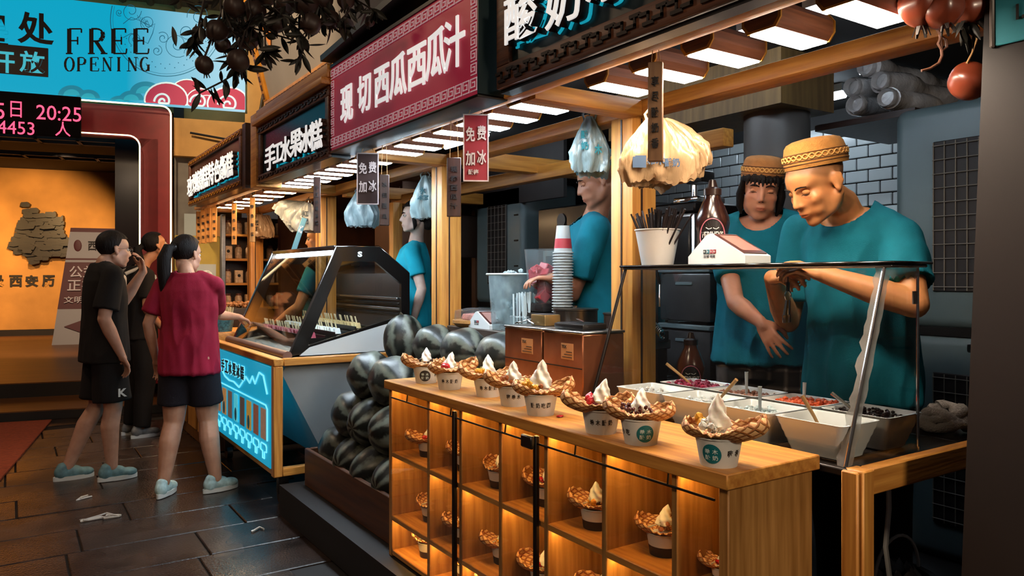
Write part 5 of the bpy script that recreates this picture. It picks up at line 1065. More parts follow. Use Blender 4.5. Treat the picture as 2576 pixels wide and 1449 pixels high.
def hand_blobs(mb, wrist, d, nrm, side, curl=(.3, .35, .4, .45), spread=.10, thumb=.5, sc=1.0, point=False):
    """d: finger direction, nrm: back-of-hand normal, side: +1 thumb lies along +x_local"""
    d = Vector(d).normalized(); nrm = Vector(nrm); nrm = (nrm-d*nrm.dot(d)).normalized(); sx = d.cross(nrm)*side
    M = Matrix((sx, d, nrm)).transposed().to_4x4(); M.translation = Vector(wrist)
    def T(x, y, z): return M @ Vector((x*sc, y*sc, z*sc))
    chain(mb, [T(0, -.01, 0), T(0, .02, 0)], [.024*sc, .026*sc])
    for x in (-.026, -.009, .009, .026): capsule(mb, T(x*.7, .018, 0), .014*sc, T(x, .078, .002), .0115*sc, 10)
    lens = [(.030, .018, .016), (.036, .023, .018), (.038, .026, .019), (.036, .022, .018)]   # pinky..index
    for k, x in enumerate((-.029, -.010, .010, .029)):
        a = curl[k]; ang = x/.029*spread
        if point and k == 3: a = .05
        p = Vector((x, .082, .002)); acc = 0; rr = (.0075, .0088, .009, .0088)[k]; pts = [p.copy()]
        for j, l in enumerate(lens[k]):
            acc += a*(1.0 if j else .9); p = p+Vector((sin(ang)*cos(acc), cos(ang)*cos(acc), -sin(acc)))*l; pts.append(p.copy())
        chain(mb, [T(*q) for q in pts], [rr*sc, rr*.97*sc, rr*.9*sc, rr*.78*sc], 10)
    t0 = Vector((.020, .018, -.006)); t1 = Vector((.044, .045, -.016)); t2 = t1+Vector((.012*(1-thumb), .030, -.012*thumb-.006)); t3 = t2+Vector((-.004, .024, -.012*thumb))
    chain(mb, [T(*t0), T(*t1), T(*t2), T(*t3)], [.017*sc, .0125*sc, .0105*sc, .0085*sc], 10)
def head_blobs(mb, M, fem=False, full=1.0):
    def E(c, r, rot=None):
        R_ = M.to_3x3().to_4x4() @ (rot.to_matrix().to_4x4() if rot else Matrix.Identity(4)); mb.ell(M @ Vector(c), r, 18, 12, R_)
    def K(a, ra, b, rb): capsule(mb, M @ Vector(a), ra, M @ Vector(b), rb, 12)
    j = .92 if fem else 1.0
    E((0, -.014, .036), (.076, .094, .084)); E((0, .026, -.030), (.062*j*full, .066, .082)); E((0, .035, .035), (.064, .052, .05))
    for s in (-1, 1):
        E((s*.044*j, .004, -.056), (.022, .040, .034)); E((s*.038, .054, -.024), (.026, .026, .026)); E((s*.030*full, .052, -.06), (.026, .026, .026))
        E((s*.079, -.012, -.004), (.008, .018, .031), Euler((.15, 0, s*.45))); E((s*.080, -.006, -.026), (.008, .010, .012)); K((s*.084, -.028, .012), .006, (s*.086, -.024, -.012), .006)
        K((s*.012, .079, .022), .010, (s*.044, .069, .022), .009)
        E((s*.0125, .091, -.034), (.0085, .010, .008))
    for s in (-1, 1): K((s*.010*j, .064, -.096), .019, (s*.042*j, .018, -.078), .022); K((s*.042*j, .018, -.078), .022, (s*.056*j, -.016, -.045), .020)
    E((0, .068, -.098), (.024*j, .020, .019)); K((0, .081, .016), .009, (0, .104, -.028), .0105); E((0, .103, -.030), (.011, .011, .009)); E((0, .080, -.062), (.028, .016, .018))
    E((0, .0915, -.0605), (.021, .0075, .0052)); E((0, .0895, -.0715), (.018, .0078, .0060))
def voxel(mb, size, name, smooth=2):
    me = bpy.data.meshes.new(name); me.from_pydata(mb.v, [], mb.f)
    bm = bmesh.new(); bm.from_mesh(me); bmesh.ops.remove_doubles(bm, verts=bm.verts, dist=1e-5); bmesh.ops.recalc_face_normals(bm, faces=bm.faces); bm.to_mesh(me); bm.free()
    out = eval_mesh(me, [('REMESH', dict(mode='VOXEL', voxel_size=size)), ('SMOOTH', dict(factor=.5, iterations=smooth))], name); out.shade_smooth(); return out
def loft(mb, rings, n=28):
    """closed tube of ellipse rings (cx, cy, cz, rx, ry)"""
    vs = [Vector((cx+rx*cos(2*pi*i/n), cy+ry*sin(2*pi*i/n), cz)) for cx, cy, cz, rx, ry in rings for i in range(n)]; k = len(rings)
    mb._add(vs, [(j*n+i, j*n+(i+1) % n, (j+1)*n+(i+1) % n, (j+1)*n+i) for j in range(k-1) for i in range(n)]+[tuple(range(n-1, -1, -1)), tuple(range((k-1)*n, k*n))])
def person(label, base, yaw, P, O, vox=.0065, group=None):
    """P: pose in local metres (faces +y, own left at -x); O: outfit"""
    t = thing('person', label, 'person', base, yaw, group); Minv = (Matrix.Translation(Vector(base)) @ Matrix.Rotation(yaw, 4, 'Z')).inverted()
    def W(p): return Minv @ Vector(p)
    s = P.get('h', 1.0); fem = O.get('fem', False); sw = (.165 if fem else .188)*s*P.get('wide', 1)
    lean = P.get('lean', 0)                                   # forward shift of shoulders
    def sp(z): return lean*max(0, (z-.95*s)/(.47*s))**1.3      # spine curve
    shz = 1.40*s; nb = Vector((0, sp(1.45*s)-.01, 1.45*s)); hc = Vector(P['head']) if 'head' in P else nb+Vector((0, .03, .135*s))
    hy, hp_, hr = P.get('hrot', (0, 0, 0)); HM = Matrix.Translation(hc) @ Euler((-hp_, hr, hy), 'ZXY').to_matrix().to_4x4() if False else Matrix.Translation(hc) @ Matrix.Rotation(hy, 4, 'Z') @ Matrix.Rotation(-hp_, 4, 'X') @ Matrix.Rotation(hr, 4, 'Y')
    HM = HM @ Matrix.Scale(P.get('hs', .98), 4)
    w = P.get('wide', 1); b = MB()
    for (z, rx, ry, rz) in ((.93, .160, .115, .13), (1.07, .140, .105, .16), (1.26, .158, .115, .17), (1.375, .150, .088, .085)):
        b.ell((0, sp(z*s), z*s), (rx*s*w, ry*s*(w if z < 1.2 else 1), rz*s), 20, 12)
    neckpt = HM @ Vector((0, -.030, -.06)); capsule(b, nb+Vector((0, -.005, -.06)), .066*s, (nb+neckpt)/2+Vector((0, -.004, 0)), .056*s*(.9 if fem else 1)); capsule(b, (nb+neckpt)/2+Vector((0, -.004, 0)), .054*s*(.9 if fem else 1), neckpt, .052*s*(.9 if fem else 1))
    for key, sd in (('L', -1), ('R', 1)): capsule(b, (sd*.045*s, nb.y-.01, 1.425*s), .040*s, Vector(P['arm'+key].get('sh', (sd*sw, sp(shz), shz-.01))), .048*s)
    head_blobs(b, HM, fem, P.get('full', 1.0))
    sleeves = []
    for key, sd in (('L', -1), ('R', 1)):
        A = P['arm'+key]; sh_ = Vector(A.get('sh', (sd*sw, sp(shz), shz-.01))); el = Vector(A['el']); wr = Vector(A['wr']); sleeves.append((sd, sh_, el))
        ua = (.05 if not fem else .043)*s*P.get('armw', 1)
        chain(b, [sh_, sh_*.55+el*.45, el], [ua*1.05, ua*.98, ua*.80]); mid = el*.68+wr*.32; chain(b, [el, mid, wr], [ua*.82, ua*.86, ua*.52])
        hd = Vector(A.get('dir', (wr-el))); hand_blobs(b, wr, hd, A.get('nrm', (0, 0, 1)), A.get('side', sd*-1), A.get('curl', (.35, .38, .42, .45)), A.get('spread', .1), A.get('thumb', .5), s*(.92 if fem else 1), A.get('point', False))
    feet = []
    for key, sd in (('L', -1), ('R', 1)):
        G_ = P.get('leg'+key, {}); hip = Vector((sd*.085*s, 0, .90*s)); kn = Vector(G_.get('kn', (sd*.095*s, .015, .49*s))); an = Vector(G_.get('an', (sd*.10*s, -.02, .09*s))); fy_ = G_.get('yaw', 0)
        lw = P.get('legw', 1)
        chain(b, [hip, hip*.5+kn*.5, kn], [.092*s*lw, .078*s*lw, .056*s*lw]); cm = kn*.68+an*.32+Vector((0, -.018, 0)); chain(b, [kn, cm, an], [.053*s*lw, .056*s*lw, .034*s*lw])
        Mf = Matrix.Translation((an.x, an.y, an.z-.09*s)) @ Matrix.Rotation(fy_, 4, 'Z') @ Matrix.Rotation(G_.get('tip', 0), 4, 'X'); feet.append((sd, Mf, an)); capsule(b, Mf @ Vector((0, -.02, .045*s)), .032*s, Mf @ Vector((0, .13*s, .03*s)), .026*s)
    body = voxel(b, vox, 'body', 5 if vox < .006 else 3); MI = HM.inverted(); n = len(body.vertices); co = np.empty(n*3); body.vertices.foreach_get('co', co); co = co.reshape(-1, 3)
    M4 = np.array(MI); hl = co @ M4[:3, :3].T + M4[:3, 3]; x, y, z = hl[:, 0], hl[:, 1], hl[:, 2]
    isH = (np.abs(x) < .10) & (y > .0) & (z > -.12) & (z < .14) & (y < .14)
    # soften the cheeks, jaw and brow, keep nose, lips and ears crisp
    wgt = ((np.abs(x) < .072) & (z > -.125) & (z < .07) & (y > -.02)).astype(float); wgt *= 1-.85*np.exp(-((x/.016)**4+((z+.012)/.034)**4))*(y > .07); wgt *= 1-.7*np.exp(-((x/.026)**4+((z+.066)/.012)**4))*(y > .07)
    ne = len(body.edges); ed = np.empty(ne*2, dtype=np.int32); body.edges.foreach_get('vertices', ed); ed = ed.reshape(-1, 2); deg = np.bincount(ed.reshape(-1), minlength=n).astype(float)
    for _ in range(int(.055/vox)):
        acc = np.stack([np.bincount(ed[:, 0], co[ed[:, 1], k_], n)+np.bincount(ed[:, 1], co[ed[:, 0], k_], n) for k_ in range(3)], 1)/np.maximum(deg, 1)[:, None]; co += (acc-co)*(.6*wgt)[:, None]
    # eye sockets
    push = np.zeros(n)
    for sd in (-1, 1): push += np.exp(-(((x-sd*.031)/.015)**2+((z-.004)/.010)**2))*isH*(y > .045)
    col = np.ones((n, 4)); fwd = np.array(HM.to_3x3() @ Vector((0, 1, 0))); co -= np.outer(push*.005, fwd)
    # mouth slit
    slit = np.exp(-((x/.020)**4+((z+.0655)/.0016)**2))*isH*(y > .07); co -= np.outer(slit*.004, fwd)
    body.vertices.foreach_set('co', co.reshape(-1)); body.update()
    lip = np.clip(np.exp(-((x/.021)**4+((z+.066)/.0085)**4)), 0, 1)*isH*(y > .075); lc = np.array(O.get('lip', (.80, .52, .50))); col[:, :3] *= 1-lip[:, None]*(1-lc)
    col[:, :3] *= 1-slit[:, None]*.55
    if O.get('buzz'):   # shaved scalp: skin darkened by stubble
        up = np.clip((z-.012-.75*np.clip(y-.01, 0, 1)+.02*np.clip(-y, 0, 1))/.015, 0, 1)*(z > -.02); bk_ = np.clip((-.03-y)/.02, 0, 1)*np.clip((z+.03)/.02, 0, 1); sb = np.clip(np.maximum(up, bk_), 0, 1); col[:, :3] *= 1-sb[:, None]*np.array([.52, .50, .46])
    ck = np.zeros(n)
    for sd in (-1, 1): ck += np.exp(-(((x-sd*.042)/.022)**2+((z+.025)/.02)**2))*isH
    col[:, 1] *= 1-.08*np.clip(ck, 0, 1); col[:, 2] *= 1-.08*np.clip(ck, 0, 1)
    ca = body.color_attributes.new('tint', 'FLOAT_COLOR', 'POINT'); ca.data.foreach_set('color', col.reshape(-1)); body.materials.append(skin_mat(O.get('skinname', 'skin_tan'), O.get('skin', '#c48a5c')))
    bo_ = obj('body', body, t)
    # face parts
    HAIRM = mat(O.get('hairname', 'black_hair'), O.get('hair', '#120c0b'), .62, spec=.2, var=.3, vscale=30, bump=.5, bscale=160, aniso=(1, 1, .12))
    def hq(p): return HM @ Vector(p)
    for sd in (-1, 1):
        br = [(.012, .0905, .021), (.024, .0915, .027), (.037, .086, .027), (.047, .074, .022)]
        MB().tube([hq((sd*a, q_, c)) for a, q_, c in br], [.0022, .0030, .0026, .0012], 6).build('eyebrow', HAIRM, bo_)
        if O.get('eyes', 'open') == 'open':
            e = MB().ell(hq((sd*.031, .0715, .0035)), .0125, 14, 10).build('eye', mat('eye_white', '#b9aea4', .25), bo_); MB().ell(hq((sd*.031+O.get('gaze', 0), .0815, .0035)), (.0055, .0055, .0055), 10, 8).build('iris', mat('iris_dark', '#150d0a', .15), e)
        else: MB().ell(hq((sd*.031, .0705, .003)), (.0135, .0118, .0098), 14, 10).build('eyelid', mat(O.get('skinname', 'skin_tan')+'_lid', O.get('skin', '#c48a5c'), .85, spec=.1), bo_)
        zo = -.003 if O.get('eyes') == 'down' else .0075
        MB().tube([hq((sd*a, q_, zo+c)) for a, q_, c in ((.0165, .0805, -.002), (.024, .085, .002), (.032, .0855, .0035), (.041, .081, .001), (.047, .0735, -.003))], [.0005, .0009, .0010, .0009, .0004], 6).build('lash_line', mat('lash', '#1a100d', .6), bo_)
        MB().ell(hq((sd*.0065, .0985, -.0385)), (.0032, .003, .0018), 8, 6).build('nostril', mat('nostril', '#3a1d14', .7), bo_)
    # hair shell
    hs_ = O.get('hairstyle')
    if hs_:
        R0 = Vector((.0835, .1035, .094)) if hs_ != 'short' else Vector((.082, .101, .093)); cen = Vector((0, -.014, .036)); b2 = MB(); nu, nv = 48, 26
        low_f = {'short': .040, 'bob': .035, 'pony': .050, 'bangs': -.002}[hs_]; low_b = {'short': -.078, 'bob': -.085, 'pony': -.080, 'bangs': -.075}[hs_]
        rg = random.Random(5)
        def hf(u, v):
            a = 2*pi*u; d0 = Vector((sin(a), cos(a), 0)); front = .5+.5*cos(a)
            zlow = low_b+(low_f-low_b)*min(1, max(0, (front-.42)/.28)); zl = (zlow)/R0.z; zl = max(-.95, min(.9, zl)); tmin = math.asin(zl)
            th = tmin+(pi/2-tmin)*v; k = 1+.02*noise.noise((cos(a)*3, sin(a)*3, th*2+7))+.015*sin(a*17)*cos(th); k *= (.955 if v == 0 else 1)
            return HM @ (cen+Vector((R0.x*cos(th)*sin(a)*k, R0.y*cos(th)*cos(a)*k, R0.z*sin(th)*k)))
        b2.surf(hf, nu, nv, True).build('hair', HAIRM, t, 70)
        if hs_ == 'pony':
            pts = [hq((0, -.105, .03)), hq((-.005, -.155, .02)), hq((-.01, -.175, -.05)), hq((-.012, -.165, -.14)), hq((-.010, -.15, -.24)), hq((-.008, -.14, -.33))]; MB().tube(pts, [.022, .034, .042, .040, .030, .006], 14).build('ponytail', HAIRM, t); MB().tube([hq((.02*cos(q_), -.118-.004*sin(q_), .03+.02*sin(q_))) for q_ in [2*pi*i/14 for i in range(14)]], .006, 6, closed=True).build('hair_tie', BLACK, t)
        if hs_ in ('bob', 'bangs'):
            for sd in (-1, 1): MB().tube([hq((sd*.074, .03, .035)), hq((sd*.080, .012, -.02)), hq((sd*.076, .005, -.07)), hq((sd*.068, .012, -.10))], [.010, .016, .014, .004], 10).build('side_lock', HAIRM, t)
            MB().ell(hq((0, -.10, -.055)), .042, 16, 10).build('hair_bun', HAIRM, t)
        if hs_ == 'bangs':
            for k in range(9): x0 = -.056+k*.014; MB().tube([hq((x0*.8, .070-abs(x0)*.35, .070)), hq((x0, .092-abs(x0)*.5, .045)), hq((x0*1.08, .094-abs(x0)*.55, .022+.006*(k % 2)))], [.010, .008, .002], 8).build('bang_lock', HAIRM, t)
    if O.get('cap'):
        CM = mat('cap_'+O['cap'], O['cap'], .85, var=.12, vscale=40, bump=.35, bscale=300); CD = mat('cap_dark_line', '#4a2a12', .8); CL_ = mat('cap_cord', O.get('cord', '#d9a45c'), .8)
        Mc = HM @ Matrix.Translation((0, -.018-.0008*O.get('captilt', 6), .058)) @ Matrix.Rotation(R(O.get('captilt', 6)), 4, 'X') @ Matrix.Diagonal((.84, 1.04, 1, 1))
        c = MB().lathe([(.0985, -.012), (.101, 0), (.101, .010), (.0985, .030), (.092, .056), (.083, .068), (.064, .075), (.03, .079), (.0, .080)], 48, Mc, cap=False).build('cap', CM, t)
        for zz in (.001, .010, .034): MB().tube([Mc @ Vector((.1017*cos(q_), .1017*sin(q_), zz)) for q_ in [2*pi*i/48 for i in range(48)]], .0013, 5, closed=True).build('cap_line', CD, c)
        for ph in (0, pi): MB().tube([Mc @ Vector((.1020*cos(q_), .1020*sin(q_), .022+.0075*sin(16*q_+ph))) for q_ in [2*pi*i/160 for i in range(160)]], .0024, 5, closed=True).build('cap_braid', CL_, c)
    # shirt
    sc = O['shirt']; b = MB(); hem = sc.get('hem', .86)*s; fl = sc.get('flare', 1.0); inf = .016
    rings = [(0, sp(hem), hem, (.172*w*fl+inf)*s, (.125*w*fl+inf)*s), (0, sp(1.0*s), 1.0*s, (.160*w*(fl*.5+.5)+inf)*s, (.118*w+inf)*s), (0, sp(1.12*s), 1.12*s, (.150*w+inf)*s, (.112*w+inf)*s), (0, sp(1.25*s), 1.25*s, (.165*w+inf)*s, (.118+inf)*s), (0, sp(1.35*s)-.003, 1.35*s, (.165*w+inf)*s, (.108+inf)*s), (0, sp(1.42*s)-.008, 1.42*s, (.13*w+inf)*s, (.085+inf)*s), (0, sp(1.465*s)-.012, 1.47*s, (.075+inf)*s, (.06+inf)*s)]
    loft(b, rings)
    for sd, sh_, el in sleeves:
        d = (el-sh_); L_ = sc.get('sleeve', .62); e_ = sh_+d*L_; r0, r1 = (.068 if not fem else .060)*s, (.066 if not fem else .058)*s*sc.get('cuff', 1)
        b.ell(sh_, r0, 16, 10); b.frus(sh_, r0, e_, r1, 22); capsule(b, (sd*.06*s, sp(1.43*s)-.012, 1.428*s), .060*s, sh_, r0*.98)
    sm = voxel(b, max(vox*1.25, .008), 'shirt', 3); n = len(sm.vertices); co = np.empty(n*3); sm.vertices.foreach_get('co', co); co = co.reshape(-1, 3); no = np.empty(n*3); sm.vertices.foreach_get('normal', no); no = no.reshape(-1, 3)
    amp = sc.get('fold', .006)
    dsp = np.array([noise.noise((p[0]*9+3, p[1]*9, p[2]*3.2))*1.0+.6*noise.noise((p[0]*16, p[1]*16+5, p[2]*5+p[0]*9)) for p in co]); dsp = 1-2*np.abs(dsp); wgt = np.clip((1.45*s-co[:, 2])/(.35*s), .25, 1); co += no*(dsp*amp*wgt)[:, None]
    sm.vertices.foreach_set('co', co.reshape(-1)); sm.update()
    # neckline: open an ellipsoidal hole about the neck
    nk = nb+Vector((0, sc.get('neck_y', .03), .02)); nr = Vector(sc.get('neck', (.082, .088, .085)))*s; bm = bmesh.new(); bm.from_mesh(sm)
    def ein(v): q_ = v.co-nk; return (q_.x/nr.x)**2+(q_.y/nr.y)**2+(q_.z/nr.z)**2
    bmesh.ops.delete(bm, geom=[v for v in bm.verts if ein(v) < 1], context='VERTS')
    for v in bm.verts:
        if v.is_boundary:
            q_ = v.co-nk; k = 1/math.sqrt(max(ein(v), 1e-6)); v.co = nk+q_*(k*1.0)
    bd = [e for e in bm.edges if e.is_boundary]; r_ = bmesh.ops.extrude_edge_only(bm, edges=bd); vs_ = [g for g in r_['geom'] if isinstance(g, bmesh.types.BMVert)]
    for v in vs_: v.co = v.co*.965+Vector((nk.x, nk.y, v.co.z-.012))*.035
    bm.to_mesh(sm); bm.free(); sm.materials.clear(); sm.materials.append(cloth_mat('shirt_'+sc['col'], sc['col'])); sm.shade_smooth(); so = obj('shirt', sm, t)
    if 'logo' in sc:
        tx, p, ux, sz = sc['logo']; lettering(tx, mat('shirt_logo', '#c9d4d2', .7), so, p, ux, (0, 0, 1), sz*1.3, sz, .03, .004, 'logo')
    # trousers or shorts
    pc = O['pants']; b = MB(); loft(b, [(0, 0, .80*s, .168*s*w, .122*s*w), (0, 0, .9*s, .166*s*w, .120*s*w), (0, 0, 1.02*s, .150*s*w, .11*s*w)])
    for key, sd in (('L', -1), ('R', 1)):
        G_ = P.get('leg'+key, {}); hip = Vector((sd*.085*s, 0, .88*s)); kn = Vector(G_.get('kn', (sd*.095*s, .015, .49*s))); an = Vector(G_.get('an', (sd*.10*s, -.02, .09*s))); L_ = pc.get('len', 1.0); wd_ = pc.get('wide', 1.0)
        if L_ <= 1: e_ = hip+(kn-hip)*L_; b.ell(hip, .102*s, 16, 10); b.frus(hip, .104*s, e_, .098*s*wd_, 24)
        else: e_ = kn+(an-kn)*(L_-1); b.ell(hip, .102*s, 16, 10); b.frus(hip, .104*s, kn, .082*s*wd_, 24); b.ell(kn, .082*s*wd_, 16, 10); b.frus(kn, .082*s*wd_, e_, .068*s*wd_, 24)
    pm = voxel(b, .010, 'trousers', 2)
    k_ = len(pm.vertices); pc_ = np.empty(k_*3); pm.vertices.foreach_get('co', pc_); pc_ = pc_.reshape(-1, 3); pn_ = np.empty(k_*3); pm.vertices.foreach_get('normal', pn_); pn_ = pn_.reshape(-1, 3)
    pc_ += pn_*(.006*np.array([noise.noise((q_[0]*14, q_[1]*14, q_[2]*5)) for q_ in pc_]))[:, None]; pm.vertices.foreach_set('co', pc_.reshape(-1)); pm.update()
    pm.materials.append(pc.get('mat') or cloth_mat('pants_'+pc['col'], pc['col'])); po = obj(pc.get('name', 'shorts'), pm, t)
    if 'logo' in pc: tx, p, ux, sz = pc['logo']; lettering(tx, WHITE, po, p, ux, (0, 0, 1), sz, sz, .03, .004, 'logo')
    # shoes
    if 'shoes' in O:
        so_ = O['shoes']; MS = mat('shoe_'+so_['col'], so_['col'], .7, var=.3, vscale=30); ML = mat('shoe_sole', '#c9ccc8', .6); MX = mat('shoe_lace', '#d5dbd9', .7)
        for sd, Mf, an in feet:
            b = MB()
            for c_, r_ in (((0, -.035, .055), (.040, .050, .052)), ((0, .03, .050), (.043, .060, .044)), ((0, .095, .038), (.046, .065, .034)), ((0, -.03, .09), (.036, .04, .03))): b.ell(Mf @ (Vector(c_)*s), tuple(q_*s for q_ in r_), 16, 10, Mf.to_3x3().to_4x4())
            sh_ = voxel(b, .007, 'shoe', 2); sh_.materials.append(MS); so2 = obj('shoe', sh_, t)
            def out_(u, v): 
                a = 2*pi*u; w_ = .044+.006*sin(a); return Mf @ (Vector((w_*cos(a)*(1 if sin(a) > -.2 else .9), .035+.125*sin(a), (.0, .028)[int(v > .5)]))*s)
            b = MB(); k = 32; b._add([out_(i/k, 0) for i in range(k)]+[out_(i/k, 1) for i in range(k)], [(i, (i+1) % k, k+(i+1) % k, k+i) for i in range(k)]+[tuple(range(k-1, -1, -1)), tuple(range(k, 2*k))]); b.build('sole', ML, so2)
            for q_ in range(4): MB().tube([Mf @ (Vector((-.022, .02+q_*.02, .090-q_*.009))*s), Mf @ (Vector((0, .024+q_*.02, .097-q_*.009))*s), Mf @ (Vector((.022, .02+q_*.02, .090-q_*.009))*s)], .003*s, 5).build('lace', MX, so2)
    t['hm'] = 0
    del t['hm']
    return t, HM, W
def inv(base, yaw): return (Matrix.Translation(Vector(base)) @ Matrix.Rotation(yaw, 4, 'Z')).inverted()
TEAL = '#09697c'
# ---- seller with bowed head sorting keys behind the bowls
base, yaw = (2.44, 1.50, .17), R(90); I = inv(base, yaw)
h = I @ ond(2053, 462, 2.46); eL = I @ ond(2300, 765, 2.30); wL = I @ ond(2072, 690, 2.40); eR = I @ Vector((2.39, 1.76, 1.215)); wR = I @ Vector((2.165, 1.655, 1.375))
P = dict(h=.985, lean=.07, wide=1.02, head=h, hrot=(R(-16), R(30), R(0)), hs=1.03, armw=1.08, armL=dict(el=eL, wr=wL, sh=I @ ond(2262, 600, 2.43), dir=(I @ ond(1985, 668, 2.43))-wL, nrm=(-.2, .45, .9), side=1, curl=(.62, .58, .5, .42), thumb=.9), armR=dict(el=eR, wr=wR, dir=Vector((-.9, .35, .1)), nrm=(.2, .6, .75), side=-1, curl=(.7, .7, .65, .55), thumb=.9))
O = dict(cap='#b37a38', captilt=19, buzz=True, eyes='down', skin='#c98a56', shirt=dict(col=TEAL, hem=.80, flare=1.06, sleeve=.70, cuff=1.12, neck=(.098, .115, .085), neck_y=.045, fold=.015), pants=dict(col='#1d1716', len=2.0, name='trousers'), shoes=dict(col='#1d1816'))
man, HMm, _ = person('seller in teal shirt and tan skullcap looking down at keys in his hands', base, yaw, P, O, .0046)
# bunch of keys hanging from his hands
kp = ond(1982, 712, 2.42); ks = thing('key_bunch', 'bunch of keys dangling from the hands of the bowed seller', 'keys', kp+Vector((0, 0, -.115)))
MB().tube([(.016*cos(a), 0, .075+.016*sin(a)) for a in [2*pi*i/20 for i in range(20)]], .002, 6, closed=True).build('ring', CHROME, ks); MB().rbox((-.006, -.004, .088), (.006, .004, .118), .002, 1).build('strap', BLACK, ks); MB().tube([(0, 0, .118), (0, 0, .135)], .002, 6).build('cord', BLACK, ks)
for k, (dx, m_) in enumerate(((-.020, CHROME), (-.004, mat('brass', '#b98a3c', .3, .9)), (.012, CHROME), (.022, BLKM))): c = MB().tube([(dx*.4, 0, .06), (dx, .004*k, .012)], [.003, .004], 6).build('key_shaft', m_, ks); MB().rbox((dx-.008, .004*k-.0015, -.012), (dx+.008, .004*k+.0015, .014), .001, 1).build('key_head', m_, c)
# ---- woman seller watching over his shoulder
base, yaw = (2.56, 2.0, .17), R(118); I = inv(base, yaw); h = I @ ond(1915, 478, 3.02)
PL = mat('plaid_cloth', '#1f1a18', .9)
def plaid():
    m, nt, b = nodes_of('plaid'); N = nt.nodes.new; L = nt.links.new; tc = N('ShaderNodeTexCoord'); sp = N('ShaderNodeSeparateXYZ'); L(tc.outputs['Object'], sp.inputs[0]); outs = []
    at = N('ShaderNodeMath'); at.operation = 'ADD'; L(sp.outputs[0], at.inputs[0]); L(sp.outputs[1], at.inputs[1])
    for s_ in (at.outputs[0], sp.outputs[2]):
        m1 = N('ShaderNodeMath'); m1.operation = 'MULTIPLY'; m1.inputs[1].default_value = 13; L(s_, m1.inputs[0]); f = N('ShaderNodeMath'); f.operation = 'PINGPONG'; f.inputs[1].default_value = .5; L(m1.outputs[0], f.inputs[0]); g_ = N('ShaderNodeMapRange'); g_.inputs[1].default_value = .0; g_.inputs[2].default_value = .16; g_.inputs[3].default_value = 1; g_.inputs[4].default_value = 0; L(f.outputs[0], g_.inputs[0]); outs.append(g_.outputs[0])
    a = N('ShaderNodeMath'); a.operation = 'ADD'; L(outs[0], a.inputs[0]); L(outs[1], a.inputs[1]); r = N('ShaderNodeValToRGB'); r.color_ramp.elements[0].color = (*lin('#1c1715'), 1); r.color_ramp.elements[1].color = (*lin('#c9bdb0'), 1); r.color_ramp.elements[1].position = 2; e = r.color_ramp.elements.new(.5); e.color = (*lin('#5f544d'), 1); mm = N('ShaderNodeMath'); mm.operation = 'MULTIPLY'; mm.inputs[1].default_value = .5; L(a.outputs[0], mm.inputs[0]); L(mm.outputs[0], r.inputs[0]); L(r.outputs[0], b.inputs['Base Color']); b.inputs['Roughness'].default_value = .9; return m
P = dict(h=1.0, head=h, hrot=(R(12), R(12), R(-6)), hs=.99, full=1.1, wide=1.04, lean=.02, armR=dict(el=I @ ond(1850, 760, 2.93), wr=I @ ond(1915, 812, 2.80), nrm=(.3, .8, .3), side=-1, dir=Vector((-.45, .25, -.65)), curl=(.25, .25, .22, .2), spread=.22), armL=dict(el=(-.25, -.03, 1.13), wr=(-.22, .10, .92)))
O = dict(fem=True, cap='#a8703a', captilt=3, hairstyle='bangs', skin='#b98062', skinname='skin_warm', eyes='down', shirt=dict(col=TEAL, hem=.86, flare=1.05, sleeve=.66, neck=(.088, .105, .10), neck_y=.05, fold=.012), pants=dict(col='#1d1716', len=1.9, name='trousers', mat=plaid(), wide=1.1), shoes=dict(col='#1d1816'))
wm, HMw, _ = person('woman seller in teal shirt, skullcap and plaid trousers behind the bowed man', base, yaw, P, O, .005)
nk = MB(); nk.tube([HMw @ Vector((.072*cos(a), .012+.062*sin(a), -.155-.05*max(0, sin(a)))) for a in [2*pi*i/30 for i in range(30)]], .0022, 5, closed=True).build('necklace_cord', mat('necklace', '#2a1410', .7), wm)
# ---- juice seller in profile
base, yaw = (2.44, 2.93, .17), R(60); I = inv(base, yaw); h = I @ ond(1502, 455, 3.72)
P = dict(h=1.03, head=h, hrot=(R(0), R(20), 0), hs=1.04, wide=1.05, lean=.03, armL=dict(el=I @ ond(1438, 740, 3.62), wr=I @ ond(1398, 700, 3.56), dir=I.to_3x3() @ Vector((-.8, .5, .0)), nrm=(0, -.1, 1), side=1, curl=(.5, .45, .4, .35)), armR=dict(el=(.24, .05, 1.12), wr=(.12, .26, 1.08)))
O = dict(cap='#3a666a', cord='#4f7d80', captilt=5, buzz=True, eyes='down', skin='#a8765c', skinname='skin_cool', shirt=dict(col=TEAL, hem=.84, sleeve=.72, neck=(.09, .10, .08), neck_y=.035, fold=.009, logo=('K', (-.07, .165, 1.30), (1, 0, 0), .03)), pants=dict(col='#1d1716', len=2.0, name='trousers'), shoes=dict(col='#1d1816'))
person('juice seller in teal shirt, in profile behind the blender, half hidden by bags', base, yaw, P, O, .0055)
# ---- ice pop seller
base, yaw = (2.44, 4.98, .17), R(62); I = inv(base, yaw); h = I @ ond(1043, 545, 5.42)
P = dict(h=.99, head=h, hrot=(R(8), R(0), 0), hs=.97, armL=dict(el=(-.21, -.07, 1.12), wr=(-.19, -.01, .90)), armR=dict(el=(.21, -.06, 1.12), wr=(.18, .0, .90)))
O = dict(fem=True, hairstyle='bob', skin='#c9b0a2', skinname='skin_pale', shirt=dict(col='#0e8fa6', hem=.86, sleeve=.62, neck=(.08, .088, .08), fold=.006), pants=dict(col='#1d1716', len=2.0, name='trousers'), shoes=dict(col='#1d1816'))  # same teal as the other sellers, painted brighter for the light on her
person('ice pop seller in teal shirt gazing left behind the freezer', base, yaw, P, O, .0065)
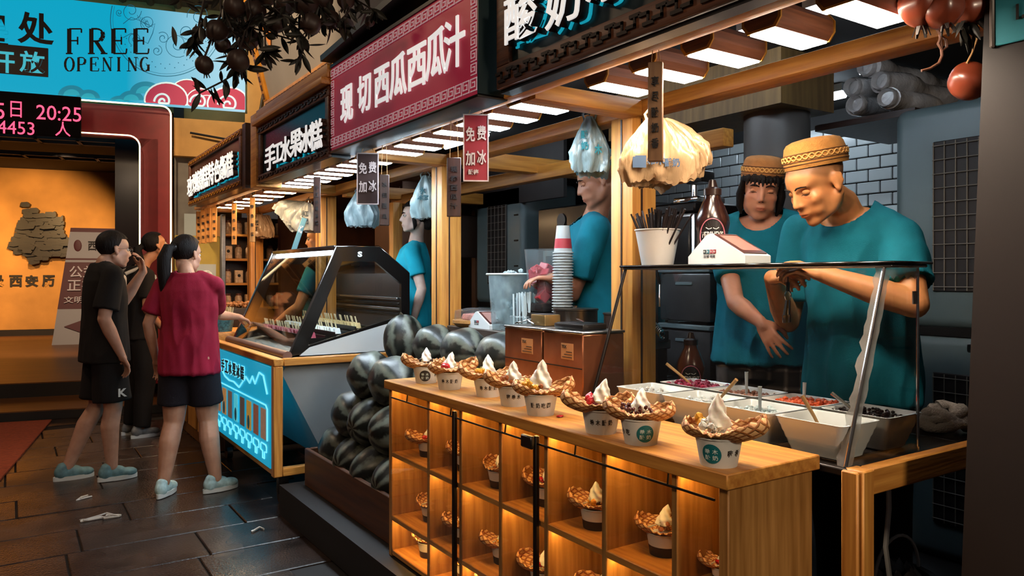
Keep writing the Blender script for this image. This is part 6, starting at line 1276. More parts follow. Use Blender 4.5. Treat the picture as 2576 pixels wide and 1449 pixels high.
# ---- seller hidden behind the far post
base, yaw = (2.2, 6.28, .0), R(55); I = inv(base, yaw); h = I @ ond(800, 600, 6.42)
P = dict(h=1.02, head=h, hrot=(R(10), R(10), 0), hs=1.0, armL=dict(el=(-.26, .10, 1.13), wr=(-.20, .32, .98)), armR=dict(el=(.24, .05, 1.12), wr=(.2, .2, .95)))
O = dict(cap='#2a2a2a', cord='#444444', hairstyle='short', skin='#b9845a', skinname='skin_amber', shirt=dict(col=TEAL, hem=.86, sleeve=.62), pants=dict(col='#1d1716', len=2.0, name='trousers'), shoes=dict(col='#1d1816'))
person('seller in teal shirt peering past the post at freezer far end', base, yaw, P, O, .008)
# ---- customer in red pointing at the case
base, yaw = (.95, 5.15, 0), R(-32); I = inv(base, yaw); h = I @ ond(470, 640, 4.92)
P = dict(h=.955, head=h, hrot=(R(-22), R(6), 0), hs=1.0, wide=1.02, armR=dict(el=I @ ond(545, 792, 5.28), wr=I @ ond(600, 797, 5.50), dir=(I @ ond(640, 815, 5.58))-(I @ ond(600, 797, 5.50)), nrm=(0, 0, 1), side=-1, curl=(.75, .7, .6, .2), point=True), armL=dict(el=(-.245, -.03, 1.08), wr=(-.235, .06, .84)),
    legL=dict(kn=(-.095, .0, .46), an=(-.13, -.07, .09)), legR=dict(kn=(.10, .05, .46), an=(.16, .02, .09), yaw=R(-42)), legw=1.16)
O = dict(fem=True, hairstyle='pony', skin='#b98a70', skinname='skin_cust', shirt=dict(col='#8c1630', hem=.80, flare=1.02, sleeve=.72, cuff=1.12, fold=.013, neck=(.075, .075, .07), neck_y=.0), pants=dict(col='#17131a', len=.72, name='shorts', wide=1.12), shoes=dict(col='#a9c4c4'))
w2, _, _ = person('woman customer in red shirt, black shorts and ponytail pointing at the ice pops', base, yaw, P, O, .0065)
# ---- customer in black
base, yaw = (.54, 5.86, 0), R(-82); I = inv(base, yaw); h = I @ ond(287, 628, 5.22)
P = dict(h=1.0, head=h, hrot=(R(6), R(4), 0), hs=1.04, wide=1.06, armR=dict(el=(.235, -.06, 1.10), wr=(.22, .05, .85)), armL=dict(el=(-.20, .17, 1.20), wr=(-.08, .27, 1.42), dir=(.2, -.2, .8), nrm=(0, 1, .2), side=1, curl=(.5, .5, .5, .4)),
    legL=dict(kn=(-.09, -.02, .49), an=(-.11, -.20, .09), tip=R(0)), legR=dict(kn=(.09, .03, .49), an=(.10, .02, .09)), legw=1.05)
O = dict(hairstyle='short', skin='#b48a74', skinname='skin_cust_b', shirt=dict(col='#14100f', hem=.80, sleeve=.80, cuff=1.2, flare=1.05, fold=.006), pants=dict(col='#120f10', len=.88, name='shorts', wide=1.22, logo=('K', (.205, .06, .60), (0, 1, 0), .055)), shoes=dict(col='#5d8088'))
m3, HM3, _ = person('man customer in black shirt and shorts with grey blue sneakers', base, yaw, P, O, .0065)
gl_ = MB()
for sd in (-1, 1): gl_.tube([HM3 @ Vector((sd*.031+.020*cos(a), .098, .003+.016*sin(a))) for a in [2*pi*i/18 for i in range(18)]], .0014, 5, closed=True); gl_.tube([HM3 @ Vector((sd*.052, .096, .006)), HM3 @ Vector((sd*.082, .05, .008)), HM3 @ Vector((sd*.084, -.015, .006))], .0014, 5)
gl_.tube([HM3 @ Vector((-.011, .1, .005)), HM3 @ Vector((.011, .1, .005))], .0014, 5).build('glasses', mat('glasses_wire', '#8a8480', .3, .8), m3)
MB().tube([HM3 @ Vector((.066*cos(a), -.03+.066*sin(a), -.138-.02*sin(a))) for a in [2*pi*i/26 for i in range(26)]], .0045, 6, closed=True).build('lanyard', mat('lanyard', '#b0884a', .7), m3)
# ---- customer behind them
base, yaw = (.93, 7.25, 0), R(-75); I = inv(base, yaw); h = I @ ond(392, 618, 6.62)
P = dict(h=1.0, head=h, hrot=(R(0), R(-18), 0), armL=dict(el=(-.22, 0, 1.1), wr=(-.2, .1, .9)), armR=dict(el=(.23, -.03, 1.1), wr=(.2, .12, .92)))
O = dict(fem=True, hairstyle='pony', skin='#b9805c', skinname='skin_cust_c', shirt=dict(col='#1a1512', hem=.84, sleeve=.7), pants=dict(col='#15110f', len=2.0, name='trousers'), shoes=dict(col='#6a6a68'))
m4, HM4, _ = person('customer in dark clothes with pale backpack straps behind the couple', base, yaw, P, O, .008)
bp_ = MB(); bp_.rbox((-.13, -.27, 1.02), (.13, -.14, 1.40), .04, 3).build('backpack', mat('backpack_white', '#b9b4ae', .7), m4)
for sd in (-1, 1): MB().tube([(sd*.09, -.15, 1.40), (sd*.10, -.03, 1.455), (sd*.10, .09, 1.38), (sd*.11, .125, 1.22), (sd*.12, .02, 1.08)], .016, 8).build('backpack_strap', mat('strap_grey', '#a09a94', .7), m4)
# ================================================================ HANGING BAGS, TABLETS, CARDS
def bag_mat(name, col, tr=.5):
    if name in MATS: return MATS[name]
    m = bpy.data.materials.new(name); m.use_nodes = True; nt = m.node_tree; nt.nodes.clear(); N = nt.nodes.new; L = nt.links.new
    o = N('ShaderNodeOutputMaterial'); d = N('ShaderNodeBsdfDiffuse'); t = N('ShaderNodeBsdfTranslucent'); g_ = N('ShaderNodeBsdfGlossy'); g_.inputs['Roughness'].default_value = .25
    tc = N('ShaderNodeTexCoord'); n = N('ShaderNodeTexNoise'); n.inputs['Scale'].default_value = 35; n.inputs['Detail'].default_value = 6; mp_ = N('ShaderNodeMapping'); mp_.inputs['Scale'].default_value = (1, 1, .25); L(tc.outputs['Object'], mp_.inputs[0]); L(mp_.outputs[0], n.inputs['Vector'])
    bp_ = N('ShaderNodeBump'); bp_.inputs['Strength'].default_value = .8; bp_.inputs['Distance'].default_value = .012; L(n.outputs[0], bp_.inputs['Height'])
    for q_ in (d, t): q_.inputs[0].default_value = (*lin(col), 1); L(bp_.outputs[0], q_.inputs['Normal'])
    L(bp_.outputs[0], g_.inputs['Normal']); a = N('ShaderNodeMixShader'); a.inputs[0].default_value = tr; L(d.outputs[0], a.inputs[1]); L(t.outputs[0], a.inputs[2]); b = N('ShaderNodeMixShader'); b.inputs[0].default_value = .06; L(a.outputs[0], b.inputs[1]); L(g_.outputs[0], b.inputs[2]); L(b.outputs[0], o.inputs[0]); MATS[name] = m; return m
def bag_sheet(W_, H_, bulge, seed, name, m, par, M):
    def f(u, v):
        a = 2*pi*u; vv = v; sx = cos(a); sy = sin(a); wd = W_/2*(.14+.86*min(1, (vv*1.55))**.8)*(1-.10*max(0, vv-.85)/.15); th = bulge*(.25+sin(pi*min(1, vv*1.02))**.8)
        nx = noise.noise((sx*2.2+seed, sy*2, vv*3.5))*.10+.05*(1-abs(2*((7*u+.6*noise.noise((seed, vv*3, 0))) % 1)-1))*(1-vv*.4)+.05*noise.noise((sx*6, sy*6+seed, vv*9)); p = Vector((sx*wd*(1+nx), sy*th*(1+2.5*nx)+.25*th*noise.noise((vv*4, seed, sx*2)), -H_*vv+.012*noise.noise((sx*4, seed, vv*6))*(vv > .5)))
        p.y += .007*sin(5.5*sx*(1+.3*vv)+seed+2.2*noise.noise((seed, vv*2.5, 1)))*(.4+vv); p.z += .010*noise.noise((sx*7+seed, sy, vv*2))*vv
        return M @ p
    return MB().surf(f, 72, 26, True).build(name, m, par, 80)
def bag_bunch(label, p, yaw, W_, H_, n, fan, col, ink, txt, tilt=0, tr=.3, bulge=.018, step=.02, extra=None):
    t = thing('bag_bunch', label, 'plastic bags', p, (0, tilt, yaw), 'bunches of carrier bags'); m = bag_mat('bag_'+col+str(tr), col, tr); rg = random.Random(int(p[1]*100))
    for i in range(n):
        k = i/(max(1, n-1)); M = Matrix.Translation((fan[0]*k, .0+step*i, -rg.uniform(0, .012))) @ Matrix.Rotation(fan[1]*k+rg.uniform(-.08, .08), 4, 'Z') @ Matrix.Rotation(fan[2]*k, 4, 'Y')
        bg = bag_sheet(W_*rg.uniform(.92, 1.05), H_*rg.uniform(.92, 1.03), bulge*rg.uniform(.8, 1.2), rg.uniform(0, 20), 'bag', m, t, M)
        if i == 0 and txt:
            im = mat('bag_ink_'+ink, ink, .7)
            for j, (ch, x, z, w_, h_) in enumerate(txt): lettering(ch, im, bg, (x, -bulge*1.55, z), (1, 0, 0), (0, 0, 1), w_, h_, .03, .003, 'bag_print')
    MB().tube([(0, .01, -.004), (.0, .01, .03), (.012, .01, .045), (.02, .01, .03)], .003, 6).build('hook', CHROME, t)
    for s_ in (-1, 1): MB().tube([(s_*.02, 0, -.03), (s_*.028, .005, .0), (s_*.012, .01, .018), (0, .01, .022)], .005, 6).build('handle_loop', m, t)
    return t
bag_bunch('pale blue printed carrier bags hanging before the juice seller', (1.975, 2.40, 2.045), R(-38), .15, .235, 5, (.02, .5, 0), '#8fa5a8', '#0f7f8c', [('酸', -.02, -.09, .03, .035), ('奶', -.02, -.135, .03, .035), ('木', .035, -.15, .03, .04)], step=.016)
bag_bunch('big fan of cream carrier bags with blue print beside the wooden tablet', (1.80, 1.85, 1.925), R(-32), .25, .225, 7, (.07, -.9, -.35), '#b3946f', '#27405c', [('■', -.055, -.165, .045, .04), ('希木', .0, -.16, .06, .03), ('酸奶', .055, -.168, .05, .03)], step=.02, bulge=.022)
bag_bunch('blue white carrier bags above the ice pop seller', (2.05, 4.02, 1.985), R(-40), .17, .25, 5, (.03, -.5, -.1), '#8ea6aa', '#1f5560', [('水', -.01, -.10, .045, .04), ('冰糕', -.005, -.14, .07, .03)], step=.022)
bag_bunch('grey translucent carrier bags hanging beside the grey card', (2.05, 5.04, 1.985), R(-38), .20, .24, 6, (.05, .6, .1), '#8a9fa4', '#5a6a70', [], step=.018)
bag_bunch('white carrier bags fanned sideways by the freezer stall post', (1.99, 5.95, 1.98), R(-36), .26, .22, 5, (-.05, .3, .9), '#a8b0b2', '#3a4a55', [('手工', -.02, -.10, .06, .05), ('冰糕', -.02, -.16, .06, .05)], step=.02)
bag_bunch('tan carrier bags with black print in the cake stall', (2.02, 7.50, 1.99), R(-34), .19, .22, 5, (.06, -.6, -.1), '#c7a78a', '#2c2420', [('糕', -.02, -.09, .05, .05), ('丁', -.02, -.15, .05, .04)], step=.02)
def hanging(name, label, cat, c, w, h, yaw, board, txtm, lines, frame=None, top=2.0, group=None, th=.008, strings=(-.3, .3)):
    t = thing(name, label, cat, (c[0], c[1], c[2]), yaw, group)
    MB().rbox((-w/2, 0, -h/2), (w/2, th, h/2), .002, 1).build('board', board, t)
    if frame: 
        fw_ = w*.05
        for a, b in (((-w/2, -h/2), (w/2, -h/2+fw_)), ((-w/2, h/2-fw_), (w/2, h/2)), ((-w/2, -h/2), (-w/2+fw_, h/2)), ((w/2-fw_, -h/2), (w/2, h/2))): MB().box((a[0], -.002, a[1]), (b[0], 0, b[1])).build('border', frame, t, 0)
    for ch, x, z, sx, sz in lines: lettering(ch, txtm, t, (x*w, -.003, z*h), (1, 0, 0), (0, 0, 1), sx*w, sz*h, .02, .003, 'character')
    for s_ in strings: MB().tube([(s_*w, th/2, h/2-.004), (s_*w*.7, th/2, top-c[2])], .0015, 5).build('string', mat('string', '#b08a5a', .8), t)
    return t
CR = mat('card_red', '#8f1f2c', .5); CG_ = mat('card_brown_red', '#3c2a28', .5); WTX = mat('card_text', '#c9b9b6', .6)
FR = [('免', -.22, .20, .36, .22), ('费', .22, .22, .36, .22), ('加', -.22, -.16, .36, .22), ('冰', .22, -.14, .36, .22)]
hanging('hanging_card', 'red card with white characters hanging under the red sign near end', 'card', (1.44, 2.41, 1.857), .095, .25, R(-28), CR, WTX, FR+[('酸梅', -.1, -.36, .4, .08)], WTX, group='free ice cards')
hanging('hanging_card', 'brownish card with white characters hanging under the red sign far end', 'card', (1.44, 3.43, 1.852), .105, .25, R(-28), CG_, WTX, FR, WTX, group='free ice cards')
TBW = wood('tablet_wood', '#6b4a34', '#9a7450', 'z', 10); TBD = wood('tablet_dark', '#2a1a16', '#44291f', 'z', 10)
def vt(s, h=.11): n = len(s); return [(ch, 0, .30-i*(.62/(n-1)), .5, h) for i, ch in enumerate(s)]
hanging('wooden_tablet', 'weathered wooden tablet on strings before the big cream bags', 'tablet', (1.465, 1.50, 1.83), .040, .272, R(-52), TBW, mat('tablet_ink', '#1c1a1c', .7), vt('享尽酸奶香', .10), group='hanging wooden tablets', th=.022)
hanging('wooden_tablet', 'dark wooden tablet on the pine post beside the red card', 'tablet', (1.47, 2.63, 1.735), .056, .235, R(-28), TBD, mat('tablet_ink', '#1c1a1c', .7), vt('现榨西瓜汁', .10), group='hanging wooden tablets', th=.02)
hanging('wooden_tablet', 'slim dark tablet with pale edge beside the brownish card', 'tablet', (1.47, 3.30, 1.74), .045, .24, R(-20), TBD, mat('tablet_ink', '#1c1a1c', .7), vt('冰镇西瓜', .10), group='hanging wooden tablets', th=.03)
hanging('wooden_tablet', 'long dark tablet hanging before the freezer stall post', 'tablet', (1.50, 4.33, 1.80), .04, .33, R(-25), TBD, mat('tablet_ink', '#1c1a1c', .7), vt('手工水果冰糕', .08), group='hanging wooden tablets', th=.02)
SLATM = wood('pale_slat', '#8a5a2c', '#c08a4a', 'z', 10)
for i in range(6):
    x, y = 1.45+.03*(i % 2), 7.42-.10*i; hanging('wooden_tablet', ['first', 'second', 'third', 'fourth', 'fifth', 'sixth'][i]+' pale wooden slat from the far end under the cake sign', 'tablet', (x, y, 1.83), .045, .30, R(-20), SLATM, mat('tablet_ink', '#1c1a1c', .7), vt('玫瑰镜糕', .08), group='pale slats under the cake sign')
for i, (x, y, nm) in enumerate(((1.5, 6.3, 'long thin slat hanging left of the amber lamps middle'), (1.5, 5.75, 'long thin slat hanging between cake stall and freezer stall'))):
    hanging('wooden_tablet', nm, 'tablet', (x, y, 1.80), .04, .33, R(-20), SLATM, mat('tablet_ink', '#1c1a1c', .7), vt('特色甑糕', .08), group='long slats of the cake stall')
# ================================================================ KITCHEN GEAR AT THE BACK
def cooler(p, w, label, arch=False):
    t = thing('ice_machine', label, 'cooler', p, group='grey ice machines'); GC = mat('cooler_grey', '#5b6a6d', .38, var=.08, vscale=4); GR_ = mat('cooler_grille', '#1d1513', .6); WI = mat('grille_wire', '#6f675d', .5)
    for k, z0 in enumerate((0, .985)):
        MB().rbox((0, -w/2, z0), (.55, w/2, z0+.965), .05, 4).build('cabinet_body', GC, t)
        g = MB().rbox((-.008, -w*.20, z0+.16), (.01, w*.20, z0+.80), .004, 1).build('grille', GR_, t)
        for i in range(6): y = -w*.19+i*w*.38/5; MB().tube([(-.012, y, z0+.165), (-.012, y, z0+.795)], .0025, 5).build('grille_wire', WI, g)
        for i in range(11): z = z0+.18+i*.06; MB().tube([(-.014, -w*.195, z), (-.014, w*.195, z)], .0022, 5).build('grille_wire', WI, g)
        for i in range(3): MB().rbox((-.006, -w*.42, z0+.3+i*.2), (.0, -w*.34, z0+.312+i*.2), .002, 1).build('latch', BLKM, t)
    MB().box((.01, -w/2+.02, .955), (.54, w/2-.02, .995)).build('joint', BLACK, t, 0)
    MB().lathe([(.0, 1.95), (.16, 1.95), (.14, 1.985), (.0, 2.0)], 24, Matrix.Translation((.27, 0, 0)), cap=False).build('top_dome', GC, t)
cooler((3.30, 1.58, .17), .60, 'grey ice machine with wire grille behind the bowed seller'); cooler((3.30, 5.18, .17), .72, 'blue grey ice machine with wire grille behind the juice stall')
# drawers, soft serve machine
t = thing('drawer_stack', 'stack of smoky plastic drawers beside the woman seller', 'drawers', (2.62, 2.36, .17)); DRP = mat('smoke_drawer', '#2c2c2e', .25, var=.25, vscale=6); DRF = mat('drawer_frame', '#4c5a60', .4)
for i in range(5): d = MB().rbox((-.14, -.15, i*.25+.012), (.12, .15, i*.25+.225), .01, 2).build('drawer', DRP, t); MB().rbox((-.15, -.155, i*.25+.226), (.125, .155, i*.25+.248), .004, 1).build('drawer_rail', DRF, t); MB().rbox((-.146, -.05, i*.25+.17), (-.138, .05, i*.25+.185), .003, 1).build('drawer_pull', DRF, d)
t = thing('soft_serve_machine', 'stainless soft serve machine behind the straw bucket', 'machine', (2.96, 2.80, .17)); MB().rbox((-.22, -.26, 0), (.22, .26, 1.52), .015, 2).build('body', STEEL, t); MB().rbox((-.225, -.265, 1.52), (.225, .265, 1.57), .008, 1).build('lid', BLKM, t); MB().rbox((-.235, -.24, 1.20), (-.22, .24, 1.50), .006, 1).build('front_panel', mat('machine_dark', '#241f1e', .3), t)
MB().lathe([(.19, .62), (.20, .80), (.19, .98)], 32, Matrix.Translation((-.05, 0, .35))).build('cooling_drum', CHROME, t)
for i in range(9): MB().rbox((-.232, -.16, .70+i*.028), (-.22, .16, .715+i*.028), .003, 1).build('vent_fin', CHROME, t)
for s_ in (-.1, .1): c = MB().tube([(-.22, s_, 1.16), (-.29, s_, 1.16), (-.29, s_, 1.06)], .018, 10).build('dispenser_tap', CHROME, t); MB().tube([(-.29, s_, 1.17), (-.33, s_, 1.27)], .010, 8).build('tap_lever', BLACK, c)
t = thing('mixer_press', 'black lever press standing on the soft serve machine', 'machine', (2.86, 2.62, 1.74)); MB().rbox((-.1, -.08, 0), (.1, .08, .03), .006).build('foot', CHROME, t); MB().tube([(0, .03, .03), (0, .03, .17)], .016, 10).build('post', CHROME, t); MB().rbox((-.05, -.06, .10), (.05, .05, .16), .01).build('press_head', BLACK, t)
t = thing('back_cabinet', 'black cabinet with round pale emblem behind the juice seller', 'cabinet', (3.36, 4.22, .17)); MB().rbox((0, -.45, 0), (.5, .48, 1.72), .01, 1).build('body', mat('cabinet_black', '#191514', .3, coat=.3), t); e = MB().lathe([(.05, 0), (.05, .004), (0, .005)], 24, Matrix.Translation((-.005, .18, 1.62)) @ Matrix.Rotation(R(-90), 4, 'Y'), cap=False).build('emblem', mat('emblem_grey', '#6a6662', .5), t)
for k in range(2): w_ = MB().rbox((-.02, -.42+k*.42, .85), (0, -.03+k*.42, 1.40), .004, 1).build('door_frame', mat('cab_frame', '#8a8f90', .4), t); MB().rbox((-.024, -.38+k*.42, .89), (-.018, -.07+k*.42, 1.36), .003, 1).build('door_pane', mat('cab_pane', '#1a2022', .12), w_)
t = thing('wall_frame', 'dark framed picture on the brown wall behind the ice pop seller', 'picture', (3.26, 5.60, 1.72), 0); MB().rbox((-.2, -.012, -.18), (.2, 0, .18), .004, 1).build('frame', DKWOOD, t); MB().box((-.18, -.015, -.16), (.18, -.012, .16)).build('picture', mat('dim_picture', '#33241c', .3), t, 0)
t = thing('fridge_panel', 'brown steel cupboard behind the freezer stall', 'cupboard', (2.98, 5.95, .17)); MB().rbox((-.3, -.28, 0), (.02, .28, 2.0), .012, 2).build('body', mat('brown_steel', '#6a4a38', .35, .5, var=.1, vscale=3), t); MB().rbox((-.312, -.25, .9), (-.30, .25, 1.95), .004, 1).build('door', mat('brown_steel', '#6a4a38', .35, .5), t); MB().rbox((-.33, -.22, 1.2), (-.312, -.20, 1.5), .004, 1).build('handle', CHROME, t)
t = thing('work_oven', 'black oven bench standing right behind the glass guard', 'oven', (2.98, .98, .17)); MB().rbox((-.25, -.35, 0), (.3, .30, .95), .01, 1).build('body', mat('oven_black', '#171211', .4), t); MB().rbox((-.26, -.36, .95), (.31, .31, .98), .004, 1).build('worktop', DSTEEL, t); MB().tube([(-.27, -.28, .80), (-.27, .24, .80)], .010, 8).build('handle', CHROME, t)
t = thing('wooden_box', 'small pale wooden box on the black oven bench', 'box', (2.9, 1.05, 1.15)); MB().rbox((-.12, -.12, 0), (.12, .12, .035), .004, 1).build('lid', WOODX, t); MB().rbox((-.11, -.11, -.06), (.11, .11, 0), .004, 1).build('body', DKWOOD, t); t.location.z = 1.21
# plastic wrapped tubes on the high shelf
FILM = mat('crinkled_film', '#b9b4b2', .12, spec=.8, var=.3, vscale=9, bump=1.0, bscale=26, coat=.6)
rg = random.Random(31)
for i, (dz, dy, nm) in enumerate(((.0, .0, 'lowest front plastic wrapped cup sleeve on the high shelf'), (.0, .15, 'lowest rear plastic wrapped cup sleeve on the high shelf'), (.085, .03, 'middle front plastic wrapped cup sleeve on the high shelf'), (.085, .17, 'middle rear plastic wrapped cup sleeve on the high shelf'), (.165, .10, 'topmost plastic wrapped cup sleeve on the high shelf'))):
    t = thing('cup_sleeve', nm, 'packaging', (3.36, 1.93+dy, 2.197+dz), group='plastic wrapped sleeves')
    pts = [Vector((.0+.9*k/16, .02*sin(k*.9+i), .006*sin(k*.5)-.004*k/16)) for k in range(17)]; MB().tube(pts, [.050+.006*noise.noise((k, i*3, 0)) for k in range(17)], 16).build('sleeve', FILM, t)
    c = MB(); c.lathe([(.030, 0), (.040, .03), (.047, .012), (.043, -.004)], 16, Matrix.Translation((-.002, 0, 0)) @ Matrix.Rotation(R(-90), 4, 'Y'), cap=False).build('twisted_end', FILM, t)
# ================================================================ FAR CAKE STALL
t = thing('shelf_unit', 'wooden shelf unit full of jars and boxes in the cake stall', 'shelf', (1.80, 7.98, 0)); 
for x in (0, .38, .76): MB().rbox((x-.015, 0, 0), (x+.015, .25, 2.0), .003, 1).build('upright', WOODZ, t)
SZ = [.75, 1.05, 1.30, 1.55, 1.80]
for z in SZ: MB().rbox((0, 0, z-.012), (.76, .25, z+.012), .003, 1).build('shelf_board', WOODX, t)
MB().box((0, .25, 0), (.76, .26, 2.0)).build('back_board', DKWOOD, t, 0)
JC = ['#c9a88a', '#8a5a4a', '#d8c9b0', '#b98a6a', '#6a4a3a']
rg = random.Random(77); jme = MB().lathe([(.030, 0), (.036, .01), (.036, .10), (.026, .12)], 14).mesh('jar_body', mat('jar_tan', '#b99a80', .3, var=.4, vscale=40)); lme = MB().lathe([(.028, .12), (.028, .14), (0, .142)], 12, cap=False).mesh('jar_lid', mat('jar_lid', '#5a3020', .4)); bme = MB().rbox((-.04, -.03, 0), (.04, .03, .13), .004, 1).mesh('carton', mat('carton', '#d0b090', .6, var=.3, vscale=30)); dme = MB().ell((0, -.031, .075), (.016, .004, .016), 10, 6).mesh('carton_dot', INK)
SN = ['bottom', 'second', 'third', 'fourth', 'top']; PN = ['first', 'second', 'third', 'fourth', 'fifth', 'sixth', 'seventh']
for k, z in enumerate(SZ):
    for i in range(7):
        x = .06+i*.107; nm = '%s on the %s shelf of the cake stall, %s from the yellow board' % ('%s', SN[k], PN[i])
        if (i+k) % 3: t2 = thing('jar', nm % 'tan jar', 'jar', (1.80+x, 8.08, z+.012), group='jars in the cake stall'); obj('jar_body', jme, t2); obj('jar_lid', lme, t2)
        else: t2 = thing('carton', nm % 'carton', 'carton', (1.80+x, 8.08, z+.012), group='cartons in the cake stall'); obj('carton_box', bme, t2); obj('carton_dot', dme, t2)
t = thing('menu_board', 'tall yellow board with vertical characters and a pale poster', 'board', (1.33, 7.92, 0)); MB().rbox((0, 0, .3), (.42, .03, 1.78), .006, 1).build('board', mat('board_yellow', '#9a8436', .6, var=.1), t)
for i, ch in enumerate('今天吃什么呢'): lettering(ch, INK, t, (.12, -.004, 1.60-i*.105), (1, 0, 0), (0, 0, 1), .075, .075, .01, .003, 'character')
pz = MB().box((.20, -.006, 1.22), (.38, 0, 1.50)).build('poster', mat('poster_grey', '#9aa0a2', .5), t, 0); MB().ell((.29, -.008, 1.38), (.06, .004, .06), 16, 8).build('poster_picture', mat('poster_pic', '#c9cdd0', .5, var=.5, vscale=60), pz)
MB().rbox((.43, -.02, .0), (.47, .05, 2.0), .004, 1).build('metal_upright', STEEL, t)
t = thing('snack_tray', 'dark tray of brown snacks on the cake counter', 'tray', (1.62, 7.1, .94)); MB().rbox((-.28, -.35, 0), (.28, .35, .16), .008).build('tray', DARK, t); mb = MB()
for i in range(120): mb.bm(chunk(rg, rg.uniform(.018, .03)), Matrix.Translation((rg.uniform(-.25, .25), rg.uniform(-.32, .32), .165+rg.uniform(0, .03))))
mb.build('snacks', mat('snack_brown', '#7a4a22', .6, var=.4, vscale=20), t, 25, kind='stuff')
# tall price sign leaning on the freezer
t = thing('price_paddle', 'blue white price paddle leaning above the freezer glass', 'sign', (1.80, 5.72, 1.578), (0, R(18), R(-20))); MB().rbox((-.02, -.004, 0), (.02, .004, .26), .002, 1).build('paddle', mat('paddle_blue', '#4f8496', .5), t); lettering('冰糕', WHITE, t, (0, -.0055, .17), (1, 0, 0), (0, 0, 1), .03, .06, .02, .002, 'lettering')
# ================================================================ TABLE ODDS AND ENDS
t = thing('cloth', 'grey twisted cleaning cloth coiled on the table corner', 'cloth', (2.38, 1.19, .905)); GRC = mat('grey_cloth', '#6f6a66', .95, bump=.6, bscale=200, var=.2)
pts = [Vector((.075*(1-.35*i/60)*cos(i*.33), .06*(1-.35*i/60)*sin(i*.33), .018+.05*i/60+.008*sin(i*1.1))) for i in range(61)]; MB().tube(pts, [.018+.005*sin(i*1.7) for i in range(61)], 10).build('coil', GRC, t)
t = thing('power_cord', 'white cord hanging under the serving table rail', 'cord', (1.98, 1.14, .55)); MB().tube([(0, 0, .33), (.004, 0, .2), (-.012, 0, .1), (.006, 0, .02), (.012, 0, .0)], .007, 8).build('cable', WHITE, t); MB().rbox((.0, -.01, -.05), (.03, .01, -.005), .004, 1).build('plug', WHITE, t)
t = thing('bucket', 'black bucket with curved handle under the serving table', 'bucket', (2.22, 1.27, .17)); MB().lathe([(.095, 0), (.12, .30), (.125, .30), (.125, .315), (.112, .31), (.09, .01), (0, .01)], 30, cap=False).build('pail', mat('pail_black', '#15100f', .5), t); MB().tube([(.0+.12*cos(a), -.02, .31+.12*sin(a)) for a in [pi*i/14 for i in range(15)]], .005, 6).build('handle', WHITE, t)
mb = MB(); mb.surf(lambda u, v: Vector(((.10+.01*sin(9*u*2*pi))*cos(2*pi*u)*(1-.4*v), (.10+.012*cos(7*u*2*pi))*sin(2*pi*u)*(1-.4*v), .285+.05*v+.01*sin(13*u*6.28))), 40, 6, True).build('bin_bag', bag_mat('bin_bag_grey', '#8a8280', .3), t, 80)
# ================================================================ RIGHT-HAND POST AND FRUIT GARLANDS
sh_ = RT*(-.055/1.35); tp = MB(); x0, y0 = 1.90, .86
def pp(x, y, z): q_ = Vector((x, y, z))+sh_*(2.03-z); return q_
vs = [pp(1.90, .86, z) for z in (0, 3)]
tp._add([pp(1.90, .86, 0), pp(2.35, .86, 0), pp(2.35, .30, 0), pp(1.90, .30, 0), pp(1.90, .86, 3), pp(2.35, .86, 3), pp(2.35, .30, 3), pp(1.90, .30, 3)], [(0, 1, 2, 3), (7, 6, 5, 4), (0, 4, 5, 1), (1, 5, 6, 2), (2, 6, 7, 3), (3, 7, 4, 0)])
struct(tp.build('pillar_dark', mat('post_dark_brown', '#1d1311', .6, var=.12, vscale=3), smooth=0))
t = thing('price_placard', 'cyan placard with black numeral on the dark post', 'placard', (1.893, .80, 2.01), (0, 0, 0)); MB().rbox((-.004, -.16, -.10), (.004, .035, .12), .003, 1).build('placard', mat('placard_cyan', '#2f93a4', .6), t); MB().rbox((-.008, .035, -.102), (.006, .045, .12), .003, 1).build('edge', mat('placard_edge', '#6a625c', .5), t); lettering('1.', INK, t, (-.006, -.02, -.035), UX, UZ, .018, .035, .03, .002, 'numeral')
POME = mat('pomegranate_skin', '#763420', .35, var=.35, vscale=9, coat=.25); POMB = mat('pomegranate_backlit', '#2c1c16', .5, var=.4, vscale=9); LEAFM = mat('leaf_dark', '#1b1a12', .55, var=.3, vscale=12); TWIG = mat('twig', '#20140f', .7)  # second fruit skin is the same one painted darker to look backlit
def fruit_mesh(m, nm):
    def f(u, v): a = 2*pi*u; th = pi*v; r = .038*(1+.05*cos(5*a)*sin(th)+.04*noise.noise((cos(a), sin(a), v*2))); return Vector((r*sin(th)**.9*cos(a), r*sin(th)**.9*sin(a), r*1.02*cos(th)+(-.004 if v > .9 else 0)))
    return MB().surf(f, 28, 18, True).mesh(nm, m, 80)
def crown_mesh(): 
    mb = MB()
    for k in range(6): a = 2*pi*k/6; mb.slab(Vector((.009*cos(a-.5), .009*sin(a-.5), -.034)), Vector((.009*cos(a+.5), .009*sin(a+.5), -.034)), Vector((.015*cos(a+.12), .015*sin(a+.12), -.056)), Vector((.015*cos(a-.12), .015*sin(a-.12), -.056)), .0015)
    return mb.mesh('calyx', TWIG, 0)
FRB, FRR, CRN = fruit_mesh(POME, 'fruit'), fruit_mesh(POMB, 'fruit'), crown_mesh()
def leaf_mesh():
    def f(u, v): w_ = .011*sin(pi*min(1, v*1.02))**.8; x = (u-.5)*2; return Vector((x*w_, .075*v, .010*sin(v*2.2)-.006*abs(x)*sin(pi*v)))
    return MB().surf(f, 5, 9).mesh('leaf', LEAFM, 80)
LF = leaf_mesh()
gd = thing('pomegranate_garland', 'dark pomegranate branch with leaves hanging over the lane before the banner', 'garland', ond(700, 20, 2.85)); rg = random.Random(13); O_ = gd.location
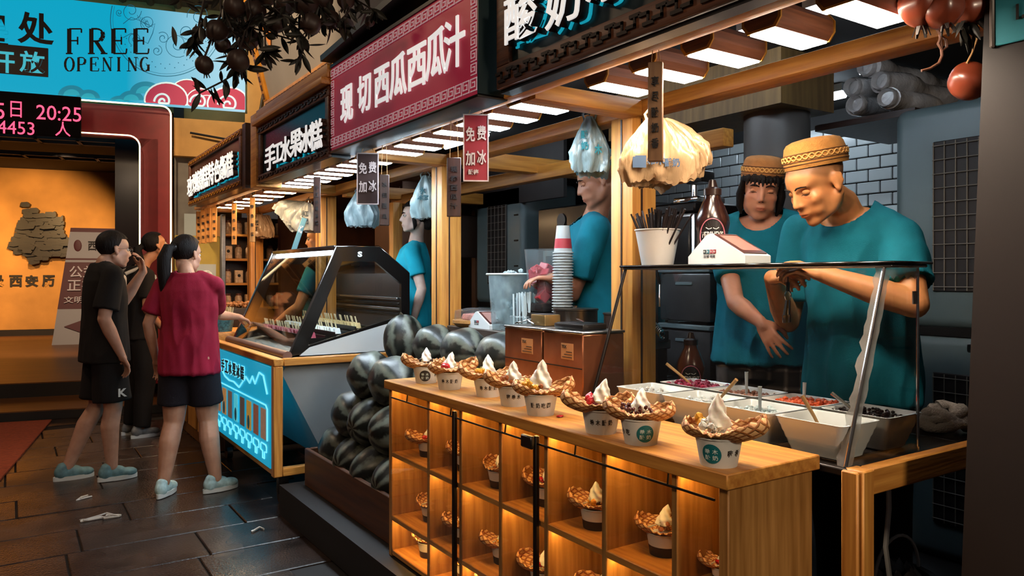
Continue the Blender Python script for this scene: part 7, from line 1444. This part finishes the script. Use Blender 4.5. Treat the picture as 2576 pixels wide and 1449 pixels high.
def add_fruit(par, p, m, s_, dirn): c = obj('fruit', m, par, p, Vector(dirn).to_track_quat('-Z', 'Y').to_euler()); c.scale = (s_,)*3; obj('calyx', CRN, c); return c
def add_leaf(par, p, d, s_=1): q_ = obj('leaf', LF, par, p, Vector(d).to_track_quat('Y', 'Z').to_euler()); q_.scale = (s_,)*3; q_.rotation_euler.rotate_axis('Y', rg.uniform(0, 6.28))
FRUITS = [(515, 163, 22), (545, 78, 27), (500, 85, 18), (588, 58, 25), (622, 95, 28), (640, 30, 30), (692, 55, 27), (600, 152, 27), (560, 112, 20), (782, 60, 26), (832, 50, 23), (770, 8, 30), (930, 54, 13), (590, 15, 26), (720, 10, 25), (668, -10, 26), (810, -5, 28), (870, 0, 22)]
for i, (px, py, r_) in enumerate(FRUITS):
    d = 2.7+.4*rg.random(); p = ond(px, py, d)-O_; add_fruit(gd, p, FRR, r_/1900*d/.038, (rg.uniform(-.6, .6), rg.uniform(-.6, .6), -1))
    st_ = ond(660+(px-660)*.75, -60, 2.9)-O_; MB().tube([st_, (st_+p)/2+Vector((rg.uniform(-.04, .04), rg.uniform(-.04, .04), .02)), p+Vector((0, 0, .03))], .004, 6).build('twig', TWIG, gd)
tw = [((560, 20), (600, 110), (615, 170), (560, 205), (500, 235)), ((600, 60), (700, 90), (770, 110), (745, 170)), ((700, 0), (780, 45), (860, 70), (880, 20)), ((640, 40), (590, 130), (600, 210)), ((520, 40), (480, 100), (500, 130)), ((690, 20), (745, 70), (775, 105)), ((800, 10), (850, 60), (880, 25)), ((660, 30), (667, 90), (668, 140)), ((880, -10), (930, 20), (950, 30))]
for pts in tw:
    d = 2.75+.3*rg.random(); q_ = [ond(px, py, d)-O_ for px, py in pts]; MB().tube(q_, .0035, 5).build('twig', TWIG, gd)
    for a, b in zip(q_[:-1], q_[1:]):
        for k in range(9): t_ = rg.random(); p = a*(1-t_)+b*t_; add_leaf(gd, p, (rg.gauss(0, .6), rg.gauss(0, .6), rg.gauss(-.5, .6)), rg.uniform(.7, 1.25))
for i in range(90): px = rg.gauss(660, 110); py = rg.uniform(-30, 75) if rg.random() < .6 else rg.uniform(0, 200)*max(0, 1-abs(px-610)/170); add_leaf(gd, ond(px, py, 2.7+.4*rg.random())-O_, (rg.gauss(0, .7), rg.gauss(0, .7), rg.gauss(-.3, .6)), rg.uniform(.7, 1.2))
g2 = thing('pomegranate_garland', 'ripe orange pomegranates and curling wire hanging beside the dark post', 'garland', ond(2390, 0, 1.85)); O_ = g2.location
for (px, py, r_, d, dirn) in ((2438, 205, 47, 1.90, (.35, -.9, -.5)), (2318, 10, 55, 1.75, (0, 0, -1)), (2372, 22, 48, 1.72, (-.2, -.3, -1)), (2440, 20, 40, 1.8, (.3, 0, -1))): add_fruit(g2, ond(px, py, d)-O_, FRB, r_/1900*d/.038, dirn)
MB().tube([ond(px, py, 1.82)-O_ for px, py in ((2395, 20), (2385, 55), (2365, 62), (2358, 75), (2368, 90), (2360, 110), (2370, 128), (2382, 118), (2380, 100), (2365, 88), (2370, 140), (2362, 158), (2340, 172), (2318, 178))], .0035, 6).build('curling_wire', mat('wire_brown', '#4a2a1a', .5), g2)
MB().tube([ond(px, py, 1.88)-O_ for px, py in ((2462, 60), (2458, 100), (2445, 135), (2432, 160))], .003, 6).build('string', mat('string', '#b08a5a', .8), g2)
for i in range(16): add_leaf(g2, ond(2430+rg.gauss(0, 18), rg.uniform(-10, 75), 1.8)-O_, (rg.gauss(0, .4), rg.gauss(0, .4), -1), rg.uniform(.6, 1))

# white bits modelled for the glints on the wet paving
for i, (px, py, nm) in enumerate(((270, 1300, 'larger white glint piece on the wet paving'), (205, 1255, 'small white scrap nearer the sneakers on wet paving'), (640, 1335, 'tiny white glint piece on the paving by the platform'))):
    p = onz(px, py, .002); rg = random.Random(i); mb = MB()
    n_ = (14, 6, 4)[i]; pts = [Vector((rg.gauss(0, .05)*(n_/10), rg.gauss(0, .022), .003+rg.uniform(0, .006))) for k in range(n_)]; mb.tube(pts, [.004+.003*rg.random() for _ in pts], 5)
    o = mb.build('wet_glint', mat('glint_white', '#b9b4ae', .3), None, 60, p); o['label'] = nm; o['category'] = 'glint'; o['group'] = 'glint pieces on the paving'
bpy.data.scenes.remove(BENCH)
